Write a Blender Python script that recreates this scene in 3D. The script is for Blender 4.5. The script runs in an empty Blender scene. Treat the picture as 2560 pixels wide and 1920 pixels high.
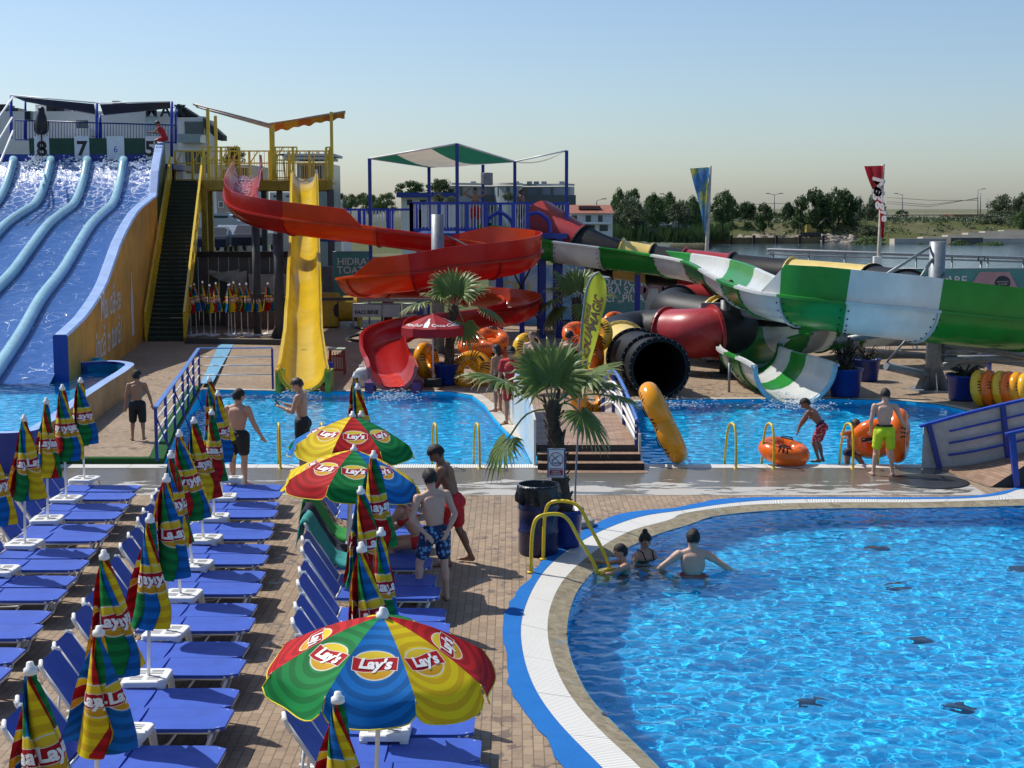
import bpy, bmesh, math, random
import numpy as np
from mathutils import Vector, Matrix
from mathutils.geometry import delaunay_2d_cdt
random.seed(7)
RNG = np.random.default_rng(7)
scene = bpy.context.scene
COL = scene.collection
R = math.radians
PI = math.pi
# ------------------------------------------------------------------ camera model (photograph is 2560 x 1920)
F, HC, VH = 3600.0, 5.0, 525.0
PITCH = math.atan((960 - VH) / F)
_fw = Vector((0, math.cos(PITCH), -math.sin(PITCH)))
_up = Vector((0, math.sin(PITCH), math.cos(PITCH)))
CAM = Vector((0, 0, HC))
def ray(u, v):
    return Vector((1, 0, 0)) * ((u - 1280) / F) + _up * ((960 - v) / F) + _fw
def G(u, v, z=0.0):
    d = ray(u, v); return CAM + d * ((z - HC) / d.z)
def P(u, v, Y):
    d = ray(u, v); return CAM + d * (Y / d.y)
CR = {1: (0, 200, 2.572), 2: (560, 330, 2.572), 3: (1200, 330, 2.572), 4: (1700, 380, 2.572), 5: (0, 800, 2.572),
      6: (0, 1275, 2.572), 7: (560, 1275, 2.572), 8: (660, 900, 2.572), 9: (1160, 780, 3.95), 10: (1700, 880, 2.572),
      11: (1260, 1275, 2.572), 12: (1400, 1275, 4.608), 13: (1860, 940, 4.608), 14: (820, 420, 3.072), 15: (0, 230, 3.95),
      16: (800, 620, 2.633), 0: (0, 0, 0.8641)}
def C(k, x, y):
    a = CR[k]; return a[0] + x / a[2], a[1] + y / a[2]
def CG(k, x, y, z=0.0): return G(*C(k, x, y), z)
def CP(k, x, y, Y): return P(*C(k, x, y), Y)

# ------------------------------------------------------------------ objects
def tag(o, label=None, cat=None, group=None, kind=None):
    if label: o['label'] = label
    if cat: o['category'] = cat
    if group: o['group'] = group
    if kind: o['kind'] = kind
    return o
def thing(name, label, cat, loc=(0, 0, 0), rotz=0.0, group=None):
    o = bpy.data.objects.new(name, None); COL.objects.link(o)
    o.empty_display_size = 0.2
    o.location = loc; o.rotation_euler = (0, 0, rotz)
    return tag(o, label, cat, group)
def copy_tree(o, parent=None):
    c = o.copy(); COL.objects.link(c)
    if parent: c.parent = parent
    for ch in o.children: copy_tree(ch, c)
    return c
def dup(root, loc, rotz=None, label=None, group=None, scale=None):
    c = copy_tree(root); c.location = loc
    if rotz is not None: c.rotation_euler = (0, 0, rotz)
    if label: c['label'] = label
    if group: c['group'] = group
    if scale: c.scale = (scale,) * 3
    return c
ORD = ['first', 'second', 'third', 'fourth', 'fifth', 'sixth', 'seventh', 'eighth', 'ninth', 'tenth', 'eleventh', 'twelfth',
       'thirteenth', 'fourteenth', 'fifteenth', 'sixteenth', 'seventeenth', 'eighteenth', 'nineteenth', 'twentieth',
       'twenty-first', 'twenty-second', 'twenty-third', 'twenty-fourth']

class MB:
    """collects faces; build() links them as one mesh object"""
    def __init__(s): s.v = []; s.f = []; s.m = []; s.s = []; s.uv = {}
    def vert(s, p): s.v.append(tuple(p)); return len(s.v) - 1
    def face(s, idx, m=0, smooth=False, uv=None):
        s.f.append(tuple(idx)); s.m.append(m); s.s.append(smooth)
        if uv is not None: s.uv[len(s.f) - 1] = uv
    def poly(s, pts, m=0, smooth=False, uv=None):
        s.face([s.vert(p) for p in pts], m, smooth, uv)
    def box(s, c, d, m=0, rot=None):
        c = Vector(c); i = len(s.v)
        for dx in (-.5, .5):
            for dy in (-.5, .5):
                for dz in (-.5, .5):
                    q = Vector((dx * d[0], dy * d[1], dz * d[2]))
                    if rot is not None: q = rot @ q
                    s.v.append(tuple(c + q))
        for q in ((0, 1, 3, 2), (4, 6, 7, 5), (0, 4, 5, 1), (2, 3, 7, 6), (0, 2, 6, 4), (1, 5, 7, 3)):
            s.face([i + k for k in q], m)
    def beam(s, p, q, w, h, m=0, up=(0, 0, 1)):
        p = Vector(p); q = Vector(q); d = q - p; L = d.length
        if L < 1e-6: return
        x = d / L; u = Vector(up)
        if abs(x.dot(u)) > .98: u = Vector((0, 1, 0)) if abs(x.y) < .9 else Vector((1, 0, 0))
        y = u.cross(x).normalized(); z = x.cross(y)
        s.box((p + q) / 2, (L, w, h), m, Matrix((x, y, z)).transposed())
    def rings(s, rings, m=0, smooth=True, closed=True, cap0=False, cap1=False, mats=None, uv=None):
        base = [];
        for r in rings: base.append([s.vert(p) for p in r])
        n = len(rings[0])
        for i in range(len(rings) - 1):
            for j in range(n if closed else n - 1):
                k = (j + 1) % n
                mm = m if mats is None else mats(i, j)
                if mm is None: continue
                s.face((base[i][j], base[i][k], base[i + 1][k], base[i + 1][j]), mm, smooth,
                       None if uv is None else (uv(i, j), uv(i, j + 1), uv(i + 1, j + 1), uv(i + 1, j)))
        if cap0: s.face(base[0][::-1], m if mats is None else mats(0, 0))
        if cap1: s.face(base[-1], m if mats is None else mats(len(rings) - 2, 0))
        return base
    def tube(s, pts, r, n=8, m=0, caps=True, smooth=True):
        pts = [Vector(p) for p in pts]
        fr = frames(pts)
        rr = r if hasattr(r, '__len__') else [r] * len(pts)
        rings = []
        for (t, a, b), p, q in zip(fr, pts, rr):
            rings.append([p + (a * math.cos(2 * PI * k / n) + b * math.sin(2 * PI * k / n)) * q for k in range(n)])
        s.rings(rings, m, smooth, True, caps, caps)
    def cyl(s, p, q, r, n=10, m=0): s.tube([p, q], r, n, m)
    def lathe(s, prof, n=24, m=0, c=(0, 0, 0), smooth=True, cap0=False, cap1=False):
        c = Vector(c)
        s.rings([[c + Vector((r * math.cos(2 * PI * k / n), r * math.sin(2 * PI * k / n), z)) for k in range(n)] for r, z in prof],
                m, smooth, True, cap0, cap1)
    def ball(s, c, r, n=12, m=0, sc=(1, 1, 1), rot=None):
        c = Vector(c); rings = []
        for i in range(n // 2 + 1):
            th = PI * i / (n // 2)
            rg = []
            for k in range(n):
                q = Vector((math.sin(th) * math.cos(2 * PI * k / n) * sc[0], math.sin(th) * math.sin(2 * PI * k / n) * sc[1], -math.cos(th) * sc[2])) * r
                if rot is not None: q = rot @ q
                rg.append(c + q)
            rings.append(rg)
        s.rings(rings, m)
    def torus(s, c, R0, r, n=36, k=14, m=0, rot=None, uv=False):
        c = Vector(c); rings = []
        for i in range(n + 1):
            a = 2 * PI * i / n; rg = []
            for j in range(k):
                b = 2 * PI * j / k
                q = Vector(((R0 + r * math.cos(b)) * math.cos(a), (R0 + r * math.cos(b)) * math.sin(a), r * math.sin(b)))
                if rot is not None: q = rot @ q
                rg.append(c + q)
            rings.append(rg)
        s.rings(rings, m, True, True, uv=(lambda i, j: (i / n, j / k)) if uv else None)
    def text(s, txt, size, mfn, m=0, depth=None, align='CENTER', shear=0.0, offset=0.0, cut=None, space=1.0, smooth=False):
        """lettering as flat faces mapped by mfn(x, y) -> point"""
        vs, fs = text_mesh(txt, size, align, shear, offset, cut, space)
        i = len(s.v)
        for p in vs: s.v.append(tuple(mfn(p[0], p[1])))
        for f in fs: s.face([i + k for k in f], m, smooth)
    def build(s, name, mats, parent=None, world=True, bevel=0, label=None, cat=None, group=None, kind=None, clean=False):
        me = bpy.data.meshes.new(name)
        off = Vector((0, 0, 0))
        if parent is not None and world:
            q = parent
            while q is not None: off += q.location; q = q.parent
        vs = [(a[0] - off.x, a[1] - off.y, a[2] - off.z) for a in s.v]
        me.from_pydata(vs, [], s.f)
        if not isinstance(mats, (list, tuple)): mats = [mats]
        for m in mats: me.materials.append(m)
        me.polygons.foreach_set('material_index', s.m)
        me.polygons.foreach_set('use_smooth', s.s)
        if s.uv:
            L = me.uv_layers.new(name='UVMap')
            for fi, uv in s.uv.items():
                for li, c in zip(me.polygons[fi].loop_indices, uv): L.data[li].uv = c
        me.validate()
        if clean:
            b = bmesh.new(); b.from_mesh(me); bmesh.ops.remove_doubles(b, verts=b.verts, dist=1e-4)
            bmesh.ops.recalc_face_normals(b, faces=b.faces); b.to_mesh(me); b.free()
        me.update()
        o = bpy.data.objects.new(name, me); COL.objects.link(o)
        if parent is not None: o.parent = parent
        if bevel:
            md = o.modifiers.new('bevel', 'BEVEL'); md.width = bevel; md.segments = 2; md.limit_method = 'ANGLE'; md.angle_limit = R(40)
        return tag(o, label, cat, group, kind)

def frames(pts, up0=Vector((0, 0, 1))):
    out = []; n = len(pts); prev = None
    for i in range(n):
        t = (pts[min(i + 1, n - 1)] - pts[max(i - 1, 0)])
        t = t.normalized() if t.length > 1e-9 else Vector((0, 0, 1))
        if prev is None:
            u = up0 if abs(t.dot(up0)) < .95 else Vector((0, 1, 0))
            a = u.cross(t).normalized()
        else:
            a = (prev - t * prev.dot(t))
            a = a.normalized() if a.length > 1e-6 else Vector((1, 0, 0))
        b = t.cross(a); out.append((t, a, b)); prev = a
    return out
def frames_up(pts):
    """frames whose side vector stays level (for channels)"""
    out = []; n = len(pts)
    for i in range(n):
        t = (pts[min(i + 1, n - 1)] - pts[max(i - 1, 0)]).normalized()
        a = t.cross(Vector((0, 0, 1))).normalized()      # to the right of travel
        b = a.cross(t); out.append((t, a, b))
    return out
def spline(pts, n=8, closed=False):
    """Catmull-Rom through pts"""
    pts = [Vector(p) for p in pts]; out = []; m = len(pts)
    segs = m if closed else m - 1
    for i in range(segs):
        if closed: p0, p1, p2, p3 = pts[(i - 1) % m], pts[i], pts[(i + 1) % m], pts[(i + 2) % m]
        else:
            p1, p2 = pts[i], pts[i + 1]
            p0 = pts[i - 1] if i > 0 else p1 * 2 - p2
            p3 = pts[i + 2] if i + 2 < m else p2 * 2 - p1
        # centripetal parametrisation avoids loops where points are unevenly spaced
        t0 = 0.0; t1 = t0 + max((p1 - p0).length, 1e-6) ** .5; t2 = t1 + max((p2 - p1).length, 1e-6) ** .5; t3 = t2 + max((p3 - p2).length, 1e-6) ** .5
        for k in range(n):
            t = t1 + (t2 - t1) * k / n
            A1 = p0 * ((t1 - t) / (t1 - t0)) + p1 * ((t - t0) / (t1 - t0))
            A2 = p1 * ((t2 - t) / (t2 - t1)) + p2 * ((t - t1) / (t2 - t1))
            A3 = p2 * ((t3 - t) / (t3 - t2)) + p3 * ((t - t2) / (t3 - t2))
            B1 = A1 * ((t2 - t) / (t2 - t0)) + A2 * ((t - t0) / (t2 - t0))
            B2 = A2 * ((t3 - t) / (t3 - t1)) + A3 * ((t - t1) / (t3 - t1))
            out.append(B1 * ((t2 - t) / (t2 - t1)) + B2 * ((t - t1) / (t2 - t1)))
    if not closed: out.append(pts[-1])
    return out
def resample(pts, step):
    L = [0.0]
    for a, b in zip(pts, pts[1:]): L.append(L[-1] + (b - a).length)
    n = max(2, int(round(L[-1] / step))); out = []; j = 0
    for i in range(n + 1):
        d = L[-1] * i / n
        while j < len(L) - 2 and L[j + 1] < d: j += 1
        k = (d - L[j]) / max(L[j + 1] - L[j], 1e-9)
        out.append(pts[j].lerp(pts[j + 1], min(max(k, 0), 1)))
    return out
def inpoly(x, y, poly):
    c = False; j = len(poly) - 1
    for i in range(len(poly)):
        xi, yi = poly[i][0], poly[i][1]; xj, yj = poly[j][0], poly[j][1]
        if (yi > y) != (yj > y) and x < (xj - xi) * (y - yi) / (yj - yi) + xi: c = not c
        j = i
    return c
def offset_poly(poly, d):
    """offset a closed xy loop by d along its normals (positive: away from the left side)"""
    n = len(poly); out = []
    for i in range(n):
        a = poly[i - 1]; b = poly[(i + 1) % n]
        t = Vector((b[0] - a[0], b[1] - a[1])); t.normalize()
        out.append((poly[i][0] + t.y * d, poly[i][1] - t.x * d))
    return out

_TXT = {}
def text_mesh(txt, size, align='CENTER', shear=0.0, offset=0.0, cut=None, space=1.0):
    key = (txt, size, align, shear, offset, cut, space)
    if key in _TXT: return _TXT[key]
    cu = bpy.data.curves.new('lettering', 'FONT'); cu.body = txt; cu.size = size; cu.align_x = align; cu.align_y = 'CENTER'
    cu.shear = shear; cu.offset = offset; cu.space_character = space; cu.resolution_u = 3; cu.fill_mode = 'FRONT'
    o = bpy.data.objects.new('lettering', cu); COL.objects.link(o)
    dg = bpy.context.evaluated_depsgraph_get(); dg.update()
    me = bpy.data.meshes.new_from_object(o.evaluated_get(dg))
    b = bmesh.new(); b.from_mesh(me)
    bmesh.ops.triangulate(b, faces=b.faces)
    if cut:
        xs = [v.co.x for v in b.verts]; ys = [v.co.y for v in b.verts]
        for ax, lo, hi in ((0, min(xs), max(xs)), (1, min(ys), max(ys))):
            k = math.floor(lo / cut) + 1
            while k * cut < hi:
                no = (1, 0, 0) if ax == 0 else (0, 1, 0); co = (k * cut, 0, 0) if ax == 0 else (0, k * cut, 0)
                bmesh.ops.bisect_plane(b, geom=b.verts[:] + b.edges[:] + b.faces[:], plane_co=co, plane_no=no); k += 1
    b.verts.index_update()
    r = ([(v.co.x, v.co.y) for v in b.verts], [[v.index for v in f.verts] for f in b.faces])
    b.free(); bpy.data.objects.remove(o); bpy.data.curves.remove(cu); bpy.data.meshes.remove(me)
    _TXT[key] = r
    return r

# ------------------------------------------------------------------ materials
class NT:
    def __init__(s, name):
        s.mat = bpy.data.materials.new(name); s.mat.use_nodes = True
        s.t = s.mat.node_tree; s.t.nodes.clear()
        s.out = s.t.nodes.new('ShaderNodeOutputMaterial')
    def n(s, typ, **kw):
        x = s.t.nodes.new('ShaderNode' + typ)
        for k, v in kw.items():
            if k.startswith('i_'):
                key = k[2:].replace('_', ' ')
                x.inputs[key].default_value = v
            else: setattr(x, k, v)
        return x
    def l(s, a, b): s.t.links.new(a, b)
    def math(s, op, a, b=None, c=None, clamp=False):
        x = s.t.nodes.new('ShaderNodeMath'); x.operation = op; x.use_clamp = clamp
        for i, q in enumerate((a, b, c)):
            if q is None: continue
            if isinstance(q, (int, float)): x.inputs[i].default_value = q
            else: s.l(q, x.inputs[i])
        return x.outputs[0]
    def mix(s, fac, a, b, mode='MIX'):
        x = s.t.nodes.new('ShaderNodeMix'); x.data_type = 'RGBA'; x.blend_type = mode
        for i, q in ((0, fac), (6, a), (7, b)):
            if isinstance(q, (int, float)): x.inputs[i].default_value = q
            elif isinstance(q, (tuple, list)): x.inputs[i].default_value = (*q[:3], 1)
            else: s.l(q, x.inputs[i])
        return x.outputs[2]
    def ramp(s, fac, stops, interp='LINEAR'):
        x = s.t.nodes.new('ShaderNodeValToRGB'); x.color_ramp.interpolation = interp
        e = x.color_ramp.elements
        while len(e) < len(stops): e.new(0.5)
        for k, (p, c) in enumerate(stops):
            e[k].position = p; e[k].color = (*c, 1) if len(c) == 3 else c
        s.l(fac, x.inputs[0]); return x.outputs[0]
    def coord(s, kind='Object', scale=None, rot=None):
        x = s.n('TexCoord').outputs[kind]
        if scale is not None or rot is not None:
            m = s.n('Mapping'); s.l(x, m.inputs[0])
            if scale is not None: m.inputs['Scale'].default_value = scale if hasattr(scale, '__len__') else (scale,) * 3
            if rot is not None: m.inputs['Rotation'].default_value = rot
            x = m.outputs[0]
        return x
    def pos(s): return s.n('NewGeometry').outputs['Position']
    def noise(s, vec, scale, detail=4, rough=.6, dist=0):
        x = s.n('TexNoise', i_Scale=scale, i_Detail=detail, i_Roughness=rough, i_Distortion=dist); s.l(vec, x.inputs['Vector'])
        return x.outputs['Fac']
    def bsdf(s, col, rough=.5, metal=0, spec=.5, normal=None, **kw):
        b = s.n('BsdfPrincipled')
        for k, q in (('Base Color', col), ('Roughness', rough), ('Metallic', metal), ('Specular IOR Level', spec)):
            if isinstance(q, (int, float)): b.inputs[k].default_value = q
            elif isinstance(q, (tuple, list)): b.inputs[k].default_value = (*q[:3], 1)
            else: s.l(q, b.inputs[k])
        for k, q in kw.items():
            k = k.replace('_', ' ')
            if isinstance(q, (int, float)): b.inputs[k].default_value = q
            elif isinstance(q, (tuple, list)): b.inputs[k].default_value = (*q[:3], 1)
            else: s.l(q, b.inputs[k])
        if normal is not None: s.l(normal, b.inputs['Normal'])
        s.l(b.outputs[0], s.out.inputs[0]); s.b = b
        return b
    def bump(s, h, strength=.3, dist=.02):
        x = s.n('Bump'); x.inputs['Strength'].default_value = strength; x.inputs['Distance'].default_value = dist
        s.l(h, x.inputs['Height']); return x.outputs[0]

def sc(c, k): return tuple(min(1, max(0, q * k)) for q in c)
def M(name, col, rough=.5, metal=0, var=.12, scale=6, bump=0, bscale=60, spec=.5, dirt=0, dirtcol=(.12, .1, .08), coat=0, bdist=.01, rvar=.12, **kw):
    t = NT(name); v = t.coord('Object')
    n1 = t.noise(v, scale, 5)
    f = t.ramp(n1, [(.3, (0, 0, 0)), (.7, (1, 1, 1))])
    c = t.mix(f, sc(col, 1 - var), sc(col, 1 + var))
    if dirt:
        n2 = t.noise(v, scale * 2.3, 6, .7, .6)
        g = t.ramp(n2, [(.52, (0, 0, 0)), (.78, (1, 1, 1))])
        c = t.mix(t.math('MULTIPLY', g, dirt), c, dirtcol)
    rg = t.math('ADD', t.math('MULTIPLY', t.math('SUBTRACT', t.noise(v, scale * 3, 3), .5), rvar * 2), rough, clamp=True)
    nm = t.bump(t.noise(v, bscale, 5), bump, bdist) if bump else None
    t.bsdf(c, rg, metal, spec, nm, **({'Coat_Weight': coat} if coat else {}), **kw)
    return t.mat

def rot(ax=0, ay=0, az=0): return (Matrix.Rotation(R(az), 3, 'Z') @ Matrix.Rotation(R(ay), 3, 'Y') @ Matrix.Rotation(R(ax), 3, 'X'))
# ------------------------------------------------------------------ camera, sun, sky
cd = bpy.data.cameras.new('camera'); cam = bpy.data.objects.new('camera', cd); COL.objects.link(cam)
cam.location = CAM; cam.rotation_euler = (PI / 2 - PITCH, 0, 0)
cd.sensor_fit = 'HORIZONTAL'; cd.sensor_width = 36; cd.lens = 36 * F / 2560; cd.clip_end = 20000; cd.clip_start = .1
scene.camera = cam
SHADOW = Vector((.68, -.44, -1.0)).normalized()
sl = bpy.data.lights.new('sun', 'SUN'); sun = bpy.data.objects.new('sun', sl); COL.objects.link(sun)
sl.energy = 3.9; sl.angle = R(.53); sl.color = (1, .955, .88)
sun.rotation_euler = SHADOW.to_track_quat('-Z', 'Y').to_euler()
sun.location = (-30, 30, 60)
SUN_EL = math.asin(-SHADOW.z); SUN_AZ = math.atan2(-SHADOW.x, -SHADOW.y)      # azimuth from +Y towards +X
w = bpy.data.worlds.new('World'); scene.world = w; w.use_nodes = True
wt = w.node_tree; wt.nodes.clear()
sky = wt.nodes.new('ShaderNodeTexSky'); sky.sky_type = 'NISHITA'; sky.sun_disc = False
sky.sun_elevation = SUN_EL; sky.sun_rotation = SUN_AZ
sky.altitude = 0; sky.air_density = .95; sky.dust_density = 1.0; sky.ozone_density = 4.5
bg = wt.nodes.new('ShaderNodeBackground'); bg.inputs[1].default_value = .105
wo = wt.nodes.new('ShaderNodeOutputWorld'); wt.links.new(sky.outputs[0], bg.inputs[0]); wt.links.new(bg.outputs[0], wo.inputs[0])
vs = scene.view_settings; vs.view_transform = 'Standard'; vs.look = 'None'; vs.exposure = .3; vs.gamma = 1; vs.use_curve_mapping = False
cy = scene.cycles
cy.use_denoising = True
try: cy.denoiser = 'OPENIMAGEDENOISE'; cy.denoising_input_passes = 'RGB_ALBEDO_NORMAL'; cy.denoising_prefilter = 'ACCURATE'
except Exception: pass
cy.max_bounces = 8; cy.transparent_max_bounces = 16; cy.transmission_bounces = 6; cy.diffuse_bounces = 3; cy.glossy_bounces = 4
cy.sample_clamp_indirect = 6
cy.use_adaptive_sampling = True; cy.adaptive_threshold = .02
scene.render.film_transparent = False
# ------------------------------------------------------------------ shared materials
def brick_mat():
    t = NT('brick_paving'); p = t.pos()
    mp = t.n('Mapping'); mp.inputs['Rotation'].default_value = (0, 0, PI / 2); t.l(p, mp.inputs[0])
    b = t.n('TexBrick', i_Scale=1.0, i_Mortar_Size=.006, i_Brick_Width=.2, i_Row_Height=.1, i_Bias=0.0, i_Mortar_Smooth=.2)
    b.inputs['Color1'].default_value = (.26, .19, .125, 1); b.inputs['Color2'].default_value = (.345, .257, .172, 1)
    b.inputs['Mortar'].default_value = (.15, .115, .085, 1); t.l(mp.outputs[0], b.inputs['Vector'])
    big = t.noise(p, .35, 5, .6); c = t.mix(t.ramp(big, [(.3, (0, 0, 0)), (.72, (1, 1, 1))]), (.86, .84, .82), (1.14, 1.12, 1.1))
    col = t.mix(1.0, b.outputs['Color'], c, 'MULTIPLY')
    # pinkish wear and grit
    fine = t.noise(p, 28, 4); col = t.mix(t.math('MULTIPLY', t.ramp(fine, [(.45, (0, 0, 0)), (.7, (1, 1, 1))]), .22), col, (.42, .33, .26))
    # splashes and wet footprints
    wn = t.noise(p, 5.5, 3, .55, .8); wb = t.noise(p, .5, 3, .5)
    wet = t.math('MULTIPLY', t.ramp(wn, [(.56, (0, 0, 0)), (.6, (1, 1, 1))]), t.ramp(wb, [(.43, (0, 0, 0)), (.54, (1, 1, 1))]))
    col = t.mix(t.math('MULTIPLY', wet, .6), col, (.10, .065, .042))
    rg = t.mix(wet, (.78,) * 3, (.35,) * 3)
    h = t.math('ADD', t.math('MULTIPLY', b.outputs['Fac'], -1.0), t.math('MULTIPLY', fine, .3))
    t.bsdf(col, rg, 0, .35, t.bump(h, .5, .006)); return t.mat
def concrete_mat():
    t = NT('wet_concrete'); p = t.pos()
    mp = t.n('Mapping'); mp.inputs['Scale'].default_value = (.7, 2.0, 1); t.l(p, mp.inputs[0]); q = mp.outputs[0]
    n1 = t.noise(q, 1.3, 7, .66, .6); sep = t.n('SeparateXYZ'); t.l(p, sep.inputs[0])
    # wetter towards the overflow grating (far side) where bathers climb out
    g = t.math('MULTIPLY', t.math('SUBTRACT', sep.outputs['Y'], 25.7), .13)
    wet = t.ramp(t.math('ADD', n1, g), [(.47, (0, 0, 0)), (.5, (1, 1, 1))])
    fine = t.noise(p, 30, 5); dry = t.mix(fine, (.36, .345, .31), (.47, .455, .42)); wc = t.mix(t.noise(q, 1.4, 4), (.11, .10, .082), (.19, .175, .145))
    col = t.mix(wet, dry, wc); rg = t.mix(wet, (.8,) * 3, (.2,) * 3)
    t.bsdf(col, rg, 0, .32, t.bump(t.noise(p, 3.0, 5), t.math('MULTIPLY', wet, .0) if False else .12, .01)); return t.mat
MAT_BRICK = brick_mat(); MAT_CONC = concrete_mat()
def pool_floor_mat():
    t = NT('pool_paint'); p = t.pos()
    n = t.noise(p, .8, 5); c = t.mix(n, (.012, .46, .80), (.020, .54, .86))
    c = t.mix(t.math('MULTIPLY', t.ramp(t.noise(p, 4, 5, .7), [(.62, (0, 0, 0)), (.75, (1, 1, 1))]), .25), c, (.03, .25, .6))
    t.bsdf(c, .6, 0, .2); return t.mat
MAT_POOL = pool_floor_mat()
def water_mat(name='water', col=(.90, .985, 1.0)):
    t = NT(name); b = t.n('BsdfPrincipled'); b.inputs['Base Color'].default_value = (*col, 1); b.inputs['Roughness'].default_value = 0
    b.inputs['IOR'].default_value = 1.33; b.inputs['Transmission Weight'].default_value = 1
    t.l(b.outputs[0], t.out.inputs[0]); return t.mat
MAT_WATER = water_mat()
def foam_mat():
    t = NT('white_foam'); v = t.coord('Object'); n = t.noise(v, 22, 5, .7)
    t.bsdf(t.mix(n, (.72, .8, .86), (.9, .93, .95)), .35, 0, .5, t.bump(n, .6, .03)); return t.mat
MAT_FOAM = foam_mat()
def grating_mat():
    t = NT('white_grating'); uv = t.n('UVMap').outputs[0]; s = t.n('SeparateXYZ'); t.l(uv, s.inputs[0])
    w = t.math('FRACT', t.math('MULTIPLY', s.outputs['X'], 22.0)); slot = t.ramp(w, [(.30, (0, 0, 0)), (.36, (1, 1, 1))], 'LINEAR')
    pan = t.math('FRACT', t.math('MULTIPLY', s.outputs['X'], .8)); joint = t.ramp(pan, [(.985, (1, 1, 1)), (.99, (0, 0, 0))])
    p = t.pos(); d = t.noise(p, 2.0, 5)
    base = t.mix(d, (.70, .69, .64), (.82, .81, .77)); c = t.mix(slot, (.40, .39, .35), base); c = t.mix(joint, (.35, .34, .3), c)
    t.bsdf(c, .45, 0, .4, t.bump(slot, .6, .008)); return t.mat
MAT_GRATE = grating_mat()
def stone_mat():
    t = NT('weathered_stone_rim'); p = t.pos()
    n = t.noise(p, 6.5, 8, .74, .8); c = t.ramp(n, [(.25, (.10, .085, .055)), (.45, (.24, .20, .13)), (.6, (.33, .285, .19)), (.75, (.40, .36, .26))])
    b = t.ramp(t.noise(p, 1.7, 5, .7, 1), [(.6, (0, 0, 0)), (.7, (1, 1, 1))]); c = t.mix(t.math('MULTIPLY', b, .5), c, (.12, .26, .36))
    t.bsdf(c, .75, 0, .3, t.bump(t.noise(p, 18, 6), .5, .02)); return t.mat
MAT_STONE = stone_mat()
def carpet_mat(name, c1, c2):
    t = NT(name); p = t.pos(); f = t.noise(p, 60, 4, .7); g = t.noise(p, 2.5, 5, .65)
    c = t.mix(t.math('ADD', t.math('MULTIPLY', f, .5), t.math('MULTIPLY', g, .5)), c1, c2)
    t.bsdf(c, .95, 0, .1, t.bump(f, .8, .012)); return t.mat
MAT_BLUECARPET = carpet_mat('blue_pool_matting', (.010, .10, .36), (.035, .22, .60))
MAT_GREENCARPET = carpet_mat('green_matting', (.014, .055, .018), (.035, .12, .04))
BLUE = (.008, .045, .42); NAVY = (.012, .03, .20)
MAT_BLUEPAINT = M('blue_paint', (.012, .05, .42), .35, var=.15, dirt=.25, dirtcol=(.03, .04, .12))
MAT_NAVYPAINT = M('navy_paint', (.010, .035, .26), .4, var=.15)
MAT_WHITEPAINT = M('white_paint', (.78, .78, .76), .4, var=.05, dirt=.12, dirtcol=(.4, .38, .32))
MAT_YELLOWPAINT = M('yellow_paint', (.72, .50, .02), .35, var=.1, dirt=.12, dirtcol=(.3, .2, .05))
MAT_GALV = M('galvanised_steel', (.24, .26, .28), .5, .35, var=.22, scale=12, bump=.05)
MAT_BLACK = M('black_plastic', (.012, .012, .014), .4, var=.2)
MAT_DARK = M('dark_grey_matte', (.03, .032, .035), .8)  # plain dark grey for grilles, bolt heads, bases and the underpass shadow wall
MAT_WHITEPLASTIC = M('white_plastic', (.80, .80, .78), .35, var=.03, dirt=.06, dirtcol=(.5, .48, .42))

# ------------------------------------------------------------------ pools
def pts(k, *a): return [CG(k, x, y) for x, y in a]
near_in = pts(11, (1120, 1760), (1035, 1659), (880, 1500), (700, 1330), (560, 1180), (470, 1020), (420, 880), (405, 760), (420, 640), (470, 500), (560, 390), (700, 270), (860, 190), (1000, 130), (1200, 70)) \
    + pts(10, (200, 1040), (500, 1005), (800, 990), (1100, 985), (1400, 985), (2212, 968))
near_mid = pts(11, (970, 1760), (875, 1659), (600, 1400), (430, 1200), (320, 980), (280, 780), (300, 620), (370, 470), (480, 350), (640, 230), (830, 130), (1080, 60)) \
    + pts(10, (0, 1045), (400, 988), (800, 972), (1100, 968), (1500, 968), (2212, 946))
near_out = pts(11, (730, 1760), (630, 1659), (350, 1370), (215, 1180), (140, 1000), (108, 800), (120, 680), (190, 500), (290, 360), (440, 240), (640, 130), (900, 40)) \
    + pts(10, (0, 1022), (300, 977), (600, 953), (1000, 947), (1500, 949), (1900, 940), (2090, 915), (2212, 880))
near_car = pts(11, (480, 1760), (380, 1659), (190, 1380), (30, 1150), (0, 980), (0, 900), (4, 700), (40, 590), (170, 420), (300, 290), (430, 190), (600, 90), (800, 20)) \
    + pts(10, (0, 1000), (240, 952), (600, 936), (1500, 938), (1900, 925), (2130, 890), (2212, 862))
def ext(l, ye):     # carry a rim curve on outside the frame, below and to the right
    a = l[0]; l = [Vector((a.x + 1.2, a.y - 2.2, 0)), Vector((a.x + .5, a.y - 1.0, 0))] + l
    return l + [Vector((l[-1].x + 6, l[-1].y + ye, 0)), Vector((l[-1].x + 16, l[-1].y + ye + 1, 0))]
def smooth_curve(l, n=160): return (lambda q: [q[int(round(i * (len(q) - 1) / n))] for i in range(n + 1)])(resample(spline(l, 6), .05))
NEAR = [smooth_curve(ext(l, y)) for l, y in ((near_in, 1.2), (near_mid, 1.25), (near_out, 1.3), (near_car, 1.35))]
near_poly = [(p.x, p.y) for p in NEAR[0]] + [(30, NEAR[0][-1].y), (30, 5.0), (NEAR[0][0].x, 5.0)]
mid_px = [(404, 1168), (1340, 1165), (1620, 1166), (2353, 1172)]
mid_front_y = 28.05
left_edge = [G(404, 1166), G(440, 1090), G(505, 973)]
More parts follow.
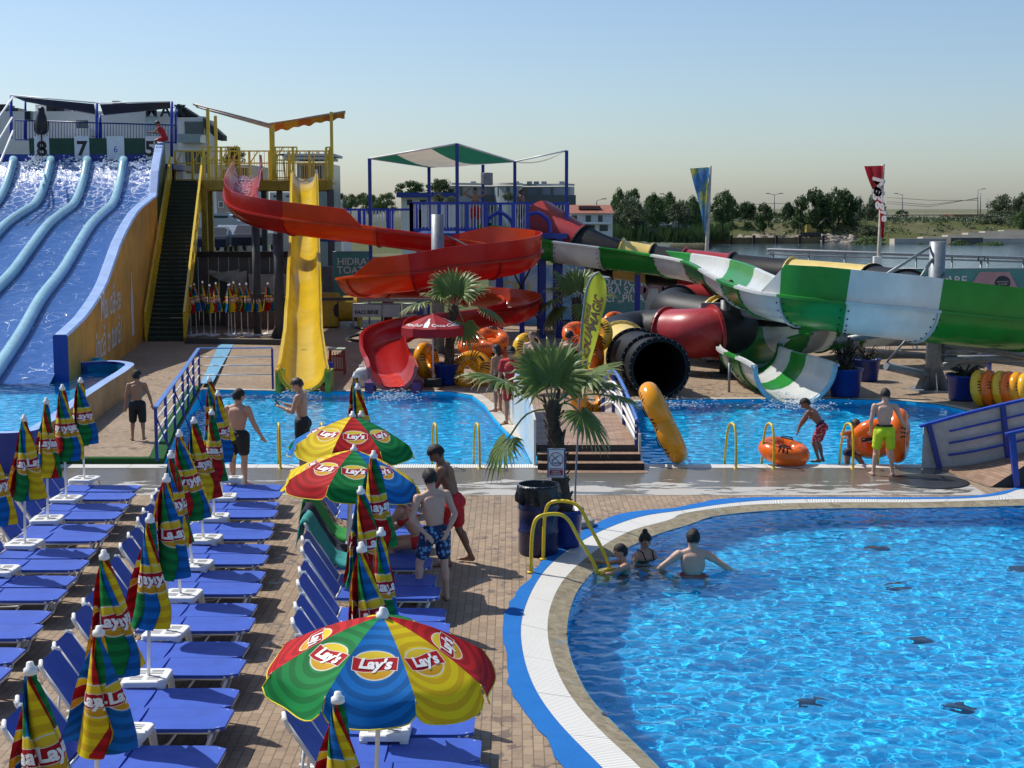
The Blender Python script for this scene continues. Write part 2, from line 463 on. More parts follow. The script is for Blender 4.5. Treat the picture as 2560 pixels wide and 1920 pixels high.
far_edge = [G(*q) for q in ((560, 975), (700, 978), (900, 979), (1080, 979), (1127, 980), (1181, 989), (1212, 1013), (1235, 1044), (1266, 1079), (1298, 1102), (1321, 1112))]
right_edge = [Vector((2.25, 30.6, 0)), Vector((2.5, 33.5, 0)), Vector((2.75, 36.3, 0)), Vector((3.1, 37.4, 0))] + [G(*q) for q in ((1700, 999), (1900, 998), (2100, 998), (2264, 1003), (2360, 1014), (2420, 1028), (2500, 1052))]
mid_poly = [(p.x, p.y) for p in left_edge + far_edge + right_edge] + [(14.0, 31.0), (14.0, mid_front_y), (left_edge[0].x, mid_front_y)]
left_wall = [Vector(q) for q in ((-12.0, 39.9, 0), (-11.3, 40.25, 0), (-10.75, 39.7, 0), (-10.5, 38.4, 0), (-10.2, 35.2, 0), (-9.85, 31.8, 0), (-9.45, 28.2, 0), (-9.5, 27.45, 0), (-10.2, 27.35, 0), (-26, 27.35, 0))]
LW = spline(left_wall, 5)
left_poly = [(p.x, p.y) for p in LW] + [(-26, 42), (-12.0, 42)]

def cdt_sheet(name, outer, holes, z, mat, kind='structure', label=None):
    vs = []; es = []
    for loop in [outer] + holes:
        s = len(vs); vs += [Vector((p[0], p[1])) for p in loop]; es += [(s + i, s + (i + 1) % len(loop)) for i in range(len(loop))]
    r = delaunay_2d_cdt(vs, es, [], 0, 1e-5)
    mb = MB(); mb.v = [(p.x, p.y, z) for p in r[0]]
    for f in r[2]:
        c = sum((r[0][i] for i in f), Vector((0, 0))) / len(f)
        if not inpoly(c.x, c.y, outer) or any(inpoly(c.x, c.y, h) for h in holes): continue
        a, b, d = (r[0][i] for i in f[:3])
        if (b - a).cross(d - a) < 0: f = f[::-1]
        mb.face(f)
    return mb.build(name, mat, kind=kind, label=label)
deck_outer = [(-26, 5), (30, 5), (30, 66), (-26, 66)]
near_hole = [(p.x, p.y) for p in NEAR[1]] + [(29.9, NEAR[1][-1].y), (29.9, 5.2), (NEAR[1][0].x, 5.2)]
cdt_sheet('paved_ground', deck_outer, [near_hole, mid_poly, left_poly], 0.0, MAT_BRICK)

def basin(name, poly, z_top, depth, floor_only_mat):
    mb = MB(); n = len(poly); area = sum(poly[i - 1][0] * poly[i][1] - poly[i][0] * poly[i - 1][1] for i in range(n))
    lp = poly if area > 0 else poly[::-1]
    top = [Vector((x, y, z_top)) for x, y in lp]; bot = [Vector((x, y, z_top - depth)) for x, y in lp]
    mb.rings([bot, top], 0, False, True)
    o1 = mb.build(name + '_basin_walls', floor_only_mat, kind='structure')
    vs = [Vector((p[0], p[1])) for p in lp]; r = delaunay_2d_cdt(vs, [(i, (i + 1) % n) for i in range(n)], [], 0, 1e-5)
    fl = MB(); fl.v = [(p.x, p.y, z_top - depth) for p in r[0]]
    for f in r[2]:
        c = sum((r[0][i] for i in f), Vector((0, 0))) / len(f)
        if inpoly(c.x, c.y, lp): fl.face(f)
    o2 = fl.build(name + '_basin_floor', floor_only_mat, kind='structure', clean=True)
    for o in (o1, o2): o.cycles.is_caustics_receiver = True
    return o1, o2
def waves(X, Y, seed, amp, lam0=.085, span=5.5, n=110, spread=.85, mean=PI / 2):
    rg = np.random.default_rng(seed); z = np.zeros_like(X)
    for i in range(n):
        lam = lam0 * span ** rg.random(); k = 2 * PI / lam; th = rg.normal(mean, spread); ph = rg.random() * 2 * PI
        xx = X * math.cos(th) + Y * math.sin(th)
        z += amp * lam ** 1.0 * np.sin(k * xx + ph + 1.2 * np.sin(.35 * k * (X * math.cos(th + 1.3) + Y * math.sin(th + 1.3)) + ph * 2))
    return z
def water_sheet(name, poly, z, st, seed, amp, bounds, mat, bumps=(), caust=True, **kw):
    x0, x1, y0, y1 = bounds
    xs = np.arange(x0, x1 + st, st); ys = np.arange(y0, y1 + st, st); X, Y = np.meshgrid(xs, ys)
    Z = waves(X, Y, seed, amp, **kw) + z
    for bx, by, br, ba in bumps:
        d = np.hypot(X - bx, Y - by); Z += ba * np.cos(d * 9) * np.exp(-(d / br) ** 2)
    n, m = X.shape
    # keep a cell when its centre lies in the pool or just outside it (hidden by the rim)
    ar = sum(poly[i - 1][0] * poly[i][1] - poly[i][0] * poly[i - 1][1] for i in range(len(poly)))
    big = offset_poly(poly, .08 if ar > 0 else -.08)
    cx = (X[:-1, :-1] + st / 2).ravel(); cy = (Y[:-1, :-1] + st / 2).ravel()
    ins = np.zeros(cx.shape, bool); j = len(big) - 1
    for i in range(len(big)):
        xi, yi = big[i]; xj, yj = big[j]
        if yi != yj:
            c = ((yi > cy) != (yj > cy)) & (cx < (xj - xi) * (cy - yi) / (yj - yi) + xi); ins ^= c
        j = i
    idx = np.arange(n * m).reshape(n, m)
    q = np.stack([idx[:-1, :-1], idx[:-1, 1:], idx[1:, 1:], idx[1:, :-1]], -1).reshape(-1, 4)[ins]
    used, inv = np.unique(q, return_inverse=True); q = inv.reshape(-1, 4)
    co = np.stack([X.ravel(), Y.ravel(), Z.ravel()], 1)[used]
    me = bpy.data.meshes.new(name); me.from_pydata(co.tolist(), [], q.tolist()); me.materials.append(mat)
    me.polygons.foreach_set('use_smooth', [True] * len(me.polygons))
    o = bpy.data.objects.new(name, me); COL.objects.link(o); tag(o, kind='structure')
    if caust: o.cycles.is_caustics_caster = True
    return o
sl.cycles.is_caustics_light = True
basin('near_pool', near_poly, -.05, 1.0, MAT_POOL)
basin('middle_pool', mid_poly, 0.0, 1.0, MAT_POOL)
basin('left_pool', left_poly, .7, 1.3, MAT_POOL)
PX = [(G(1710, 1440).x, G(1710, 1440).y, 1.0, .012), (G(1560, 1415).x, G(1560, 1415).y, .8, .014)]
WAMP = .0021
water_sheet('near_pool_water', near_poly, -.06, .034, 3, WAMP, (-2, 15.0, 10.5, 26.5), MAT_WATER, PX)
water_sheet('middle_pool_water', mid_poly, -.05, .06, 5, WAMP * 1.0, (-8, 14, 27.9, 40.5), MAT_WATER,
            [(-3.0, 38.4, .9, .05), (-5.8, 38.2, .8, .04), (7.0, 36.8, 1.2, .05), (3.9, 36.4, 1.2, .05), (-5.2, 32.2, .7, .01)])
water_sheet('left_pool_water', left_poly, .52, .09, 9, WAMP * 1.3, (-16, -9.2, 27.2, 41.5), MAT_WATER)

def strip(name, a, b, za, zb, mat, label=None, thick=0.0, ulen=True, kind='structure', cat=None):
    mb = MB(); L = [0]
    for p, q in zip(a, a[1:]): L.append(L[-1] + (q - p).length)
    ra = [(p.x, p.y, za) for p in a]; rb = [(p.x, p.y, zb) for p in b]
    for i in range(len(a) - 1):
        mb.poly([ra[i], ra[i + 1], rb[i + 1], rb[i]], uv=((L[i], 0), (L[i + 1], 0), (L[i + 1], 1), (L[i], 1)))
        if thick: mb.poly([(a[i].x, a[i].y, za - thick), (a[i + 1].x, a[i + 1].y, za - thick), ra[i + 1], ra[i]], uv=((0, 0),) * 4)
    return mb.build(name, mat, label=label, cat=cat, kind=kind)
strip('stone_pool_rim', NEAR[1], NEAR[0], .004, -.055, MAT_STONE)
strip('stone_pool_rim_underwater', NEAR[0], offset_poly_v := [Vector((p.x, p.y, 0)) for p in NEAR[0]], -.055, -.12, MAT_STONE)
strip('white_overflow_grating', NEAR[2], NEAR[1], .006, .006, MAT_GRATE)
# ragged outer edge of the matting
rg = np.random.default_rng(4)
jag = np.convolve(rg.normal(0, 1, 161 + 8), np.ones(5) / 5, 'same')[4:165] * .06 + rg.normal(0, .014, 161)
car = [Vector((p.x - jag[i] * .8, p.y + jag[i] * .35, 0)) for i, p in enumerate(NEAR[3])]
strip('blue_pool_matting', car, NEAR[2], .014, .010, MAT_BLUECARPET, thick=.012)
# middle pool: straight overflow grating, far coping, wet concrete strip
x0 = left_edge[0].x
def rect(name, xa, xb, ya, yb, z, mat, kind='structure'):
    mb = MB(); mb.poly([(xa, ya, z), (xb, ya, z), (xb, yb, z), (xa, yb, z)], uv=((xa, 0), (xb, 0), (xb, 1), (xa, 1))); return mb.build(name, mat, kind=kind)
rect('overflow_grating', x0 - 2.3, 8.3, mid_front_y - .36, mid_front_y + .03, .008, MAT_GRATE)
rect('wet_concrete_path', -9.4, 8.4, 25.0, mid_front_y - .36, .004, MAT_CONC)
mb = MB()
fe = [Vector(p) for p in far_edge]
fo = [Vector((p[0], p[1], 0)) for p in offset_poly([(q.x, q.y) for q in left_edge + far_edge + right_edge], -.28)]
le = left_edge + far_edge + right_edge
MAT_COPE = M('pale_coping', (.50, .46, .38), .6, var=.2, scale=1.5, dirt=.4, dirtcol=(.28, .2, .12))
for i in range(2, len(le) - 1):
    if 13 <= i <= 14: continue
    mb.poly([(le[i].x, le[i].y, .015), (fo[i].x, fo[i].y, .012), (fo[i + 1].x, fo[i + 1].y, .012), (le[i + 1].x, le[i + 1].y, .015)])
mb.build('far_pool_coping', MAT_COPE, kind='structure')

# ------------------------------------------------------------------ land, lake, far plain
def lake_w(x, y):
    """1 inside the lake bed, 0 on land"""
    left = .062 * y + 1.5 * math.sin(y * .06) - 2
    a = min(max((x - left) / 9, 0), 1)
    far = 312 + 6 * math.sin(x * .04) + (0 if x < 95 else min((x - 95) * .1, 25))
    b = min(max((far - y) / 8, 0), 1); c = min(max((y - 66) / 4, 0), 1)
    return a * b * c
def terrain_z(x, y):
    w = lake_w(x, y)
    land = -.35 if y < 70 else -.35 + min((y - 70) / 80, 1) * -1.0
    if y > 290:
        k = min(max((y - 314 - 4 * math.sin(x * .05)) / 22, 0), 1); land = -1.35 + 3.9 * (k * k * (3 - 2 * k))
        if y > 345: land += (noise.noise(Vector((x * .01, y * .01, 0)))) * .6
        if y > 500: land = 2.5 - min((y - 500) / 400, 1) * 3.5
        if y > 1500: land = -1 + (y - 1500) * .0013 + noise.noise(Vector((x * .0008, y * .0006, 3))) * 7 * min((y - 1500) / 1500, 1)
    if y < 66: land = -3.2
    return land * (1 - w) + -4.5 * w
from mathutils import noise
def terrain():
    mb = MB()
    ys = [-40, 5, 30, 60, 65.9, 66, 68, 72, 80, 95, 110, 130, 150, 170, 190, 210, 230, 250, 270, 285, 295, 302, 308, 312, 316, 320, 324, 328, 332, 337, 345, 360, 380, 420, 480, 560, 700, 900, 1200, 1500, 1800, 2300, 3000, 4000, 5500, 8000, 12000]
    ss = np.linspace(-1.3, 1.3, 131)
    rows = []
    for y in ys:
        wd = max(y, 40) * .62 + 45
        rows.append([mb.vert((s * wd, y, terrain_z(s * wd, y))) for s in ss])
    for i in range(len(rows) - 1):
        for j in range(len(ss) - 1): mb.face((rows[i][j], rows[i][j + 1], rows[i + 1][j + 1], rows[i + 1][j]), 0, True)
    t = NT('dry_grassland'); p = t.pos(); sep = t.n('SeparateXYZ'); t.l(p, sep.inputs[0])
    n1 = t.noise(p, .035, 6, .65); n2 = t.noise(p, .35, 6, .7)
    grass = t.mix(n2, (.045, .062, .02), (.115, .12, .045)); dirt = t.mix(n2, (.14, .115, .075), (.22, .185, .13))
    c = t.mix(t.ramp(n1, [(.5, (0, 0, 0)), (.66, (1, 1, 1))]), grass, dirt)
    far = t.math('MULTIPLY', t.math('SUBTRACT', sep.outputs['Y'], 600), .002, clamp=True)
    mp = t.n('Mapping'); mp.inputs['Scale'].default_value = (.002, .0045, 0); t.l(p, mp.inputs[0])
    vor = t.n('TexVoronoi', i_Scale=1.0); t.l(mp.outputs[0], vor.inputs['Vector']); hs = t.n('SeparateColor'); t.l(vor.outputs['Color'], hs.inputs[0])
    field = t.ramp(hs.outputs[0], [(.0, (.13, .135, .085)), (.4, (.18, .17, .11)), (.7, (.095, .11, .065)), (1, (.2, .18, .12))])
    c = t.mix(far, c, field)
    t.bsdf(c, .9, 0, .1, t.bump(n2, .4, .3))
    mb.build('land', t.mat, kind='structure')
terrain()
def lake():
    t = NT('lake_water'); p = t.pos(); mp = t.n('Mapping'); mp.inputs['Scale'].default_value = (1, .35, 1); t.l(p, mp.inputs[0])
    h = t.noise(mp.outputs[0], .9, 5, .65)
    t.bsdf((.055, .085, .10), .12, 0, .5, t.bump(h, .35, .25))
    mb = MB(); mb.poly([(-10, 66.3, -2.0), (240, 66.3, -2.0), (240, 345, -2.0), (-10, 345, -2.0)]); mb.build('lake', t.mat, kind='structure')
lake()

for i, (u, v, r) in enumerate(((2192, 1367, .13), (2250, 1468, .13), (2303, 1600, .10), (2412, 1770, .10), (2555, 1422, .14), (2025, 1756, .09))):
    p = G(u, v, -.06); d = (p - CAM).normalized(); k = V_ = Vector((d.x / 1.33, d.y / 1.33, -math.sqrt(1 - (d.x ** 2 + d.y ** 2) / 1.33 ** 2))); q = p + k * (.98 / -k.z); mb = MB(); rg_ = random.Random(i)
    rr = [(q.x + r * (1 + .45 * rg_.random()) * math.cos(a * PI / 7) * 1.3, q.y + r * (1 + .6 * rg_.random()) * math.sin(a * PI / 7)) for a in range(14)]
    mb.rings([[(x, y, -1.048) for x, y in rr], [(q.x + (x - q.x) * .9, q.y + (y - q.y) * .9, -1.03) for x, y in rr]], 0, False, True, False, True)
    tag(mb.build('floor_drain', M('dark_drain_plate', (.03, .10, .17), .6, var=.4, scale=5)), ('dark ragged drain plate on the pool floor, ' if i < 5 else 'pale round drain plate on the floor of the near pool, ') + ['nearest the far rim', 'second from the far rim', 'right of the middle of the pool', 'nearest the bottom right', 'at the right edge of the picture', 'alone near the middle'][i], 'drain', 'drain plates on the pool floor')

mb = MB(); rg_ = random.Random(11)
for cx, cyy, sx, sy, n in ((-3.2, 38.9, .34, .45, 420), (-5.85, 39.0, .3, .3, 200), (7.35, 37.1, .5, .45, 380), (4.0, 37.3, .6, .4, 420)):
    for i in range(n): mb.ball((cx + rg_.gauss(0, sx), cyy - abs(rg_.gauss(0, sy)), -.04 + rg_.random() ** 3 * .22), rg_.uniform(.008, .026), 5, sc=(1.8, 1.2, .5))
mb.build('splash_foam', MAT_FOAM, kind='stuff', label='white foam where the slides run into the middle pool')
# ------------------------------------------------------------------ left tower: multi-lane slide, stairs, yellow platform
ML = -.142
def LL(x0, Y, z): return Vector((x0 + ML * Y, Y, z))
def prof(tab, y):
    for (a, za), (b, zb) in zip(tab, tab[1:]):
        if y <= b:
            k = min(max((y - a) / (b - a), 0), 1); return za + (zb - za) * k
    return tab[-1][1]
def smooth_prof(tab, n=6):
    q = spline([Vector((a, b, 0)) for a, b in tab], n); return [(p.x, p.y) for p in q]
ZS = smooth_prof([(36.4, .35), (38.4, .75), (41.5, 1.38), (44.4, 2.1), (48.6, 2.80), (51.8, 3.5), (55.5, 4.28), (59, 4.75), (62.3, 5.2), (64.7, 6.15), (66.2, 7.15)])
ZT = smooth_prof([(37.7, 1.72), (39.8, 1.86), (41.7, 2.02), (45.7, 2.66), (47.9, 3.3), (50, 3.95), (55, 4.95), (60.5, 5.5), (62.4, 5.75), (63.2, 6.6), (66.2, 8.15)])
def slide_water_mat():
    t = NT('blue_slide_with_water'); v = t.pos(); s = t.n('SeparateXYZ'); t.l(v, s.inputs[0])
    mp = t.n('Mapping'); mp.inputs['Scale'].default_value = (1.0, .75, .75); t.l(v, mp.inputs[0]); q = mp.outputs[0]
    hgt = t.math('MULTIPLY', t.math('SUBTRACT', s.outputs['Z'], 4.3), .36, clamp=True)
    wv = t.n('TexVoronoi', i_Scale=2.1, i_Randomness=1.0); wv.feature = 'DISTANCE_TO_EDGE'
    wn = t.n('TexNoise', i_Scale=1.2, i_Detail=4.0); t.l(q, wn.inputs['Vector'])
    wmix = t.mix(.28, q, wn.outputs['Color'], 'LINEAR_LIGHT'); t.l(wmix, wv.inputs['Vector'])
    edge = wv.outputs['Distance']
    nz = t.noise(q, 1.1, 5, .65, .5)
    thin = t.math('MULTIPLY', t.math('SUBTRACT', nz, .47), .14)            # crest lines only where the flow breaks
    thin = t.math('ADD', thin, t.math('MULTIPLY', hgt, .13))
    crest = t.math('GREATER_THAN', thin, edge)
    fine = t.ramp(t.noise(v, 13, 4, .75), [(.42, (0, 0, 0)), (.62, (1, 1, 1))])
    foam = t.math('MULTIPLY', crest, fine)
    dense = t.math('MULTIPLY', t.ramp(t.noise(q, 5.5, 6, .75, 1.2), [(.44, (0, 0, 0)), (.62, (1, 1, 1))]), t.math('POWER', hgt, 1.6))
    foam = t.math('MAXIMUM', t.math('MULTIPLY', foam, .85), t.math('MULTIPLY', dense, .5))
    base = t.mix(t.noise(q, .6, 4), (.017, .080, .29), (.034, .135, .41))
    c = t.mix(foam, base, (.72, .78, .86))
    t.bsdf(c, t.math('ADD', t.math('MULTIPLY', foam, .45), .10), 0, .5, t.bump(t.noise(q, 3.0, 6, .7, .6), .55, .08)); return t.mat
MAT_SLIDEWATER = slide_water_mat()
MAT_PALEBLUE = M('pale_blue_gelcoat', (.28, .50, .60), .3, var=.12, scale=2, dirt=.25, dirtcol=(.2, .3, .36))
MAT_WALLTOP = M('sun_bleached_blue_top', (.25, .38, .66), .5, var=.2, scale=2, dirt=.3, dirtcol=(.45, .5, .6))
MAT_ORANGE = M('orange_banner_wall', (.74, .36, .05), .55, var=.25, scale=.8, dirt=.35, dirtcol=(.2, .08, .02), bump=.1, bscale=3)
MAT_DKGREEN = M('dark_green_cladding', (.012, .06, .03), .5, var=.25)
MAT_WHITELET = M('white_lettering', (.80, .80, .78), .5, var=.05)
def blue_slide():
    root = thing('multi_lane_slide', 'wide blue racing water slide with pale lane dividers and water foaming down it', 'water slide', LL(-10, 38, 0))
    ys = np.linspace(36.6, 66.2, 75)
    mb = MB()
    lanes = [-15.0, -13.25, -11.55, -9.9, -8.25, -6.72]; rows = []
    for y in ys:
        r = []
        for a, b in zip(lanes, lanes[1:]):
            for k in range(4):
                u = k / 4; r.append(LL(a + (b - a) * u, y, prof(ZS, y) + .05 * (1 - math.sin(PI * u))))
        r.append(LL(lanes[-1], y, prof(ZS, y) + .05)); rows.append(r)
    rows.append([p + Vector((0, .9, .02)) for p in rows[-1]])
    mb.rings(rows, 0, True, False); mb.build('sliding_surface', MAT_SLIDEWATER, root)
    for x in lanes[1:-1]:
        mb = MB(); mb.tube([LL(x, y, prof(ZS, y) + .15) for y in ys] , .185, 10, 0); mb.build('lane_divider', MAT_PALEBLUE, root)
    # right-hand wall: wide pale top, navy front end, orange printed outside
    mb = MB(); yw = np.linspace(37.9, 66.2, 60); rr = []
    xi, xo = -6.75, -6.35
    for y in yw:
        zt = prof(ZT, y); rr.append([LL(xi, y, max(prof(ZS, y) - .3, .1)), LL(xi, y, zt - .05), LL(xi + .05, y, zt), LL(xo - .05, y, zt), LL(xo, y, zt - .05), LL(xo, y, 0)])
    mb.rings(rr, 0, False, False, mats=lambda i, j: (0 if j < 4 else (2 if yw[i] > 61.8 else 1)))
    mb.face([mb.vert(p) for p in rr[0]][::-1], 3)
    w_ = mb.build('side_wall', [MAT_WALLTOP, MAT_ORANGE, MAT_DKGREEN, MAT_NAVYPAINT], root)
    def on_wall(y0, z0): return lambda x, y: LL(xo + .012, y0 + x * 1.0, z0 + y + x * .015)
    for txt, yy, zz in (('Mai dă-te', 43.9, 2.0), ('încă o tură!', 42.7, .88)):
        lt = MB(); lt.text(txt, 1.25, on_wall(yy, zz), align='LEFT', shear=.25, offset=.012); lt.build('lettering', MAT_WHITELET, w_)
    bt = [(0, .3), (.75, .3), (.75, 1.6), (.5, 2.1), (.48, 2.6), (.27, 2.6), (.25, 2.1), (0, 1.6)]
    lt = MB(); lt.poly([LL(xo + .012, 51.6 + a, b + .2) for a, b in bt]); lt.build('bottle_picture', MAT_WHITELET, w_)
    # left wall with pale edge
    mb = MB(); rr = []
    for y in yw: 
        zt = prof(ZT, y) + .25; rr.append([LL(-15.0, y, prof(ZS, y) - .2), LL(-15.0, y, zt), LL(-15.3, y, zt), LL(-15.3, y, 0)])
    mb.rings(rr, 0, False, False, mats=lambda i, j: 1 if j == 1 else 0)
    mb.build('side_wall', [MAT_NAVYPAINT, MAT_WALLTOP], root)
    # starting wall with lane numbers
    zb, zt, yb = 7.2, 8.3, 67.1
    mb = MB(); mb.beam(LL(-15.0, yb + .1, zb + .1), LL(-6.5, yb + .1, zb + .1), .2, .5, 0)
    mb.build('start_beam', MAT_NAVYPAINT, root)
    us = [(-1, 290, 345), (8, 345, 490), (-1, 490, 740), (7, 740, 885), (-1, 885, 1060), (6, 1060, 1230), (-1, 1230, 1440), (5, 1440, 1580)]
    for k, a, b in us:
        ua = C(15, a, 0)[0]; ub = C(15, b, 0)[0]
        pa = P(ua, 380, yb); pb = P(ub, 380, yb)
        ya = (pa.x + pb.x) / 2
        if k < 0: wall = MB(); wall.box(((pa.x + pb.x) / 2, yb + .06, 7.78), (pb.x - pa.x, .12, 1.0)); wall.build('start_wall', MAT_DKGREEN, root)
        else:
            pan = MB(); num = MB(); pan.box(((pa.x + pb.x) / 2, yb, 7.84), (pb.x - pa.x, .10, 1.06))
            s_ = .95 if k != 6 else .42; cx = (pa.x + pb.x) / 2 - (.12 if k == 5 else 0)
            num.text(str(k), s_, lambda x, y, cx=cx: Vector((cx + x, yb - .056, 7.76 + y)), m=1 if k == 6 else 0, offset=.03 if k != 6 else .0); p_ = pan.build('number_panel', MAT_WHITEPAINT, root); num.build('numeral', [MAT_BLACK, MAT_BLUEPAINT], p_)
    # water inlets
    for x in (330, 370, 450, 690, 820, 1050, 1170, 1395, 1515):
        mb = MB(); p = P(C(15, x, 0)[0], 400, 66.6)
        for k in range(60):
            e = random.random(); mb.ball((p.x + random.gauss(0, .14 + .1 * e), 66.6 - e * .9, 7.30 + random.random() * .22 * (1 - e) - e * .38), random.uniform(.012, .05), 6, sc=(1.1, 1.4, .8))
        mb.build('water_jet', MAT_FOAM, root, kind='stuff')
    # body under the slide so that it does not float
    mb = MB(); rr = [[LL(-15.0, y, 0), LL(-15.0, y, prof(ZS, y) - .12), LL(-6.75, y, prof(ZS, y) - .12), LL(-6.75, y, 0)] for y in np.linspace(41, 67, 20)]
    mb.rings(rr, 0, False, False); mb.face([mb.vert(p) for p in rr[-1]]); mb.build('slide_base', MAT_NAVYPAINT, root)
blue_slide()
# foam where the slide meets the left pool
mb = MB()
for i in range(420):
    x = -17.6 + random.random() * 5.0; y = 38.2 + random.gauss(0, .25) + random.random() * .4
    mb.ball((x, y, .55 + random.random() * .05), random.uniform(.02, .085), 6, sc=(1.7, 1.0, .4))
mb.build('splash_foam', MAT_FOAM, kind='stuff')

def left_pool_wall():
    root = thing('pool_wall', 'curved raised wall of the left pool, orange printed outside and blue inside', 'wall', (-10, 33, 0))
    a = LW; n = [(p.x, p.y) for p in a]; o = [Vector((q[0], q[1], 0)) for q in offset_poly(n, -.24)]
    # open curve: fix the end normals
    o[0] = a[0] + (o[1] - a[1]); o[-1] = a[-1] + (o[-2] - a[-2])
    ins = a; H = [.78] * len(a)
    for s_ in (1,):
        mid = sum((p for p in o), Vector()) / len(o)
    # the outside is the side away from the pool
    if inpoly(o[20].x, o[20].y, left_poly): o = [x + (x - y) * -2 for x, y in zip(o, a)]
    mb = MB(); rr = []
    for p, q, h in zip(ins, o, H): rr.append([(p.x, p.y, -.1), (p.x, p.y, h), (q.x, q.y, h), (q.x, q.y, 0)])
    def mm(i, j): return 0 if j == 0 else (1 if j == 1 else (2 if 8 < i < 31 else 0))
    mb.rings(rr, 0, False, False, mats=mm)
    mb.face([mb.vert(p) for p in rr[0]], 0)
    w_ = mb.build('wall', [MAT_NAVYPAINT, MAT_WALLTOP, M('faded_orange_print', (.42, .24, .10), .6, var=.3, scale=1.2, dirt=.5, dirtcol=(.35, .33, .3))], root)
    return root
left_pool_wall()

def stairs():
    root = thing('staircase', 'steep dark staircase with yellow handrails beside the blue slide', 'staircase', LL(-5.5, 55, 0))
    n = 40; xa, xb = -6.2, -4.72
    st = MB(); nose = MB()
    for i in range(n):
        y0 = 55 + 12 * i / n; y1 = 55 + 12 * (i + 1) / n + .04; z = 6.34 * (i + 1) / n
        st.box((LL((xa + xb) / 2, (y0 + y1) / 2, z - .03)), (xb - xa, y1 - y0, .06)); st.box(LL((xa + xb) / 2, y0 + .03, z - .1), (xb - xa, .03, .1))
        nose.box(LL((xa + xb) / 2, y0 + .012, z + .004), (xb - xa - .1, .05, .014))
    st.build('steps', M('dark_green_step', (.02, .035, .022), .6, var=.3), root)
    nose.build('step_nosing', M('worn_step_edge', (.09, .15, .10), .6, var=.4), root)
    for x, nm in ((xa, 0), (xb, 1)):
        mb = MB()
        mb.beam(LL(x, 54.9, .10), LL(x, 67, 6.38), .08, .22); mb.beam(LL(x, 54.9, 1.10), LL(x, 67, 7.4), .09, .10); mb.beam(LL(x, 54.9, .62), LL(x, 67, 6.9), .05, .05)
        for k in range(49):
            y = 54.95 + 12 * k / 48; z = 6.34 * (y - 55) / 12 + .1
            mb.beam(LL(x, y, z), LL(x, y, z + 1.0), .035 if k % 6 else .09, .03 if k % 6 else .09)
        for k in (0, 1, 2):
            y = 56.6 + k * 4; z = 6.34 * (y - 55) / 12; mb.beam(LL(x + .02, y, z + .3), LL(x + .02, y + 1.1, z + .85), .02, 1.0)
        mb.build('handrail', MAT_YELLOWPAINT, root)
stairs()

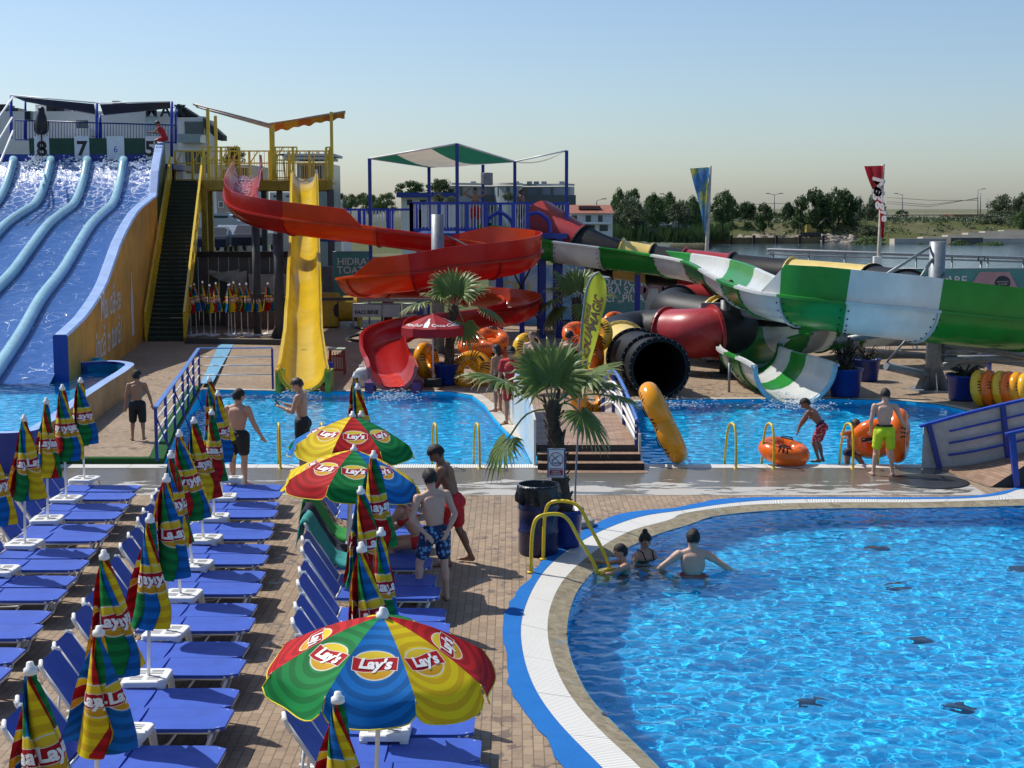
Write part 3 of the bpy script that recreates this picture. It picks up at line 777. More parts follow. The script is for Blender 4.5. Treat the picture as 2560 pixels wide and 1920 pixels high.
MAT_PLATFORM = M('yellow_platform_beam', (.46, .31, .03), .5, var=.25, dirt=.4, dirtcol=(.15, .1, .03))
def yellow_platform():
    root = thing('yellow_platform', 'yellow steel launch platform with railings and a torn striped awning above the slides', 'platform', LL(-2, 66, 0))
    z = 6.34; Y0, Y1 = 65.3, 69.5; xa, xb = -4.57, 1.15
    mb = MB(); mb.box(LL((xa + xb) / 2, (Y0 + Y1) / 2, z - .08), (xb - xa, Y1 - Y0, .1)); 
    mb.beam(LL(xa, Y0, z - .24), LL(xb, Y0, z - .24), .12, .44); mb.beam(LL(xa, Y1, z - .24), LL(xb, Y1, z - .24), .12, .44)
    mb.beam(LL(xa, Y0, z - .24), LL(xa, Y1, z - .24), .12, .44); mb.beam(LL(xb, Y0, z - .24), LL(xb, Y1, z - .24), .12, .44)
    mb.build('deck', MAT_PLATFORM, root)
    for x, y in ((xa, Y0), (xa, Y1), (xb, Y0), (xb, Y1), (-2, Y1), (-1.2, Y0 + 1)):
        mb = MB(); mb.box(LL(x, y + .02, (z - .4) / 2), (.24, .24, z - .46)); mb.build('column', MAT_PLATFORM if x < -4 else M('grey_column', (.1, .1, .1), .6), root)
    def railing(a, b, nb, skip=()):
        mb = MB()
        for h in (.88, 1.45): mb.beam(a + Vector((0, 0, h)), b + Vector((0, 0, h)), .06, .06)
        mb.beam(a + Vector((0, 0, .1)), b + Vector((0, 0, .1)), .05, .05)
        for k in range(nb + 1):
            p = a.lerp(b, k / nb)
            big = k % 8 == 0
            mb.beam(p, p + Vector((0, 0, 1.45 if big or k % 2 == 0 else .88)), .10 if big else .022, .10 if big else .022)
        for k in range(0, nb, 8):
            p = a.lerp(b, (k + .4) / nb); q = a.lerp(b, min((k + 3.4) / nb, 1)); mb.beam(p + Vector((0, 0, .9)), q + Vector((0, 0, 1.42)), .05, .05)
        mb.build('railing', MAT_YELLOWPAINT, root)
    railing(LL(xa, Y0, z), LL(-2.95, Y0, z), 16); railing(LL(-1.35, Y0, z), LL(-.35, Y0, z), 10); railing(LL(.95, Y0, z), LL(xb, Y0, z), 2)
    railing(LL(xa, Y1, z), LL(xb, Y1, z), 48); railing(LL(xb, Y0, z), LL(xb, Y1, z), 32); railing(LL(-6.2, Y1, z), LL(xa, Y1, z), 16)
    for cx, top, y in ((1335, 185, Y0), (1385, 230, Y1), (1740, 275, Y1), (2130, 205, Y0), (1754, 290, Y0)):
        p = CP(1, cx, top, y); mb = MB(); mb.beam((p.x, y, z), p, .13, .13); mb.build('awning_post', MAT_YELLOWPAINT, root)
    mb = MB()
    for (x1, y1, d1), (x2, y2, d2) in (((1245, 155, Y0), (1745, 288, Y0)), ((1262, 172, 66.5), (1750, 300, 66.5)), ((1290, 180, 68), (1755, 312, 68)), ((1745, 278, Y0), (2215, 203, Y0)), ((1760, 318, Y1), (2215, 215, Y1)), ((1245, 155, Y0), (1290, 180, 68)), ((2215, 203, Y0), (2215, 215, Y1))):
        mb.tube([CP(1, x1, y1, d1), CP(1, x2, y2, d2)], .045, 6)
    mb.build('awning_frame', M('weathered_pole', (.42, .36, .32), .5), root)
    MC = M('orange_awning_cloth', (.55, .16, .05), .8, var=.2); MC2 = M('yellow_awning_cloth', (.6, .33, .06), .8, var=.2)
    mb = MB(); n = 28; rows = []
    for i in range(n + 1):
        u = i / n; a = CP(1, 1745 + 470 * u, 280 - 76 * u, Y0 + .02); b = CP(1, 1762 + 455 * u, 320 - 98 * u - 6 * math.sin(u * 22), Y1)
        rows.append([a.lerp(b, k / 6) - Vector((0, 0, .22 * math.sin(PI * k / 6) + .04 * math.sin(u * 40))) for k in range(7)])
    mb.rings(rows, 0, True, False, mats=lambda i, j: (i // 5) % 2); mb.build('awning_cloth', [MC, MC2], root)
    # a high bar stool stands on the deck
    s_ = thing('bar_stool', 'dark bar stool standing on the yellow platform by the railing', 'stool', CP(1, 1805, 655, 67))
    q = s_.location; mb = MB()
    for dx in (-.14, .14):
        for dy in (-.14, .14): mb.beam((q.x + dx * 1.5, q.y + dy * 1.5, z), (q.x + dx, q.y + dy, z + 1.15), .03, .03)
    mb.box((q.x, q.y, z + .45), (.38, .38, .03)); mb.build('legs', MAT_BLACK, s_)
    mb = MB(); mb.lathe([(0, 1.15), (.2, 1.15), (.21, 1.19), (.19, 1.22), (0, 1.22)], 16, c=(q.x, q.y, z)); mb.build('seat', MAT_BLACK, s_)
    return root
yellow_platform()

def start_deck():
    """railing and shade sail behind the start of the blue slide"""
    root = thing('start_deck', 'railed start deck with dark shade sails on blue posts above the blue slide', 'deck', LL(-10, 68.5, 7.2))
    zf = 7.9; mb = MB(); mb.box(LL(-10.6, 69.4, 7.0), (9.6, 4.2, .25)); mb.box(LL(-10.6, 70.5, 3.4), (9.0, 1.6, 7.0)); mb.build('floor', MAT_NAVYPAINT, root)
    def at(x, y, Y): return CP(15, x, y, Y)
    mb = MB(); a = at(135, 235, 71); b = at(1745, 322, 71); 
    for (x1, y1, x2, y2) in ((150, 280, 1745, 328), (150, 470, 1745, 500)): mb.tube([at(x1, y1, 71), at(x2, y2, 71)], .035, 6)
    for k in range(57):
        u = k / 56; mb.tube([at(150 + 1595 * u, 280 + 48 * u, 71), at(150 + 1595 * u, 470 + 30 * u, 71)], .016, 5)
    mb.build('railing', MAT_NAVYPAINT, root)
    for (x, y, yb, Y) in ((110, 32, 460, 67.5), (955, 108, 640, 67.5), (1695, 95, 640, 67.5), (250, 88, 470, 71), (990, 228, 500, 71), (1735, 150, 510, 71)):
        mb = MB(); mb.tube([at(x, y, Y), at(x, yb, Y)], .07 if Y < 70 else .055, 8); mb.build('post', MAT_BLUEPAINT, root)
    MS = M('dark_shade_net', (.055, .065, .075), .85, var=.2, bump=.1)
    for q in (((118, 40, 67.5), (930, 118, 67.5), (946, 216, 71), (252, 92, 71)), ((985, 120, 67.5), (1688, 100, 67.5), (1692, 160, 71), (1022, 228, 71))):
        A, B, C_, D = (at(*p) for p in q); rows = []
        for i in range(17):
            u = i / 16; rows.append([(A.lerp(B, u)).lerp(D.lerp(C_, u), k / 8) - Vector((0, 0, .16 * math.sin(PI * u) * math.sin(PI * k / 8))) for k in range(9)])
        mb = MB(); mb.rings(rows, 0, True, False); mb.build('shade_sail', MS, root)
    mb = MB()
    for x1, y1, x2, y2, Y in ((110, 32, 955, 108, 67.5), (955, 108, 1695, 97, 67.5), (250, 92, 1000, 230, 71), (1000, 230, 1735, 150, 71), (110, 32, 250, 92, 69)): mb.tube([at(x1, y1, Y), at(x2, y2, Y)], .03, 6)
    mb.build('sail_frame', MAT_WHITEPAINT, root)
    # covered lamp on a stand
    s_ = thing('covered_spotlight', 'black covered spotlight in a bracket on a tripod at the slide start', 'spotlight', at(410, 640, 67.0))
    mb = MB(); Y = 66.95
    prof_ = [(395, 30, 145), (412, 62, 165), (420, 62, 200), (405, 95, 240), (405, 118, 300), (408, 115, 360), (410, 90, 400), (410, 40, 420)]
    rings = []
    for cx, w_, y in prof_:
        p = at(cx if False else 408, y, Y); r = (w_ / 2) / 3.95 * Y / 3600 * 1.0
        rings.append([p + Vector((r * math.cos(2 * PI * k / 16), r * .8 * math.sin(2 * PI * k / 16), 0)) for k in range(16)])
    mb.rings(rings, 0, True, True, True, True); mb.build('cover', MAT_BLACK, s_)
    mb = MB(); mb.tube([at(340, 290, Y), at(342, 385, Y), at(375, 415, Y), at(440, 415, Y), at(474, 385, Y), at(478, 295, Y)], .03, 6)
    mb.tube([at(410, 415, Y), at(412, 560, Y)], .035, 6)
    for x in (350, 412, 480): mb.tube([at(412, 555, Y), at(x, 635, Y - .2 + (x - 410) * .002)], .022, 5)
    mb.build('stand', MAT_BLACK, s_)
    b_ = thing('loudspeaker', 'grey box loudspeaker on a post of the shade frame', 'loudspeaker', at(283, 235, 71)); p = b_.location
    mb = MB(); mb.box(p, (.33, .3, .45)); mb.build('cabinet', M('grey_plastic', (.3, .31, .31), .5), b_, bevel=.02)
    mb = MB(); mb.box(p + Vector((0, -.155, 0)), (.26, .012, .38)); mb.build('grille', MAT_DARK, b_)
    # outside stair rails at the far left
    r2 = thing('outer_stair_rail', 'pale handrails of the stairs left of the blue slide', 'handrail', LL(-15.6, 60, 0))
    mb = MB()
    for (x1, y1, Y1, x2, y2, Y2) in ((125, 48, 66, -60, 330, 58), (118, 255, 66, -60, 560, 58), (128, 385, 65, -40, 800, 57)): mb.tube([at(x1, y1, Y1), at(x2, y2, Y2)], .05, 6)
    mb.build('rail', MAT_WHITEPAINT, r2)
start_deck()
# ------------------------------------------------------------------ fibreglass slides
def gel(name, col, tr=.3, rough=.22, dirt=.15, dirtcol=None, scale=1.3, var=.1, spec=.5):
    t = NT(name); v = t.coord('Object'); n1 = t.noise(v, scale, 5, .6)
    c = t.mix(t.ramp(n1, [(.3, (0, 0, 0)), (.7, (1, 1, 1))]), sc(col, 1 - var), sc(col, 1 + var))
    d = t.ramp(t.noise(v, scale * 2.2, 6, .7, .6), [(.52, (0, 0, 0)), (.75, (1, 1, 1))])
    c = t.mix(t.math('MULTIPLY', d, dirt), c, dirtcol or sc(col, .55))
    b = t.bsdf(c, rough, 0, spec, t.bump(t.noise(v, 9, 3), .05, .02))
    tl = t.n('BsdfTranslucent'); t.l(c, tl.inputs[0]); mx = t.n('MixShader'); mx.inputs[0].default_value = tr
    t.l(b.outputs[0], mx.inputs[1]); t.l(tl.outputs[0], mx.inputs[2]); t.l(mx.outputs[0], t.out.inputs[0])
    return t.mat
MAT_RED = gel('red_gelcoat', (.50, .022, .020), .38); MAT_REDGLOW = gel('backlit_red_gelcoat', (.66, .085, .018), .42); MAT_REDPALE = gel('faded_red_gelcoat', (.55, .12, .13), .25)  # second red is tinted orange: sun glow through the shell, painted in
MAT_SYEL = gel('yellow_gelcoat', (.80, .56, .02), .3); MAT_SYEL2 = gel('pale_yellow_gelcoat', (.78, .62, .16), .25, var=.14)
MAT_GRN = gel('green_gelcoat', (.035, .33, .055), .28); MAT_WHT = gel('white_gelcoat', (.74, .76, .74), .25, dirt=.2, dirtcol=(.62, .52, .44))
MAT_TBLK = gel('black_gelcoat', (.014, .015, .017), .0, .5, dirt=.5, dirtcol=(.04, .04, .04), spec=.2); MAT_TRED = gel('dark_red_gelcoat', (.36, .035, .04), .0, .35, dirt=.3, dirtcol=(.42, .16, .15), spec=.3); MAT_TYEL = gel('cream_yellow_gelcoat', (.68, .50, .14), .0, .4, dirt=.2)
def ctrl(lst, n=8):
    """control points (x, y, z, attrs...) -> smooth path and interpolated attributes"""
    path = spline([Vector(c[:3]) for c in lst], n); at = []
    for i in range(len(lst) - 1):
        for k in range(n):
            u = k / n; at.append([a + (b - a) * u for a, b in zip(lst[i][3:], lst[i + 1][3:])])
    at.append(list(lst[-1][3:])); return path, at
def channel(name, root, path, at, rfun, cut, mats, matfn, th=.035, flange=.09, depth=1.0, bolt=0):
    """open half-pipe; attributes: extra height left, extra height right. cut(i) -> section number; one mesh per section"""
    fr = frames_up(path); secs = {}
    for i in range(len(path)): secs.setdefault(cut(i), []).append(i)
    for s_, idx in secs.items():
        if idx[-1] < len(path) - 1: idx = idx + [idx[-1] + 1]
        if len(idx) < 2: continue
        mb = MB(); out = []; rim = {-1: [], 1: []}
        for i in idx:
            p = path[i]; t, a, b = fr[i]; r = rfun(i); eL, eR = at[i][0], at[i][1]
            pr = []
            pr.append((-r - .03, r * depth + max(eL, .004)));
            for k in range(13):
                an = PI * k / 12; pr.append((-r * math.cos(an), r * depth - r * depth * math.sin(an)))
            pr.append((r + .03, r * depth + max(eR, .004)))
            n = len(pr); inn = []
            for k in range(n):      # inner shell
                q0 = Vector(pr[max(k - 1, 0)]); q1 = Vector(pr[min(k + 1, n - 1)]); d = (q1 - q0).normalized()
                inn.append((pr[k][0] - d.y * th, pr[k][1] + d.x * th))
            ring = pr + inn[::-1]
            out.append([p + a * x + b * y for x, y in ring])
            for sd in (-1, 1):
                x0 = sd * (r - .01); x1 = sd * (r + flange); y0 = r * depth
                rim[sd].append([p + a * x + b * y for x, y in ((x0, y0 - .03), (x1, y0 - .05), (x1, y0 + .02), (x0, y0 + .03))])
        mb.rings(out, 0, True, True, True, True)
        for sd in (-1, 1): mb.rings(rim[sd], 0, False, True, True, True)
        # bolted flange at the downstream joint
        i = idx[-1]; p = path[i]; t, a, b = fr[i]; r = rfun(i)
        rg = []
        for dt in (-.03, .03):
            rg.append([p + t * dt + a * (-(r + e) * math.cos(PI * k / 16)) + b * (r * depth - (r * depth + e) * math.sin(PI * k / 16)) for k in range(17) for e in (.0, )] +
                      [p + t * dt + a * ((r + .055) * math.cos(PI * k / 16)) + b * (r * depth - (r * depth + .055) * math.sin(PI * k / 16)) for k in range(17)])
        mb.rings(rg, 0, False, True, True, True)
        if bolt:
            for s2, ii in ((.10, idx[0]), (-.10, idx[-1])):
                t, a, b = fr[ii]; r = rfun(ii)
                for k in range(1, 12): an = PI * k / 12; mb.ball(path[ii] + t * s2 + a * (-(r + .012) * math.cos(an)) + b * (r * depth - (r * depth + .012) * math.sin(an)), bolt, 6, 1)
        o = mb.build('section', [mats[matfn(s_)], MAT_DARK], root)
        md = o.modifiers.new('auto', 'EDGE_SPLIT'); md.split_angle = R(45)

# --- straight yellow slide
def yellow_slide():
    root = thing('body_slide', 'steep yellow humped water slide ending in the pool', 'water slide', (-5.8, 39.5, 0))
    tab = [(39.3, .06), (40.6, .12), (42.2, .5), (44.5, 1.05), (46.5, 1.45), (48.4, 1.62), (50.2, 2.05), (52, 2.55), (54, 2.85), (56, 3.2), (58, 3.85), (60, 4.85), (62.4, 5.75), (65.2, 6.25), (66.4, 6.34)]
    lst = [(-.42 - .137 * y + .05, y, z, .05, .05) for y, z in tab[::-1]]
    path, at = ctrl(lst, 6)
    def rf(i): return .50 + .13 * min(max((44 - path[i].y) / 4, 0), 1) ** 1
    channel('s', root, path, at, rf, lambda i: min(i // 14, 5), [MAT_SYEL], lambda s_: 0, depth=.9, flange=.1)
    MG_ = M('green_print_block', (.2, .3, .03), .6, var=.5, scale=3)
    for s_ in (-1, 1): mb = MB(); mb.box((path[-1].x + s_ * .68, 39.75, .29), (.14, .9, .6)); mb.build('foot_block', MG_, root)
    # wet sheet running down the bed
    mb = MB(); w_ = []
    for i, p in enumerate(path): 
        wd = .3; w_.append([p + Vector((x * wd, 0, .045 + .02 * abs(x))) for x in (-1, -.5, 0, .5, 1)])
    for (x, y, yb) in ((-.9, 55.8, 3.0), (-.9, 49, 1.5), (.35, 55.5, 3.0)):
        pass
    for y in (43.2, 48.0, 53.5, 60.0):
        k = min(range(len(path)), key=lambda i: abs(path[i].y - y)); p = path[k]
        m2 = MB(); m2.beam((p.x, p.y, 0), (p.x, p.y, p.z - .02), .13, .13); m2.beam((p.x - .5, p.y, p.z + .0), (p.x + .5, p.y, p.z + .0), .08, .08); m2.build('support_leg', MAT_GALV, root)
    # two uprights at the start
    p = path[0]
    for s_ in (-1, 1):
        m2 = MB(); m2.beam((p.x + s_ * .56 - .0, 65.3, 6.3), (p.x + s_ * .56, 65.3, 7.35), .06, .14); m2.build('start_upright', MAT_SYEL, root)
yellow_slide()

# --- red spiral slide
def red_slide():
    root = thing('spiral_slide', 'long red spiral water slide winding round a grey steel pole', 'water slide', (-2.5, 50, 0))
    c1, c2 = -2.1, -2.9
    lst = [(-11.9, 65.6, 6.32, .3, .3), (-11.6, 63.2, 6.1, .06, .1), (-11.3, 61, 5.55, .02, .45), (-10.95, 58.6, 4.85, 0, .62), (-10.1, 56.3, 4.42, 0, .62), (-8.7, 54.6, 4.15, 0, .62), (-7.1, 53.5, 3.95, 0, .62), (-6.0, 53.1, 3.83, 0, .6), (-5.3, 52.9, 3.74, 0, .02),
           (-3.8, 52.6, 3.55, 0, 0), (c1 - .4, 52.5, 3.38, .02, 0), (c1 + 1.0, 52.27, 3.25, .55, 0), (c1 + 2.1, 51.3, 3.1, .6, 0), (c1 + 2.5, 50, 2.98, .62, 0), (c1 + 2.1, 48.65, 2.82, .62, 0), (c1 + 1.0, 47.7, 2.68, .62, 0), (c1 - .2, 47.45, 2.53, .62, 0), (c2 - .2, 47.4, 2.38, .6, 0), (-4.1, 47.75, 2.25, .58, 0), (-4.75, 48.3, 2.18, .02, 0),
           (-5.35, 49.4, 2.05, 0, 0), (-5.2, 51, 1.9, 0, 0), (-4.3, 52.1, 1.78, 0, 0), (c2, 52.5, 1.68, 0, 0), (c1, 52.5, 1.58, 0, 0), (c1 + 1.3, 52.1, 1.46, .1, 0), (c1 + 2.3, 51, 1.35, .15, 0), (c1 + 2.45, 49.7, 1.22, .15, 0), (c1 + 1.8, 48.2, 1.1, .1, 0), (c1 + .6, 47.45, .99, 0, 0),
           (-2.3, 47.2, .93, 0, 0), (-3.1, 46.6, .86, .1, 0), (-3.7, 45.6, .76, .3, 0), (-3.95, 44.3, .62, .35, 0), (-3.85, 42.8, .45, .25, 0), (-3.6, 41.2, .26, .05, .05), (-3.4, 40.2, .15, .05, .05), (-3.28, 39.3, .08, .05, .05)]
    path, at = ctrl(lst, 6); N = len(path)
    def rf(i):
        y = path[i].y; return .62
    marks = [0, 14, 32, 50, 62, 74, 88, 102, 116, 130, 146, 160, 174, 190, 204, 212, N]
    def cut(i): return max(k for k, m_ in enumerate(marks[:-1]) if i >= m_)
    order = [2, 0, 1, 0, 1, 0, 0, 1, 1, 0, 1, 0, 0, 0, 0, 2]
    channel('s', root, path, at, rf, cut, [MAT_RED, MAT_REDGLOW, MAT_REDPALE], lambda s_: order[min(s_, len(order) - 1)], depth=1.0, bolt=.014)
    for s_ in (-1, 1):
        mb = MB(); mb.beam((-11.9 + s_ * .68, 65.4, 6.3), (-11.9 + s_ * .62, 65.4, 7.45), .07, .22); mb.build('start_upright', MAT_REDPALE, root)
    mb = MB()
    p = path[6]
    for i in range(150): 
        k = random.randint(0, 14); q = path[k]; mb.ball((q.x + random.uniform(-.34, .34), q.y, q.z + .1 + random.random() * .12), random.uniform(.015, .06), 6, sc=(1, 1.5, .6))
    mb.build('foaming_water', MAT_FOAM, root, kind='stuff')
    mb = MB(); a = path[-12:]; rows = [[q + Vector((x * .34, 0, .07 + random.random() * .025 + .05 * abs(x) ** 2)) for x in (-1, -.6, -.2, .2, .6, 1)] for q in a]
    mb.rings(rows, 0, True, False); mb.build('water_sheet', M('red_wet_sheet', (.62, .05, .03), .08, var=.3, scale=6, bump=.5, bscale=14), root)
    MP_ = M('purple_block', (.13, .03, .12), .6)
    for s_ in (-1, 1): mb = MB(); mb.box((-3.28 + s_ * .64, 39.65, .14), (.24, .8, .3)); mb.build('foot_block', MP_, root)
    # pole with brackets
    mb = MB(); mb.tube([(-2.57, 50, 0), (-2.57, 50, 4.85)], .22, 20); mb.lathe([(.5, 0), (.5, .04), (.22, .04)], 16, c=(-2.57, 50, 0))
    for y in (47.6, 52.4):
        for zz in (2.2 if y < 50 else 3.3, .75 if y < 50 else 1.4): mb.beam((-2.57, 50, zz - .1), (-2.57, y, zz), .10, .14)
    mb.tube([(-2.4, 50, 4.2), (.2, 50.3, 2.9)], .03, 6); mb.beam((-2.57, 50, 1.2), (.3, 50, 1.2), .1, .12); mb.beam((-2.57, 50, 1.9), (-5.3, 50, 1.9), .1, .12); mb.build('centre_pole', MAT_GALV, root)
    for (x, y, r_, zt, base) in ((-10.2, 57.6, .16, 4.35, 0), (-8.9, 55.0, .2, 4.1, 1)):
        mb = MB(); mb.tube([(x, y, 0), (x, y, zt)], r_, 14)
        if base:
            for k in range(4):
                a = PI / 4 + k * PI / 2; mb.beam((x + .3 * math.cos(a), y + .3 * math.sin(a), .12), (x, y, .65), .03, .3)
            mb.box((x, y, .03), (1.0, 1.0, .06)); mb.beam((x, y, 1.6), (x + 2.8, y + .4, 1.6), .1, .12)
        mb.build('support_post', M('dark_grey_post', (.06, .062, .065), .6, var=.2), root)
    mb = MB(); mb.box((-3.95, 41.8, .15), (.1, .1, .3)); mb.box((-3.3, 41.8, .12), (.1, .1, .24)); mb.build('support_leg', MAT_GALV, root)
red_slide()

# --- green and white flume
def green_slide():
    root = thing('green_white_flume', 'green and white chequered open flume sweeping from the blue platform to the pool', 'water slide', (7.4, 38, 0))
    lst = [(-1.3, 57.2, 3.55, 0, 0), (-.2, 57.0, 3.4, 0, 0), (1.7, 56.3, 2.95, 0, 0), (3.6, 55.7, 2.72, 0, 0), (5.3, 54.6, 2.55, 0, 0), (6.4, 52.6, 2.44, 0, 0), (6.9, 50.3, 2.36, 0, 0), (7.0, 47.5, 2.28, 0, 0), (6.95, 44.8, 2.2, 0, 0), (6.95, 42.2, 2.13, 0, 0), (7.1, 40, 2.05, .0, .02), (7.4, 38.6, 1.98, 0, .0), (7.68, 38.15, 1.94, 0, .80), (8.1, 37.75, 1.88, 0, .84), (9.2, 37.5, 1.74, 0, .84), (10.4, 37.85, 1.58, 0, .84), (11.6, 38.4, 1.42, 0, .84), (13.2, 39.3, 1.22, 0, .84), (14.8, 40.6, 1.03, 0, .84),
           (16.2, 42.6, .82, 0, .8), (16.7, 45.3, .6, 0, .8), (16.0, 47.8, .45, 0, .5), (14.2, 49.6, .34, 0, .1), (12.2, 50.0, .25, 0, 0), (10.4, 48.9, .2, 0, .05), (9.0, 47.2, .17, 0, .1), (7.9, 45.5, .14, 0, .1), (7.25, 43.7, .11, 0, .1), (7.0, 41.8, .08, 0, .05), (7.1, 40.2, .04, 0, 0), (7.3, 38.8, -.02, 0, 0), (7.42, 37.6, -.1, 0, 0)]
    path, at = ctrl(lst, 6); N = len(path)
    fl = [path[0]]; L = [0]
    for a, b in zip(path, path[1:]): L.append(L[-1] + (b - a).length)
    def rf(i): return .86 + .20 * min(max((i - (N - 22)) / 20, 0), 1)
    # boundaries placed where the colour changes in the photograph
    cuts = [0, 3.2, 5.1, 8.3, 11.5, 15.6, 20.0, 22.2, 24.05, 25.3, 27.3, 31.2]
    tail = [L[-1] - q for q in (12.6, 10.4, 8.0, 6.2, 4.9, 3.3, 2.1)]
    while cuts[-1] < tail[0] - 3.5: cuts.append(cuts[-1] + 2.8)
    if len(cuts) % 2 == 0: cuts.append((cuts[-1] + tail[0]) / 2)
    cuts += tail
    def cut(i): return max(k for k, c_ in enumerate(cuts) if L[i] >= c_ - 1e-6)
    channel('s', root, path, at, rf, cut, [MAT_GRN, MAT_WHT], lambda s_: s_ % 2, depth=1.0, th=.045, flange=.13, bolt=.026)
    # pale lip round the exit
    t, a, b = frames_up(path)[-1]; p = path[-1]; r = rf(N - 1)
    mb = MB(); mb.tube([p + a * (-(r + .03) * math.cos(PI * k / 20)) + b * (r - (r + .03) * math.sin(PI * k / 20)) for k in range(21)], .06, 8)
    mb.build('exit_lip', MAT_PALEBLUE, root)
    # steelwork: main pole with struts, and short posts
    X, Y = 11.7, 39.75
    mb = MB(); mb.tube([(X, Y, 0), (X, Y, 4.14)], .215, 20)
    mb.box((X, Y, .03), (1.0, 1.0, .06))
    for k in range(8):
        an = k * PI / 4; mb.poly([(X + .2 * math.cos(an), Y + .2 * math.sin(an), .05), (X + .5 * math.cos(an), Y + .5 * math.sin(an), .05), (X + .46 * math.cos(an), Y + .46 * math.sin(an), .16), (X + .2 * math.cos(an), Y + .2 * math.sin(an), .72)])
    def at4(x, y, Yd): return CP(4, x, y, Yd)
    for q in (((1615, 605, 39.75), (1290, 810, 38.9)), ((1635, 670, 39.75), (1530, 835, 38.9)), ((1690, 765, 39.75), (1735, 855, 39.0))): mb.tube([at4(*q[0]), at4(*q[1])], .045, 8)
    mb.tube([at4(1325, 1375, 39.2), at4(1590, 1440, 39.7)], .12, 12); mb.tube([at4(1330, 1350, 39.2), at4(1470, 1190, 38.6)], .03, 6)
    mb.tube([at4(1690, 1225, 39.75), at4(2260, 1310, 40.2)], .13, 12); mb.tube([at4(1690, 1275, 39.75), at4(2000, 1290, 41.5)], .11, 12); mb.tube([at4(1690, 1330, 39.75), at4(2260, 1325, 40.5)], .1, 10); mb.tube([at4(1690, 1370, 40), at4(2000, 1285, 41)], .06, 8)
    mb.build('main_pole', MAT_GALV, root)
    m2 = MB(); m2.tube([at4(1988, 1300, 40.4), G(*C(4, 1988, 1470))], .07, 8); m2.build('post', MAT_BLUEPAINT, root)
    for (x, y, zt, r_) in ((6.45, 43.5, 2.3, .15), (6.9, 47.8, 2.25, .2)):
        m2 = MB(); m2.tube([(x, y, 0), (x, y, zt)], r_, 14); m2.box((x, y, .04), (.9, .9, .08)); m2.build('post', M('dark_steel_post', (.10, .105, .11), .5, .4, var=.2), root)
    m2 = MB(); q = CG(4, 315, 1545); m2.tube([q, (q.x, q.y, .82)], .035, 8); m2.build('prop', MAT_GALV, root)
    m2 = MB(); m2.tube([at4(1000, 1215, 39), at4(1300, 1170, 38.6)], .1, 10); m2.tube([at4(1050, 1150, 39), at4(1060, 1215, 39)], .1, 10); m2.build('cross_beam', MAT_GALV, root)
    m2 = MB(); m2.box((6.8, 44.6, 2.05), (1.9, .2, .2)); m2.tube([(5.2, 47.4, 1.9), (8.6, 40.2, 1.85)], .11, 10); m2.build('cross_beam', MAT_GALV, root)
    for i in (8, 22, 34):
        q = path[i]; m2 = MB(); m2.beam((q.x, q.y, 0), (q.x, q.y, q.z - .05), .2, .2); m2.build('post', MAT_BLUEPAINT, root)
    mb = MB()
    for i in range(120): 
        k = random.randint(N - 8, N - 1); q = path[k]; mb.ball(q + Vector((random.uniform(-.5, .5), random.uniform(-.2, .1), .08)), random.uniform(.008, .03), 5, sc=(1, 1.6, .4))
    mb.build('foaming_water', MAT_FOAM, root, kind='stuff')
green_slide()

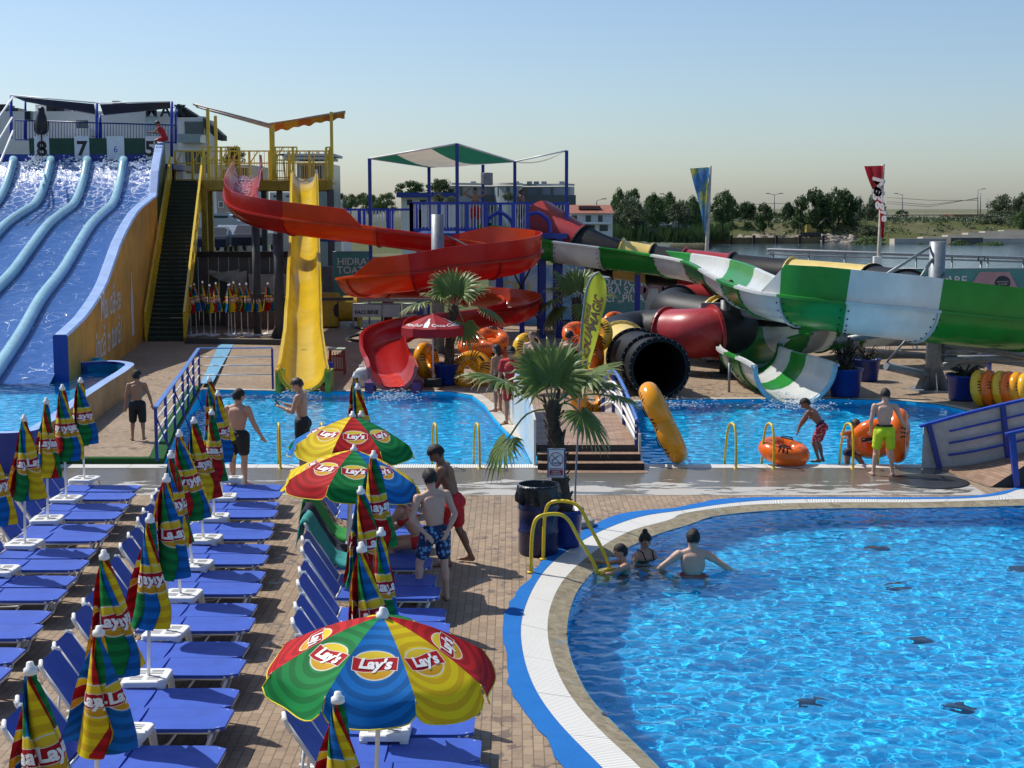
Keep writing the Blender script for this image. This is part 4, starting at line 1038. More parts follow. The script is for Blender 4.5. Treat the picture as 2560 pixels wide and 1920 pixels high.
# --- closed tube
def tube_slide():
    root = thing('tube_slide', 'closed tube slide of black, red and yellow sections with bolted flanges', 'water slide', (3.9, 38, 0))
    ctl = [(1.1, 58.4, 4.3), (1.7, 57.8, 4.1), (2.6, 57.0, 3.72), (3.6, 56.4, 3.25), (5.0, 56.0, 2.95), (7.0, 55.2, 2.72), (9.2, 54, 2.52), (11.2, 52.4, 2.4), (12.7, 50.6, 2.3), (13.3, 48.6, 2.2), (12.6, 46.9, 2.1), (11.0, 46.6, 2.0), (9.2, 47.8, 1.9), (7.4, 49.0, 1.8), (5.9, 48.9, 1.7), (5.3, 47.6, 1.6), (6.1, 46.4, 1.5), (6.9, 45.2, 1.42), (6.6, 43.9, 1.35), (5.7, 43.6, 1.28), (4.9, 44.4, 1.2), (4.1, 45.0, 1.12), (3.35, 44.4, 1.04), (3.2, 42.8, .95), (3.4, 41, .88), (3.7, 39.4, .84), (3.92, 38.0, .82)]
    path = spline([Vector(c) for c in ctl], 6); L = [0]
    for a, b in zip(path, path[1:]): L.append(L[-1] + (b - a).length)
    T = L[-1]; fr = frames(path)
    names = {'r': MAT_TRED, 'k': MAT_TBLK, 'y': MAT_TYEL}
    # measured back from the mouth: sections seen near the exit, then going up
    back = [('k', 1.0), ('k', 1.6), ('y', 1.8), ('k', 4.0), ('r', 1.7), ('k', 2.3), ('y', .4), ('k', 3.2), ('r', 2.0), ('k', 2.4), ('k', 2.2)]
    front = [('r', 2.3), ('k', 1.7), ('y', 1.3), ('k', 1.3), ('r', 1.9), ('k', 2.4), ('y', 3.5), ('k', 2.2)]
    bounds = []; s_ = 0
    for c_, l in front: bounds.append((s_, s_ + l, c_)); s_ += l
    e = T; bk = []
    for c_, l in back:
        if e - l <= s_: break
        bk.append((e - l, e, c_)); e -= l
    bounds.append((s_, e, 'k')); bounds += bk[::-1]
    def interp(d):
        j = 0
        while j < len(L) - 2 and L[j + 1] < d: j += 1
        k = min(max((d - L[j]) / max(L[j + 1] - L[j], 1e-6), 0), 1)
        p = path[j].lerp(path[j + 1], k); t = fr[j][0].lerp(fr[j + 1][0], k).normalized(); a = fr[j][1].lerp(fr[j + 1][1], k).normalized(); a = (a - t * a.dot(t)).normalized()
        return p, t, a, t.cross(a)
    r = .76; NS = 28
    def ring(d, rr):
        p, t, a, b = interp(d); return [p + (a * math.cos(2 * PI * k / NS) + b * math.sin(2 * PI * k / NS)) * rr for k in range(NS)]
    for s0, s1, c_ in bounds:
        if s1 - s0 < .05: continue
        n = max(3, int((s1 - s0) / .22)); mb = MB()
        first = s0 < .1
        rr = [ring(s0 + (s1 - s0) * i / n, r + (.35 * (1 - i / n) ** 1.5 if first else 0)) for i in range(n + 1)]
        mb.rings(rr, 0, True, True)
        mb.rings([[p for p in ring(s0 + (s1 - s0) * i / n, r - .04 + (.35 * (1 - i / n) ** 1.5 if first else 0))] for i in range(n, -1, -1)], 2, True, True)  # inner faces black in every section: the dark inside the tube, painted in
        for d in (s0 + .02, s1 - .02):      # flanges
            q = [ring(d - .03, r), ring(d - .03, r + .09), ring(d + .03, r + .09), ring(d + .03, r)]; mb.rings(q, 0, False, True)
        if s1 > T - .01: mb.rings([ring(T, r - .04), ring(T, r + .05), ring(T - .05, r + .05)], 0, False, True)
        if s1 > T - 8:
            for k in range(NS):
                for d in (s0 + .055, s1 + .015): mb.ball(ring(min(d, T), r + .055)[k], .022, 6, 1)
        mb.build('section', [names[c_], MAT_GALV, MAT_TBLK], root)
    # steel props
    for d in (8, 14, 20, T - 3, T - 9, T - 15):
        p = interp(d)[0]; m2 = MB(); m2.beam((p.x, p.y, 0), (p.x, p.y, p.z - r), .2, .2); m2.beam((p.x - .6, p.y, max(p.z - r - .05, .1)), (p.x + .6, p.y, max(p.z - r - .05, .1)), .1, .14); m2.build('post', MAT_GALV, root)
tube_slide()
# ------------------------------------------------------------------ sun loungers, tables, parasols
MAT_SLING = M('blue_sling_fabric', (.036, .095, .46), .55, var=.14, scale=3, bump=.25, bscale=160, bdist=.002, spec=.35, dirt=.10, dirtcol=(.08, .13, .4))
MAT_FRAME = M('white_lounger_frame', (.74, .74, .72), .35, var=.05, dirt=.15, dirtcol=(.4, .38, .35))
def fab(col, name):
    """parasol cloth: two-tone rings round a printed oval badge; uv = metres across and along the panel"""
    t = NT(name); uv = t.n('UVMap').outputs[0]; s = t.n('SeparateXYZ'); t.l(uv, s.inputs[0]); u, v = s.outputs['X'], s.outputs['Y']
    dv = t.math('SUBTRACT', v, .60)
    d = t.math('SQRT', t.math('ADD', t.math('POWER', u, 2), t.math('POWER', t.math('MULTIPLY', dv, 1.05), 2)))
    rg = t.math('FRACT', t.math('MULTIPLY', d, 8.6)); two = t.ramp(rg, [(.48, (0, 0, 0)), (.52, (1, 1, 1)), (.95, (1, 1, 1)), (1, (0, 0, 0))])
    c = t.mix(two, col, sc(col, .66) if col[0] < .7 else (col[0] * .84, col[1] * .70, col[2]))
    # dark border of the badge, cream line, yellow oval, red ribbon
    e = t.math('ADD', t.math('POWER', t.math('DIVIDE', u, .165), 2), t.math('POWER', t.math('DIVIDE', dv, .135), 2))
    def step(x, th): return t.math('LESS_THAN', x, th)
    c = t.mix(step(e, 1.18), c, (.80, .76, .6))
    ylw = t.mix(t.math('MULTIPLY', t.math('ADD', dv, .13), 4.0, clamp=True), (.86, .66, .04), (.70, .36, .02))
    c = t.mix(step(e, 1.0), c, ylw)
    w_ = t.math('MULTIPLY', t.math('SINE', t.math('MULTIPLY', u, 16.0)), .012)
    rb = t.math('ABSOLUTE', t.math('ADD', dv, w_)); inx = step(t.math('ABSOLUTE', u), .182); inx2 = step(t.math('ABSOLUTE', u), .176)
    c = t.mix(t.math('MULTIPLY', step(rb, .066), inx), c, (.82, .78, .7)); c = t.mix(t.math('MULTIPLY', step(rb, .060), inx2), c, (.50, .012, .02))
    b = t.bsdf(c, .75, 0, .25, t.bump(t.noise(t.coord('Object'), 9, 4), .12, .02))
    tl = t.n('BsdfTranslucent'); t.l(c, tl.inputs[0]); mx = t.n('MixShader'); mx.inputs[0].default_value = .30
    t.l(b.outputs[0], mx.inputs[1]); t.l(tl.outputs[0], mx.inputs[2]); t.l(mx.outputs[0], t.out.inputs[0]); return t.mat
FABS = [fab((.60, .014, .018), 'red_parasol_cloth'), fab((.006, .27, .06), 'green_parasol_cloth'), fab((.005, .19, .60), 'blue_parasol_cloth'), fab((.90, .70, .014), 'yellow_parasol_cloth')]
MAT_HEM = M('yellow_hem', (.75, .6, .03), .7)

def make_lounger():
    root = thing('sun_lounger', 'blue sun lounger', 'sun lounger')
    W = .57; H = .33; hx = -1.25; seam = -.80
    ba = R(57); BL = .72
    def sling(p0, p1, wid, cham=0.0, sag=.012):
        mb = MB(); n = 8; rows = []
        for i in range(n + 1):
            u = i / n; p = p0.lerp(p1, u); w_ = wid
            if cham and u > .86: w_ = wid - cham * (u - .86) / .14
            rows.append([p + Vector((0, y * w_ / 2, -sag * (1 - y * y))) for y in (-1, -.6, 0, .6, 1)])
        mb.rings(rows, 0, True, False)
        mb.rings([[q - Vector((0, 0, .02)) for q in r] for r in rows[::-1]], 0, True, False)
        ed = [r[0] for r in rows] + [r[-1] for r in rows[::-1]]
        m = len(ed)
        for i in range(m):
            a, b = ed[i], ed[(i + 1) % m]; mb.poly([a, b, b - Vector((0, 0, .035)), a - Vector((0, 0, .035))])
        return mb
    top = Vector((hx - BL * math.cos(ba), 0, H + BL * math.sin(ba)))
    sling(Vector((seam + .005, 0, H)), Vector((.014, 0, H)), W, .13).build('foot_sling', MAT_SLING, root)
    sling(Vector((hx, 0, H + .01)), Vector((seam - .005, 0, H)), W).build('seat_sling', MAT_SLING, root)
    sling(Vector((hx, 0, H + .015)), top, W - .01, .09).build('backrest_sling', MAT_SLING, root)
    # frame: side tubes, rounded white end caps, foot loop, struts
    mb = MB()
    for s_ in (-1, 1):
        mb.tube([(hx - .28, s_ * (W / 2 - .02), H - .04), (-.12, s_ * (W / 2 - .02), H - .04)], .017, 7)
    mb.tube([(-.0, -.2, H - .03), (-.0, .2, H - .03)], .016, 7)
    for s_ in (-1, 1): mb.tube([(-.13, s_ * (W / 2 - .012), H - .026), (-.05, s_ * (W / 2 - .05), H - .024), (.004, s_ * .175, H - .026)], [.017, .024, .018], 8)
    mb.tube([(hx + .02, -W / 2, H + .004), (hx + .02, W / 2, H + .004)], .012, 6)
    mb.build('frame', MAT_FRAME, root)
    mb = MB()
    for s_ in (-1, 1): mb.tube([top + Vector((0, s_ * (W / 2 - .02), -.01)), (hx, s_ * (W / 2 - .02), H - .01)], .017, 7)
    e = Vector((-math.cos(ba), 0, math.sin(ba)))
    for s_ in (-1, 1): mb.tube([top + e * -.15 + Vector((-.012, s_ * (W / 2 - .008), -.01)), top + e * -.045 + Vector((-.008, s_ * (W / 2 - .02), 0)), top + e * .004 + Vector((-.006, s_ * (W / 2 - .10), 0))], [.017, .022, .018], 8)
    for s_ in (-1, 1):      # adjustable support behind the backrest
        mb.tube([top.lerp(Vector((hx, 0, H)), .45) + Vector((-.02, s_ * .2, -.02)), (hx - .27, s_ * .2, H - .04)], .012, 6)
        for k in range(4): mb.tube([(hx - .05 - .07 * k, s_ * .22, H - .03), (hx - .05 - .07 * k, s_ * .22, H + .03)], .009, 5)
    mb.tube([(hx - .27, -.22, H - .04), (hx - .27, .22, H - .04)], .012, 6)
    mb.build('backrest_frame', MAT_FRAME, root)
    for x0, x1 in ((-.10, -.20), (hx - .24, hx - .16)):
        mb = MB()
        mb.tube([(x0, -W / 2 + .03, H - .05), (x1, -W / 2 + .03, .02), (x1 - .01, -W / 2 + .07, .018), (x1 - .01, W / 2 - .07, .018), (x1, W / 2 - .03, .02), (x0, W / 2 - .03, H - .05)], .018, 7)
        mb.build('leg', MAT_FRAME, root)
    mb = MB(); m_ = [(-.42, 0, H - .05), (-.5, 0, H - .16), (-.62, 0, H - .22), (-.85, 0, H - .23), (-.98, 0, H - .17), (-1.05, 0, H - .05)]
    for s_ in (-1, 1): mb.tube([Vector(q) + Vector((0, s_ * (W / 2 - .05), 0)) for q in m_], .013, 6)
    mb.build('brace', MAT_FRAME, root)
    return root
LG = make_lounger(); _first = [True]
def put_lounger(x, y, label, group):
    global LG
    rz = random.uniform(-.012, .012)
    if _first[0]: o = LG; o.location = (x, y, 0); o['label'] = label; o['group'] = group; _first[0] = False
    else: o = dup(LG, (x, y, 0), rz, label, group)
    return o

def make_table():
    root = thing('side_table', 'white table', 'table'); mb = MB(); w_ = .21; h = .40
    def rr(a, z, rad=.06, n=5):
        o = []
        for cx, cy, a0 in ((a - rad, a - rad, 0), (-a + rad, a - rad, PI / 2), (-a + rad, -a + rad, PI), (a - rad, -a + rad, 1.5 * PI)):
            for k in range(n + 1): o.append((cx + rad * math.cos(a0 + PI / 2 * k / n), cy + rad * math.sin(a0 + PI / 2 * k / n), z))
        return o
    mb.rings([rr(w_ + .012, h - .055), rr(w_ + .012, h - .012), rr(w_, h)], 0, True, True, False, True)
    mb.build('table_top', MAT_WHITEPLASTIC, root)
    sl_ = MB()
    for k in range(7):
        if k == 3: continue
        for s_ in (-1, 1): sl_.box((s_ * .085, -.132 + .044 * k, h + .0025), (.12, .008, .004))
    sl_.build('slots', M('shaded_slot', (.2, .2, .2), .8), root)
    for sx in (-1, 1):
        for sy in (-1, 1):
            m2 = MB()
            a, b = .19, .225
            m2.rings([[(sx * (a + dx), sy * (a + dy), h - .05) for dx, dy in ((.025, .025), (-.05, .025), (-.05, -.01), (-.01, -.05), (.025, -.05))],
                      [(sx * (b + dx), sy * (b + dy), 0) for dx, dy in ((.02, .02), (-.03, .02), (-.03, 0), (0, -.03), (.02, -.03))]], 0, False, True, True, True)
            m2.build('leg', MAT_WHITEPLASTIC, root)
    return root
TB = make_table(); _ft = [True]
def put_table(x, y, label):
    if _ft[0]: TB.location = (x, y, 0); TB['label'] = label; TB['group'] = 'white plastic tables between the loungers'; _ft[0] = False; return TB
    return dup(TB, (x, y, 0), random.uniform(-.1, .1), label, 'white plastic tables between the loungers')

VR, VF = .90, 1.10       # rib length and full cloth length along a panel
def make_closed(seed):
    """furled parasol, pole foot at the origin, top at 2.12 m"""
    rg = random.Random(seed); root = thing('closed_parasol', 'closed parasol', 'parasol'); TOP = 2.06
    mb = MB(); mb.tube([(0, 0, 0), (0, 0, TOP)], .018, 8); mb.lathe([(.2, 0), (.2, .05), (.16, .075), (.03, .085), (.03, .2), (.018, .21)], 16, cap0=True); mb.build('pole', MAT_WHITEPAINT, root)
    mb = MB(); mb.lathe([(0, .07), (.022, .065), (.028, .03), (.045, .02), (.048, -.02), (.03, -.03)], 14, c=(0, 0, TOP)); mb.build('cap', MAT_WHITEPLASTIC, root)
    qf = [rg.uniform(-.10, .42) for _ in range(8)]; loose = [rg.uniform(.90, 1.25) for _ in range(8)]; jit = [rg.uniform(-.10, .10) for _ in range(9)]; jit[8] = jit[0]; ph = [rg.uniform(0, 6) for _ in range(8)]
    fat = rg.uniform(.82, 1.16)
    def f(j, q, v):
        """cloth rolled round the pole: every panel folds once and its flap wraps over the next one"""
        t = v / VF; hw = min(v, VR) * .375 + .004
        Rr = (.030 + .205 * t ** .92 * fat) * loose[j]; r0 = .022 + .05 * t; L = (1 + qf[j]) * hw; pm = 2 * L / (r0 + Rr)
        inner = q > qf[j]
        s_ = (q + 1) * hw if not inner else max((2 * qf[j] - q + 1) * hw, 0)
        s_ = min(s_, L); c_ = (Rr - r0) / (2 * pm); p_ = (-r0 + math.sqrt(r0 * r0 + 4 * c_ * s_)) / (2 * c_)
        if inner: back = (q - qf[j]) / max(1 - qf[j], .01); p_ = pm + (PI / 4 - pm) * back
        r = r0 + (Rr - r0) * min(p_ / pm, 1) - (.010 * min(t * 4, 1) * min((q - qf[j]) * 8, 1) if inner else 0)
        r *= 1 + .035 * math.sin(7 * t + ph[j]) * p_ / pm + .03 * math.sin(5 * p_ + ph[j])
        th = 2 * PI * j / 8 + jit[j] + p_
        return Vector((r * math.cos(th), r * math.sin(th), TOP - v * (.985 + .02 * math.sin(ph[j]) * p_ / pm) + .012))
    cl = MB(); nv = 20; qs = lambda j: [-1 + (qf[j] + 1) * b / 14 for b in range(15)] + [qf[j] + (1 - qf[j]) * b / 6 for b in range(1, 7)]
    hwf = lambda v: min(v, VR) * .375
    for j in range(8):
        Q = qs(j); rows = [[f(j, q, VF * a / nv) for q in Q] for a in range(nv + 1)]
        cl.rings(rows, j % 4, True, False, uv=lambda a, b: (Q[b] * hwf(VF * a / nv), VF * a / nv))
    c_ = cl.build('canopy', FABS, root)
    lt = MB()
    for j in range(8):
        def mp(x, y, j=j):
            v = .60 - y; q = min(x / (v * .375), qf[j] - .02); e = .01
            p = f(j, q, v); n = (f(j, q + e, v) - f(j, q - e, v)).cross(f(j, q, v + e) - f(j, q, v - e)); n.normalize()
            if n.dot(Vector((p.x, p.y, 0))) < 0: n = -n
            return p + n * .004
        k0 = len(lt.f); lt.text("Lay's", .15, mp, shear=.2, offset=.006, cut=.02)
    lt.build('lettering', MAT_WHITELET, c_)
    return root
CLOSED = [make_closed(s_) for s_ in range(1, 9)]; _cu = [True] * 8; _cn = [0]
def put_closed(x, y, top, label, tilt=(0, 0), z=0.0, rot=None, group='furled parasols between the loungers', sub=1):
    i = _cn[0] * 3 % 8; _cn[0] += 1; P0 = CLOSED[i]
    rz = rot if rot is not None else random.uniform(0, 2 * PI)
    if _cu[i]: o = P0; _cu[i] = False
    else: o = copy_tree(P0)
    k = top / 2.13 if top else 1
    o.location = (x, y, z); o.rotation_euler = (Matrix.Rotation(tilt[1], 3, 'Y') @ Matrix.Rotation(tilt[0], 3, 'X') @ Matrix.Rotation(rz, 3, 'Z')).to_euler(); o.scale = (1, 1, k) if sub == 1 else (sub, sub, sub)
    o['label'] = label; o['group'] = group
    return o

def make_open(seed, Rr=.82, drop=.37):
    rg = random.Random(seed); root = thing('open_parasol', 'open parasol', 'parasol'); TOP = 2.0
    mb = MB(); mb.tube([(0, 0, 0), (0, 0, TOP)], .019, 10); mb.lathe([(.2, 0), (.2, .05), (.16, .075), (.03, .085), (.03, .2), (.018, .21)], 16, cap0=True); mb.build('pole', MAT_WHITEPAINT, root)
    mb = MB(); mb.lathe([(0, .07), (.022, .065), (.028, .03), (.045, .02), (.05, -.025), (.03, -.03)], 14, c=(0, 0, TOP)); mb.build('cap', MAT_WHITEPLASTIC, root)
    S = math.hypot(Rr, drop); lift = [rg.uniform(-.03, .03) for _ in range(9)]; lift[8] = lift[0]; fl = [rg.uniform(.3, 1.0) for _ in range(8)]; wob = [rg.uniform(0, 6) for _ in range(8)]
    def rib(j, v):      # point of rib j at slant v
        a = 2 * PI * j / 8; k = min(v, S) / S
        bow = .05 * math.sin(PI * k)
        return Vector((Rr * k * math.cos(a), Rr * k * math.sin(a), TOP - drop * k ** 1.12 + bow * .6 + lift[j % 8] * k))
    def f(j, q, v):
        A, B = rib(j, v), rib(j + 1, v); u = (q + 1) / 2; p = A.lerp(B, u); k = min(v, S) / S
        a = 2 * PI * (j + u) / 8; out = Vector((math.cos(a), math.sin(a), 0))
        p -= Vector((0, 0, .030 * (1 - q * q) * k)); 
        if v > S:           # hanging flap, corner to corner
            e = v - S; edge = 1 - .35 * q ** 8
            p += (out * .45 + Vector((0, 0, -.85))) * e * edge + out * (.03 * math.sin(3 * q + wob[j]) * e / .2)
        return p
    cl = MB(); nq, nv = 12, 16; vv = [S * i / 11 for i in range(12)] + [S + .2 * i / 5 for i in range(1, 6)]
    for j in range(8):
        rows = [[f(j, -1 + 2 * b / nq, v) for b in range(nq + 1)] for v in vv]; hw = lambda v: min(v, S) * .375
        cl.rings(rows, j % 4, True, False, uv=lambda a, b: ((-1 + 2 * b / nq) * hw(vv[a]), vv[a]))
    c_ = cl.build('canopy', FABS, root)
    hm = MB()
    for j in range(8): hm.tube([f(j, -1 + 2 * b / nq, S + .2) for b in range(nq + 1)], .006, 5); hm.tube([f(j, -1, S + .2 * k / 3) for k in range(4)], .005, 4)
    hm.build('hem', MAT_HEM, c_)
    for j in range(8):
        lt = MB()
        def mp(x, y, j=j):
            v = .60 - y; q = x / (v * .375); e = .01; p = f(j, q, v)
            n = (f(j, q + e, v) - f(j, q - e, v)).cross(f(j, q, v + e) - f(j, q, v - e)); n.normalize()
            if n.z < 0: n = -n
            return p + n * .005
        lt.text("Lay's", .135, mp, shear=.2, offset=.006, cut=.05)
        lt.build('lettering', MAT_WHITELET, c_)
    for j in range(8):
        rb = MB(); rb.tube([rib(j, S * k / 8) - Vector((0, 0, .012)) for k in range(9)] + [rib(j, S) + Vector((.03 * math.cos(PI * j / 4), .03 * math.sin(PI * j / 4), -.02))], .005, 5); m_ = rib(j, S * .5); rb.tube([m_ - Vector((0, 0, .02)), (0, 0, TOP - .42)], .004, 4); rb.build('rib', MAT_GALV, root)
    return root

GA, GB, GC = 'blue loungers of the outer column', 'blue loungers of the centre column', 'blue loungers of the pool-side column'
YA = [14.1, 14.76, 15.64, 16.2, 17.2, 17.8, 18.68, 19.32, 20.33, 20.86, 21.8, 22.39, 23.28, 23.95]
YB = [11.33, 11.9, 12.87, 13.43, 14.37, 14.96, 15.94, 16.51, 17.48, 18.07, 18.98, 19.57, 20.45, 21.0, 21.93, 22.53, 23.42, 24.02]
YC = [11.5, 12.08, 12.72, 13.31, 14.22, 14.82, 15.72, 16.3, 17.28, 17.87, 18.8, 19.38, 20.3, 20.9, 21.8, 22.4, 23.3, 23.9]
CN = {'left': 'outer', 'middle': 'centre', 'right': 'pool-side'}
def XA(y): return -6.34 + .121 * (24.05 - y)
def XB(y): return -2.617 - .117 * (y - 12.87)
def XC(y): return -.36 - .12 * (y - 12.7)
def ordn(i, n):
    """place in a row counted from the nearer end of the picture"""
    return f'{ORD[i]} from the near end' if i < n / 2 else (f'{ORD[n - 1 - i]} from the far end' if n - 1 - i else 'at the far end')
for ys, fx, g, nm in ((YA, XA, GA, 'left'), (YB, XB, GB, 'middle'), (YC, XC, GC, 'right')):
    for i, y in enumerate(ys):
        extra = ''
        if nm == 'right' and abs(y - 18.8) < .01: extra = ' under a teal towel'
        if nm == 'right' and abs(y - 19.38) < .01: extra = ' under a navy towel'
        if nm == 'right' and abs(y - 20.3) < .01: extra = ' under a green towel'
        if nm == 'right' and abs(y - 20.9) < .01: extra = ' under a leopard-print wrap'
        put_lounger(fx(y) + random.uniform(-.015, .015), y + .29 - .29 + random.uniform(-.012, .012), f'blue sun lounger{extra}, {ordn(i, len(ys))} of the {CN[nm]} column', g)
# tables and furled parasols; (Y, tip u, tip v)
for i, (y, u, v) in enumerate(((18.2, -20, 1080), (19.7, 60, 1035), (21.3, 115.5, 993), (22.85, 155.5, 960), (24.55, 201, 943))):
    x = XA(y) - 1.0; put_table(x, y, f'white plastic slatted side table, {ordn(i, 5)} of the outer column')
    p = P(u, v, y); put_closed(x, y, p.z, f'furled striped parasol in a table, {ordn(i, 5)} of the outer column', (0, math.atan2(p.x - x, p.z)), rot=[4.4, 4.9, 3.2, 5.2, 2.2][i])
MIDU = ((9.3, 74, 1652), (10.8, 247, 1563), (12.37, 258.5, 1372), (13.9, 375, 1283), (15.45, 416, 1183), (17.0, 426.5, 1124.6), (18.5, 447, 1072), (20.0, 484, 1041), (21.45, 529, 1021.6), (23.0, 544, 975), (24.55, 521, 936))
for i, (y, u, v) in enumerate(MIDU):
    x = XB(y) - .90; put_table(x, y, f'white plastic slatted side table, {ordn(i, 11)} of the centre column')
    p = P(u, v, y); put_closed(x, y, p.z, f'furled striped parasol in a table, {ordn(i, 11)} of the centre column', (0, math.atan2(p.x - x, p.z)), rot=[1.2, 3.0, 5.0, 3.9, 2.4, .9, 5.6, 4.2, 3.4, 2.0, 4.6][i])
RU = ((9.35, 844, 1728, 1), (10.9, 925.5, 1512, 0), (12.45, 902, 1351, 1), (13.95, 952.7, 1317.8, 1), (15.4, 901, 1213, 1), (16.95, 934, 1125.5, 1), (18.4, 883.5, 1114, 0), (20.0, 883.5, 1030, 0), (21.5, 902, 1026, 1), (23.0, 893, 958, 1), (24.5, 887, 929, 1))
OPENL = {1: ('large open four-colour parasol over the near loungers of the pool-side column', .85, R(157.5 + 180) , (.04, .05)),
         6: ('open four-colour parasol with a red and a green panel in front, behind two furled ones', .86, 2.9 + PI / 4, (-.03, .06)), 7: ('farthest open four-colour parasol, a yellow and a red panel in front by the pool', .84, 2.95 + PI / 2, (-.03, .05))}
for i, (y, u, v, cl) in enumerate(RU):
    p = P(u, v, y); x = (XC(y) - .8 if i else p.x + .03) if cl else p.x
    if i not in (1,): put_table(XC(y) - .8, y, f'white plastic slatted side table, {ordn(i, 11)} of the pool-side column')
    if cl: put_closed(x, y, p.z, f'furled striped parasol in a table, {ordn(i, 11)} of the pool-side column', (0, math.atan2(p.x - x, p.z)), rot=[4.0, 0, 1.9, 5.3, .4, 3.3, 0, 0, 2.7, 1.0, 4.9][i])
    else:
        lb, Rr, rz, tl = OPENL[i]; o = make_open(i, Rr); o.location = (p.x, y, p.z - 2.06); o.rotation_euler = (Matrix.Rotation(tl[1], 3, 'Y') @ Matrix.Rotation(tl[0], 3, 'X') @ Matrix.Rotation(rz, 3, 'Z')).to_euler(); o['label'] = lb; o['group'] = 'open parasols of the pool-side column'
        if i == 6 or i == 7: o.location.x = p.x - .12

# towels
def towel(name, x, y, mat, label, over=.18, w_=.62, seed=0, end=-.75):
    W = w_; H = .33; hx = x - 1.25; ba = R(57); BL = .72
    top = Vector((hx - BL * math.cos(ba), 0, H + BL * math.sin(ba))); e = Vector((math.sin(ba), 0, math.cos(ba)))
    path = [top + Vector((-.10, 0, -over - .12)), top + Vector((-.06, 0, -.10)), top + Vector((-.035, 0, .02)), top + Vector((.0, 0, .035)), top.lerp(Vector((hx, 0, H)), .3) + e * .02, top.lerp(Vector((hx, 0, H)), .75) + e * .012, Vector((hx + .06, 0, H + .05)), Vector((hx + .3, 0, H + .022)), Vector((x + end, 0, H + .02))]
    path = resample(spline(path, 5), .05); rows = []; rg = random.Random(seed); ph = rg.random() * 6
    for i, p in enumerate(path):
        r = []
        for k in range(15):
            q = -1 + 2 * k / 14; yy = q * W / 2 * (1 + .05 * math.sin(i * .5 + ph)); z = .012 * math.sin(q * 9 + i * .35 + ph) + .010 * math.sin(q * 4 - i * .5)
            dz = 0 if abs(q) < .9 else -.05
            r.append((p.x, y + yy + .02, p.z + abs(z) + dz))
        rows.append(r)
    mb = MB(); mb.rings(rows, 0, True, False); o = mb.build(name, mat, label=label, cat='towel', group='towels spread on loungers')
    md = o.modifiers.new('solid', 'SOLIDIFY'); md.thickness = .008; return o
towel('towel', XC(18.8), 18.8, M('teal_towel', (.03, .30, .30), .9, bump=.4, bscale=90), 'teal towel draped over a lounger backrest', seed=1)
towel('towel', XC(19.38), 19.38, M('navy_towel', (.012, .016, .045), .9, bump=.4, bscale=90), 'dark navy towel draped over a lounger backrest', seed=2)
towel('towel', XC(20.3), 20.3, M('green_towel', (.02, .27, .05), .9, bump=.4, bscale=90), 'bright green towel draped over a lounger backrest', seed=3)
def leopard():
    t = NT('leopard_print'); v = t.n('TexVoronoi', i_Scale=22.0); t.l(t.coord('Object'), v.inputs[0]); c = t.ramp(v.outputs['Distance'], [(.3, (.03, .02, .015)), (.45, (.2, .13, .08)), (.6, (.32, .24, .17))]); t.bsdf(c, .9); return t.mat
towel('towel', XC(20.9), 20.9, leopard(), 'brown leopard-print wrap hanging on a lounger backrest', seed=4, w_=.42, end=-1.1)
# ------------------------------------------------------------------ people
def skin_mat(name, c):
    t = NT(name); v = t.coord('Object'); n = t.noise(v, 7, 5, .6); k = t.mix(n, sc(c, .85), sc(c, 1.15)); r = t.noise(v, 2.2, 3)
    k = t.mix(t.math('MULTIPLY', r, .25), k, (c[0] * 1.05, c[1] * .78, c[2] * .72))
    t.bsdf(k, .48, 0, .45, t.bump(t.noise(v, 40, 4), .08, .004), Subsurface_Weight=.10, Subsurface_Scale=.01); return t.mat
SKIN = {'tan': skin_mat('tanned_skin', (.36, .19, .115)), 'dark': skin_mat('dark_tanned_skin', (.24, .12, .07)), 'fair': skin_mat('fair_skin', (.56, .36, .265)), 'mid': skin_mat('sunburnt_skin', (.48, .27, .18))}
HAIR = {'black': M('black_hair', (.009, .007, .006), .65, var=.4, scale=20, bump=.8, bscale=60), 'brown': M('brown_hair', (.035, .02, .012), .5, var=.4, scale=20, bump=.8, bscale=60), 'light': M('light_hair', (.16, .10, .05), .5, var=.4, scale=20, bump=.8, bscale=60)}
MAT_EYE = M('dark_eye', (.01, .01, .01), .2)
def capsule(mb, a, b, ra, rb, n=14):
    a = Vector(a); b = Vector(b); d = b - a; L = max(d.length, 1e-4); z = d / L
    u = z.cross(Vector((0, 0, 1)) if abs(z.z) < .9 else Vector((0, 1, 0))).normalized(); w_ = z.cross(u); rr = []
    for th in (-85, -60, -35, -10): rr.append((a + z * ra * math.sin(R(th)), ra * math.cos(R(th))))
    for th in (10, 35, 60, 85): rr.append((b + z * rb * math.sin(R(th)), rb * math.cos(R(th))))
    mb.rings([[c + (u * math.cos(2 * PI * k / n) + w_ * math.sin(2 * PI * k / n)) * r for k in range(n)] for c, r in rr], 0, True, True, True, True)
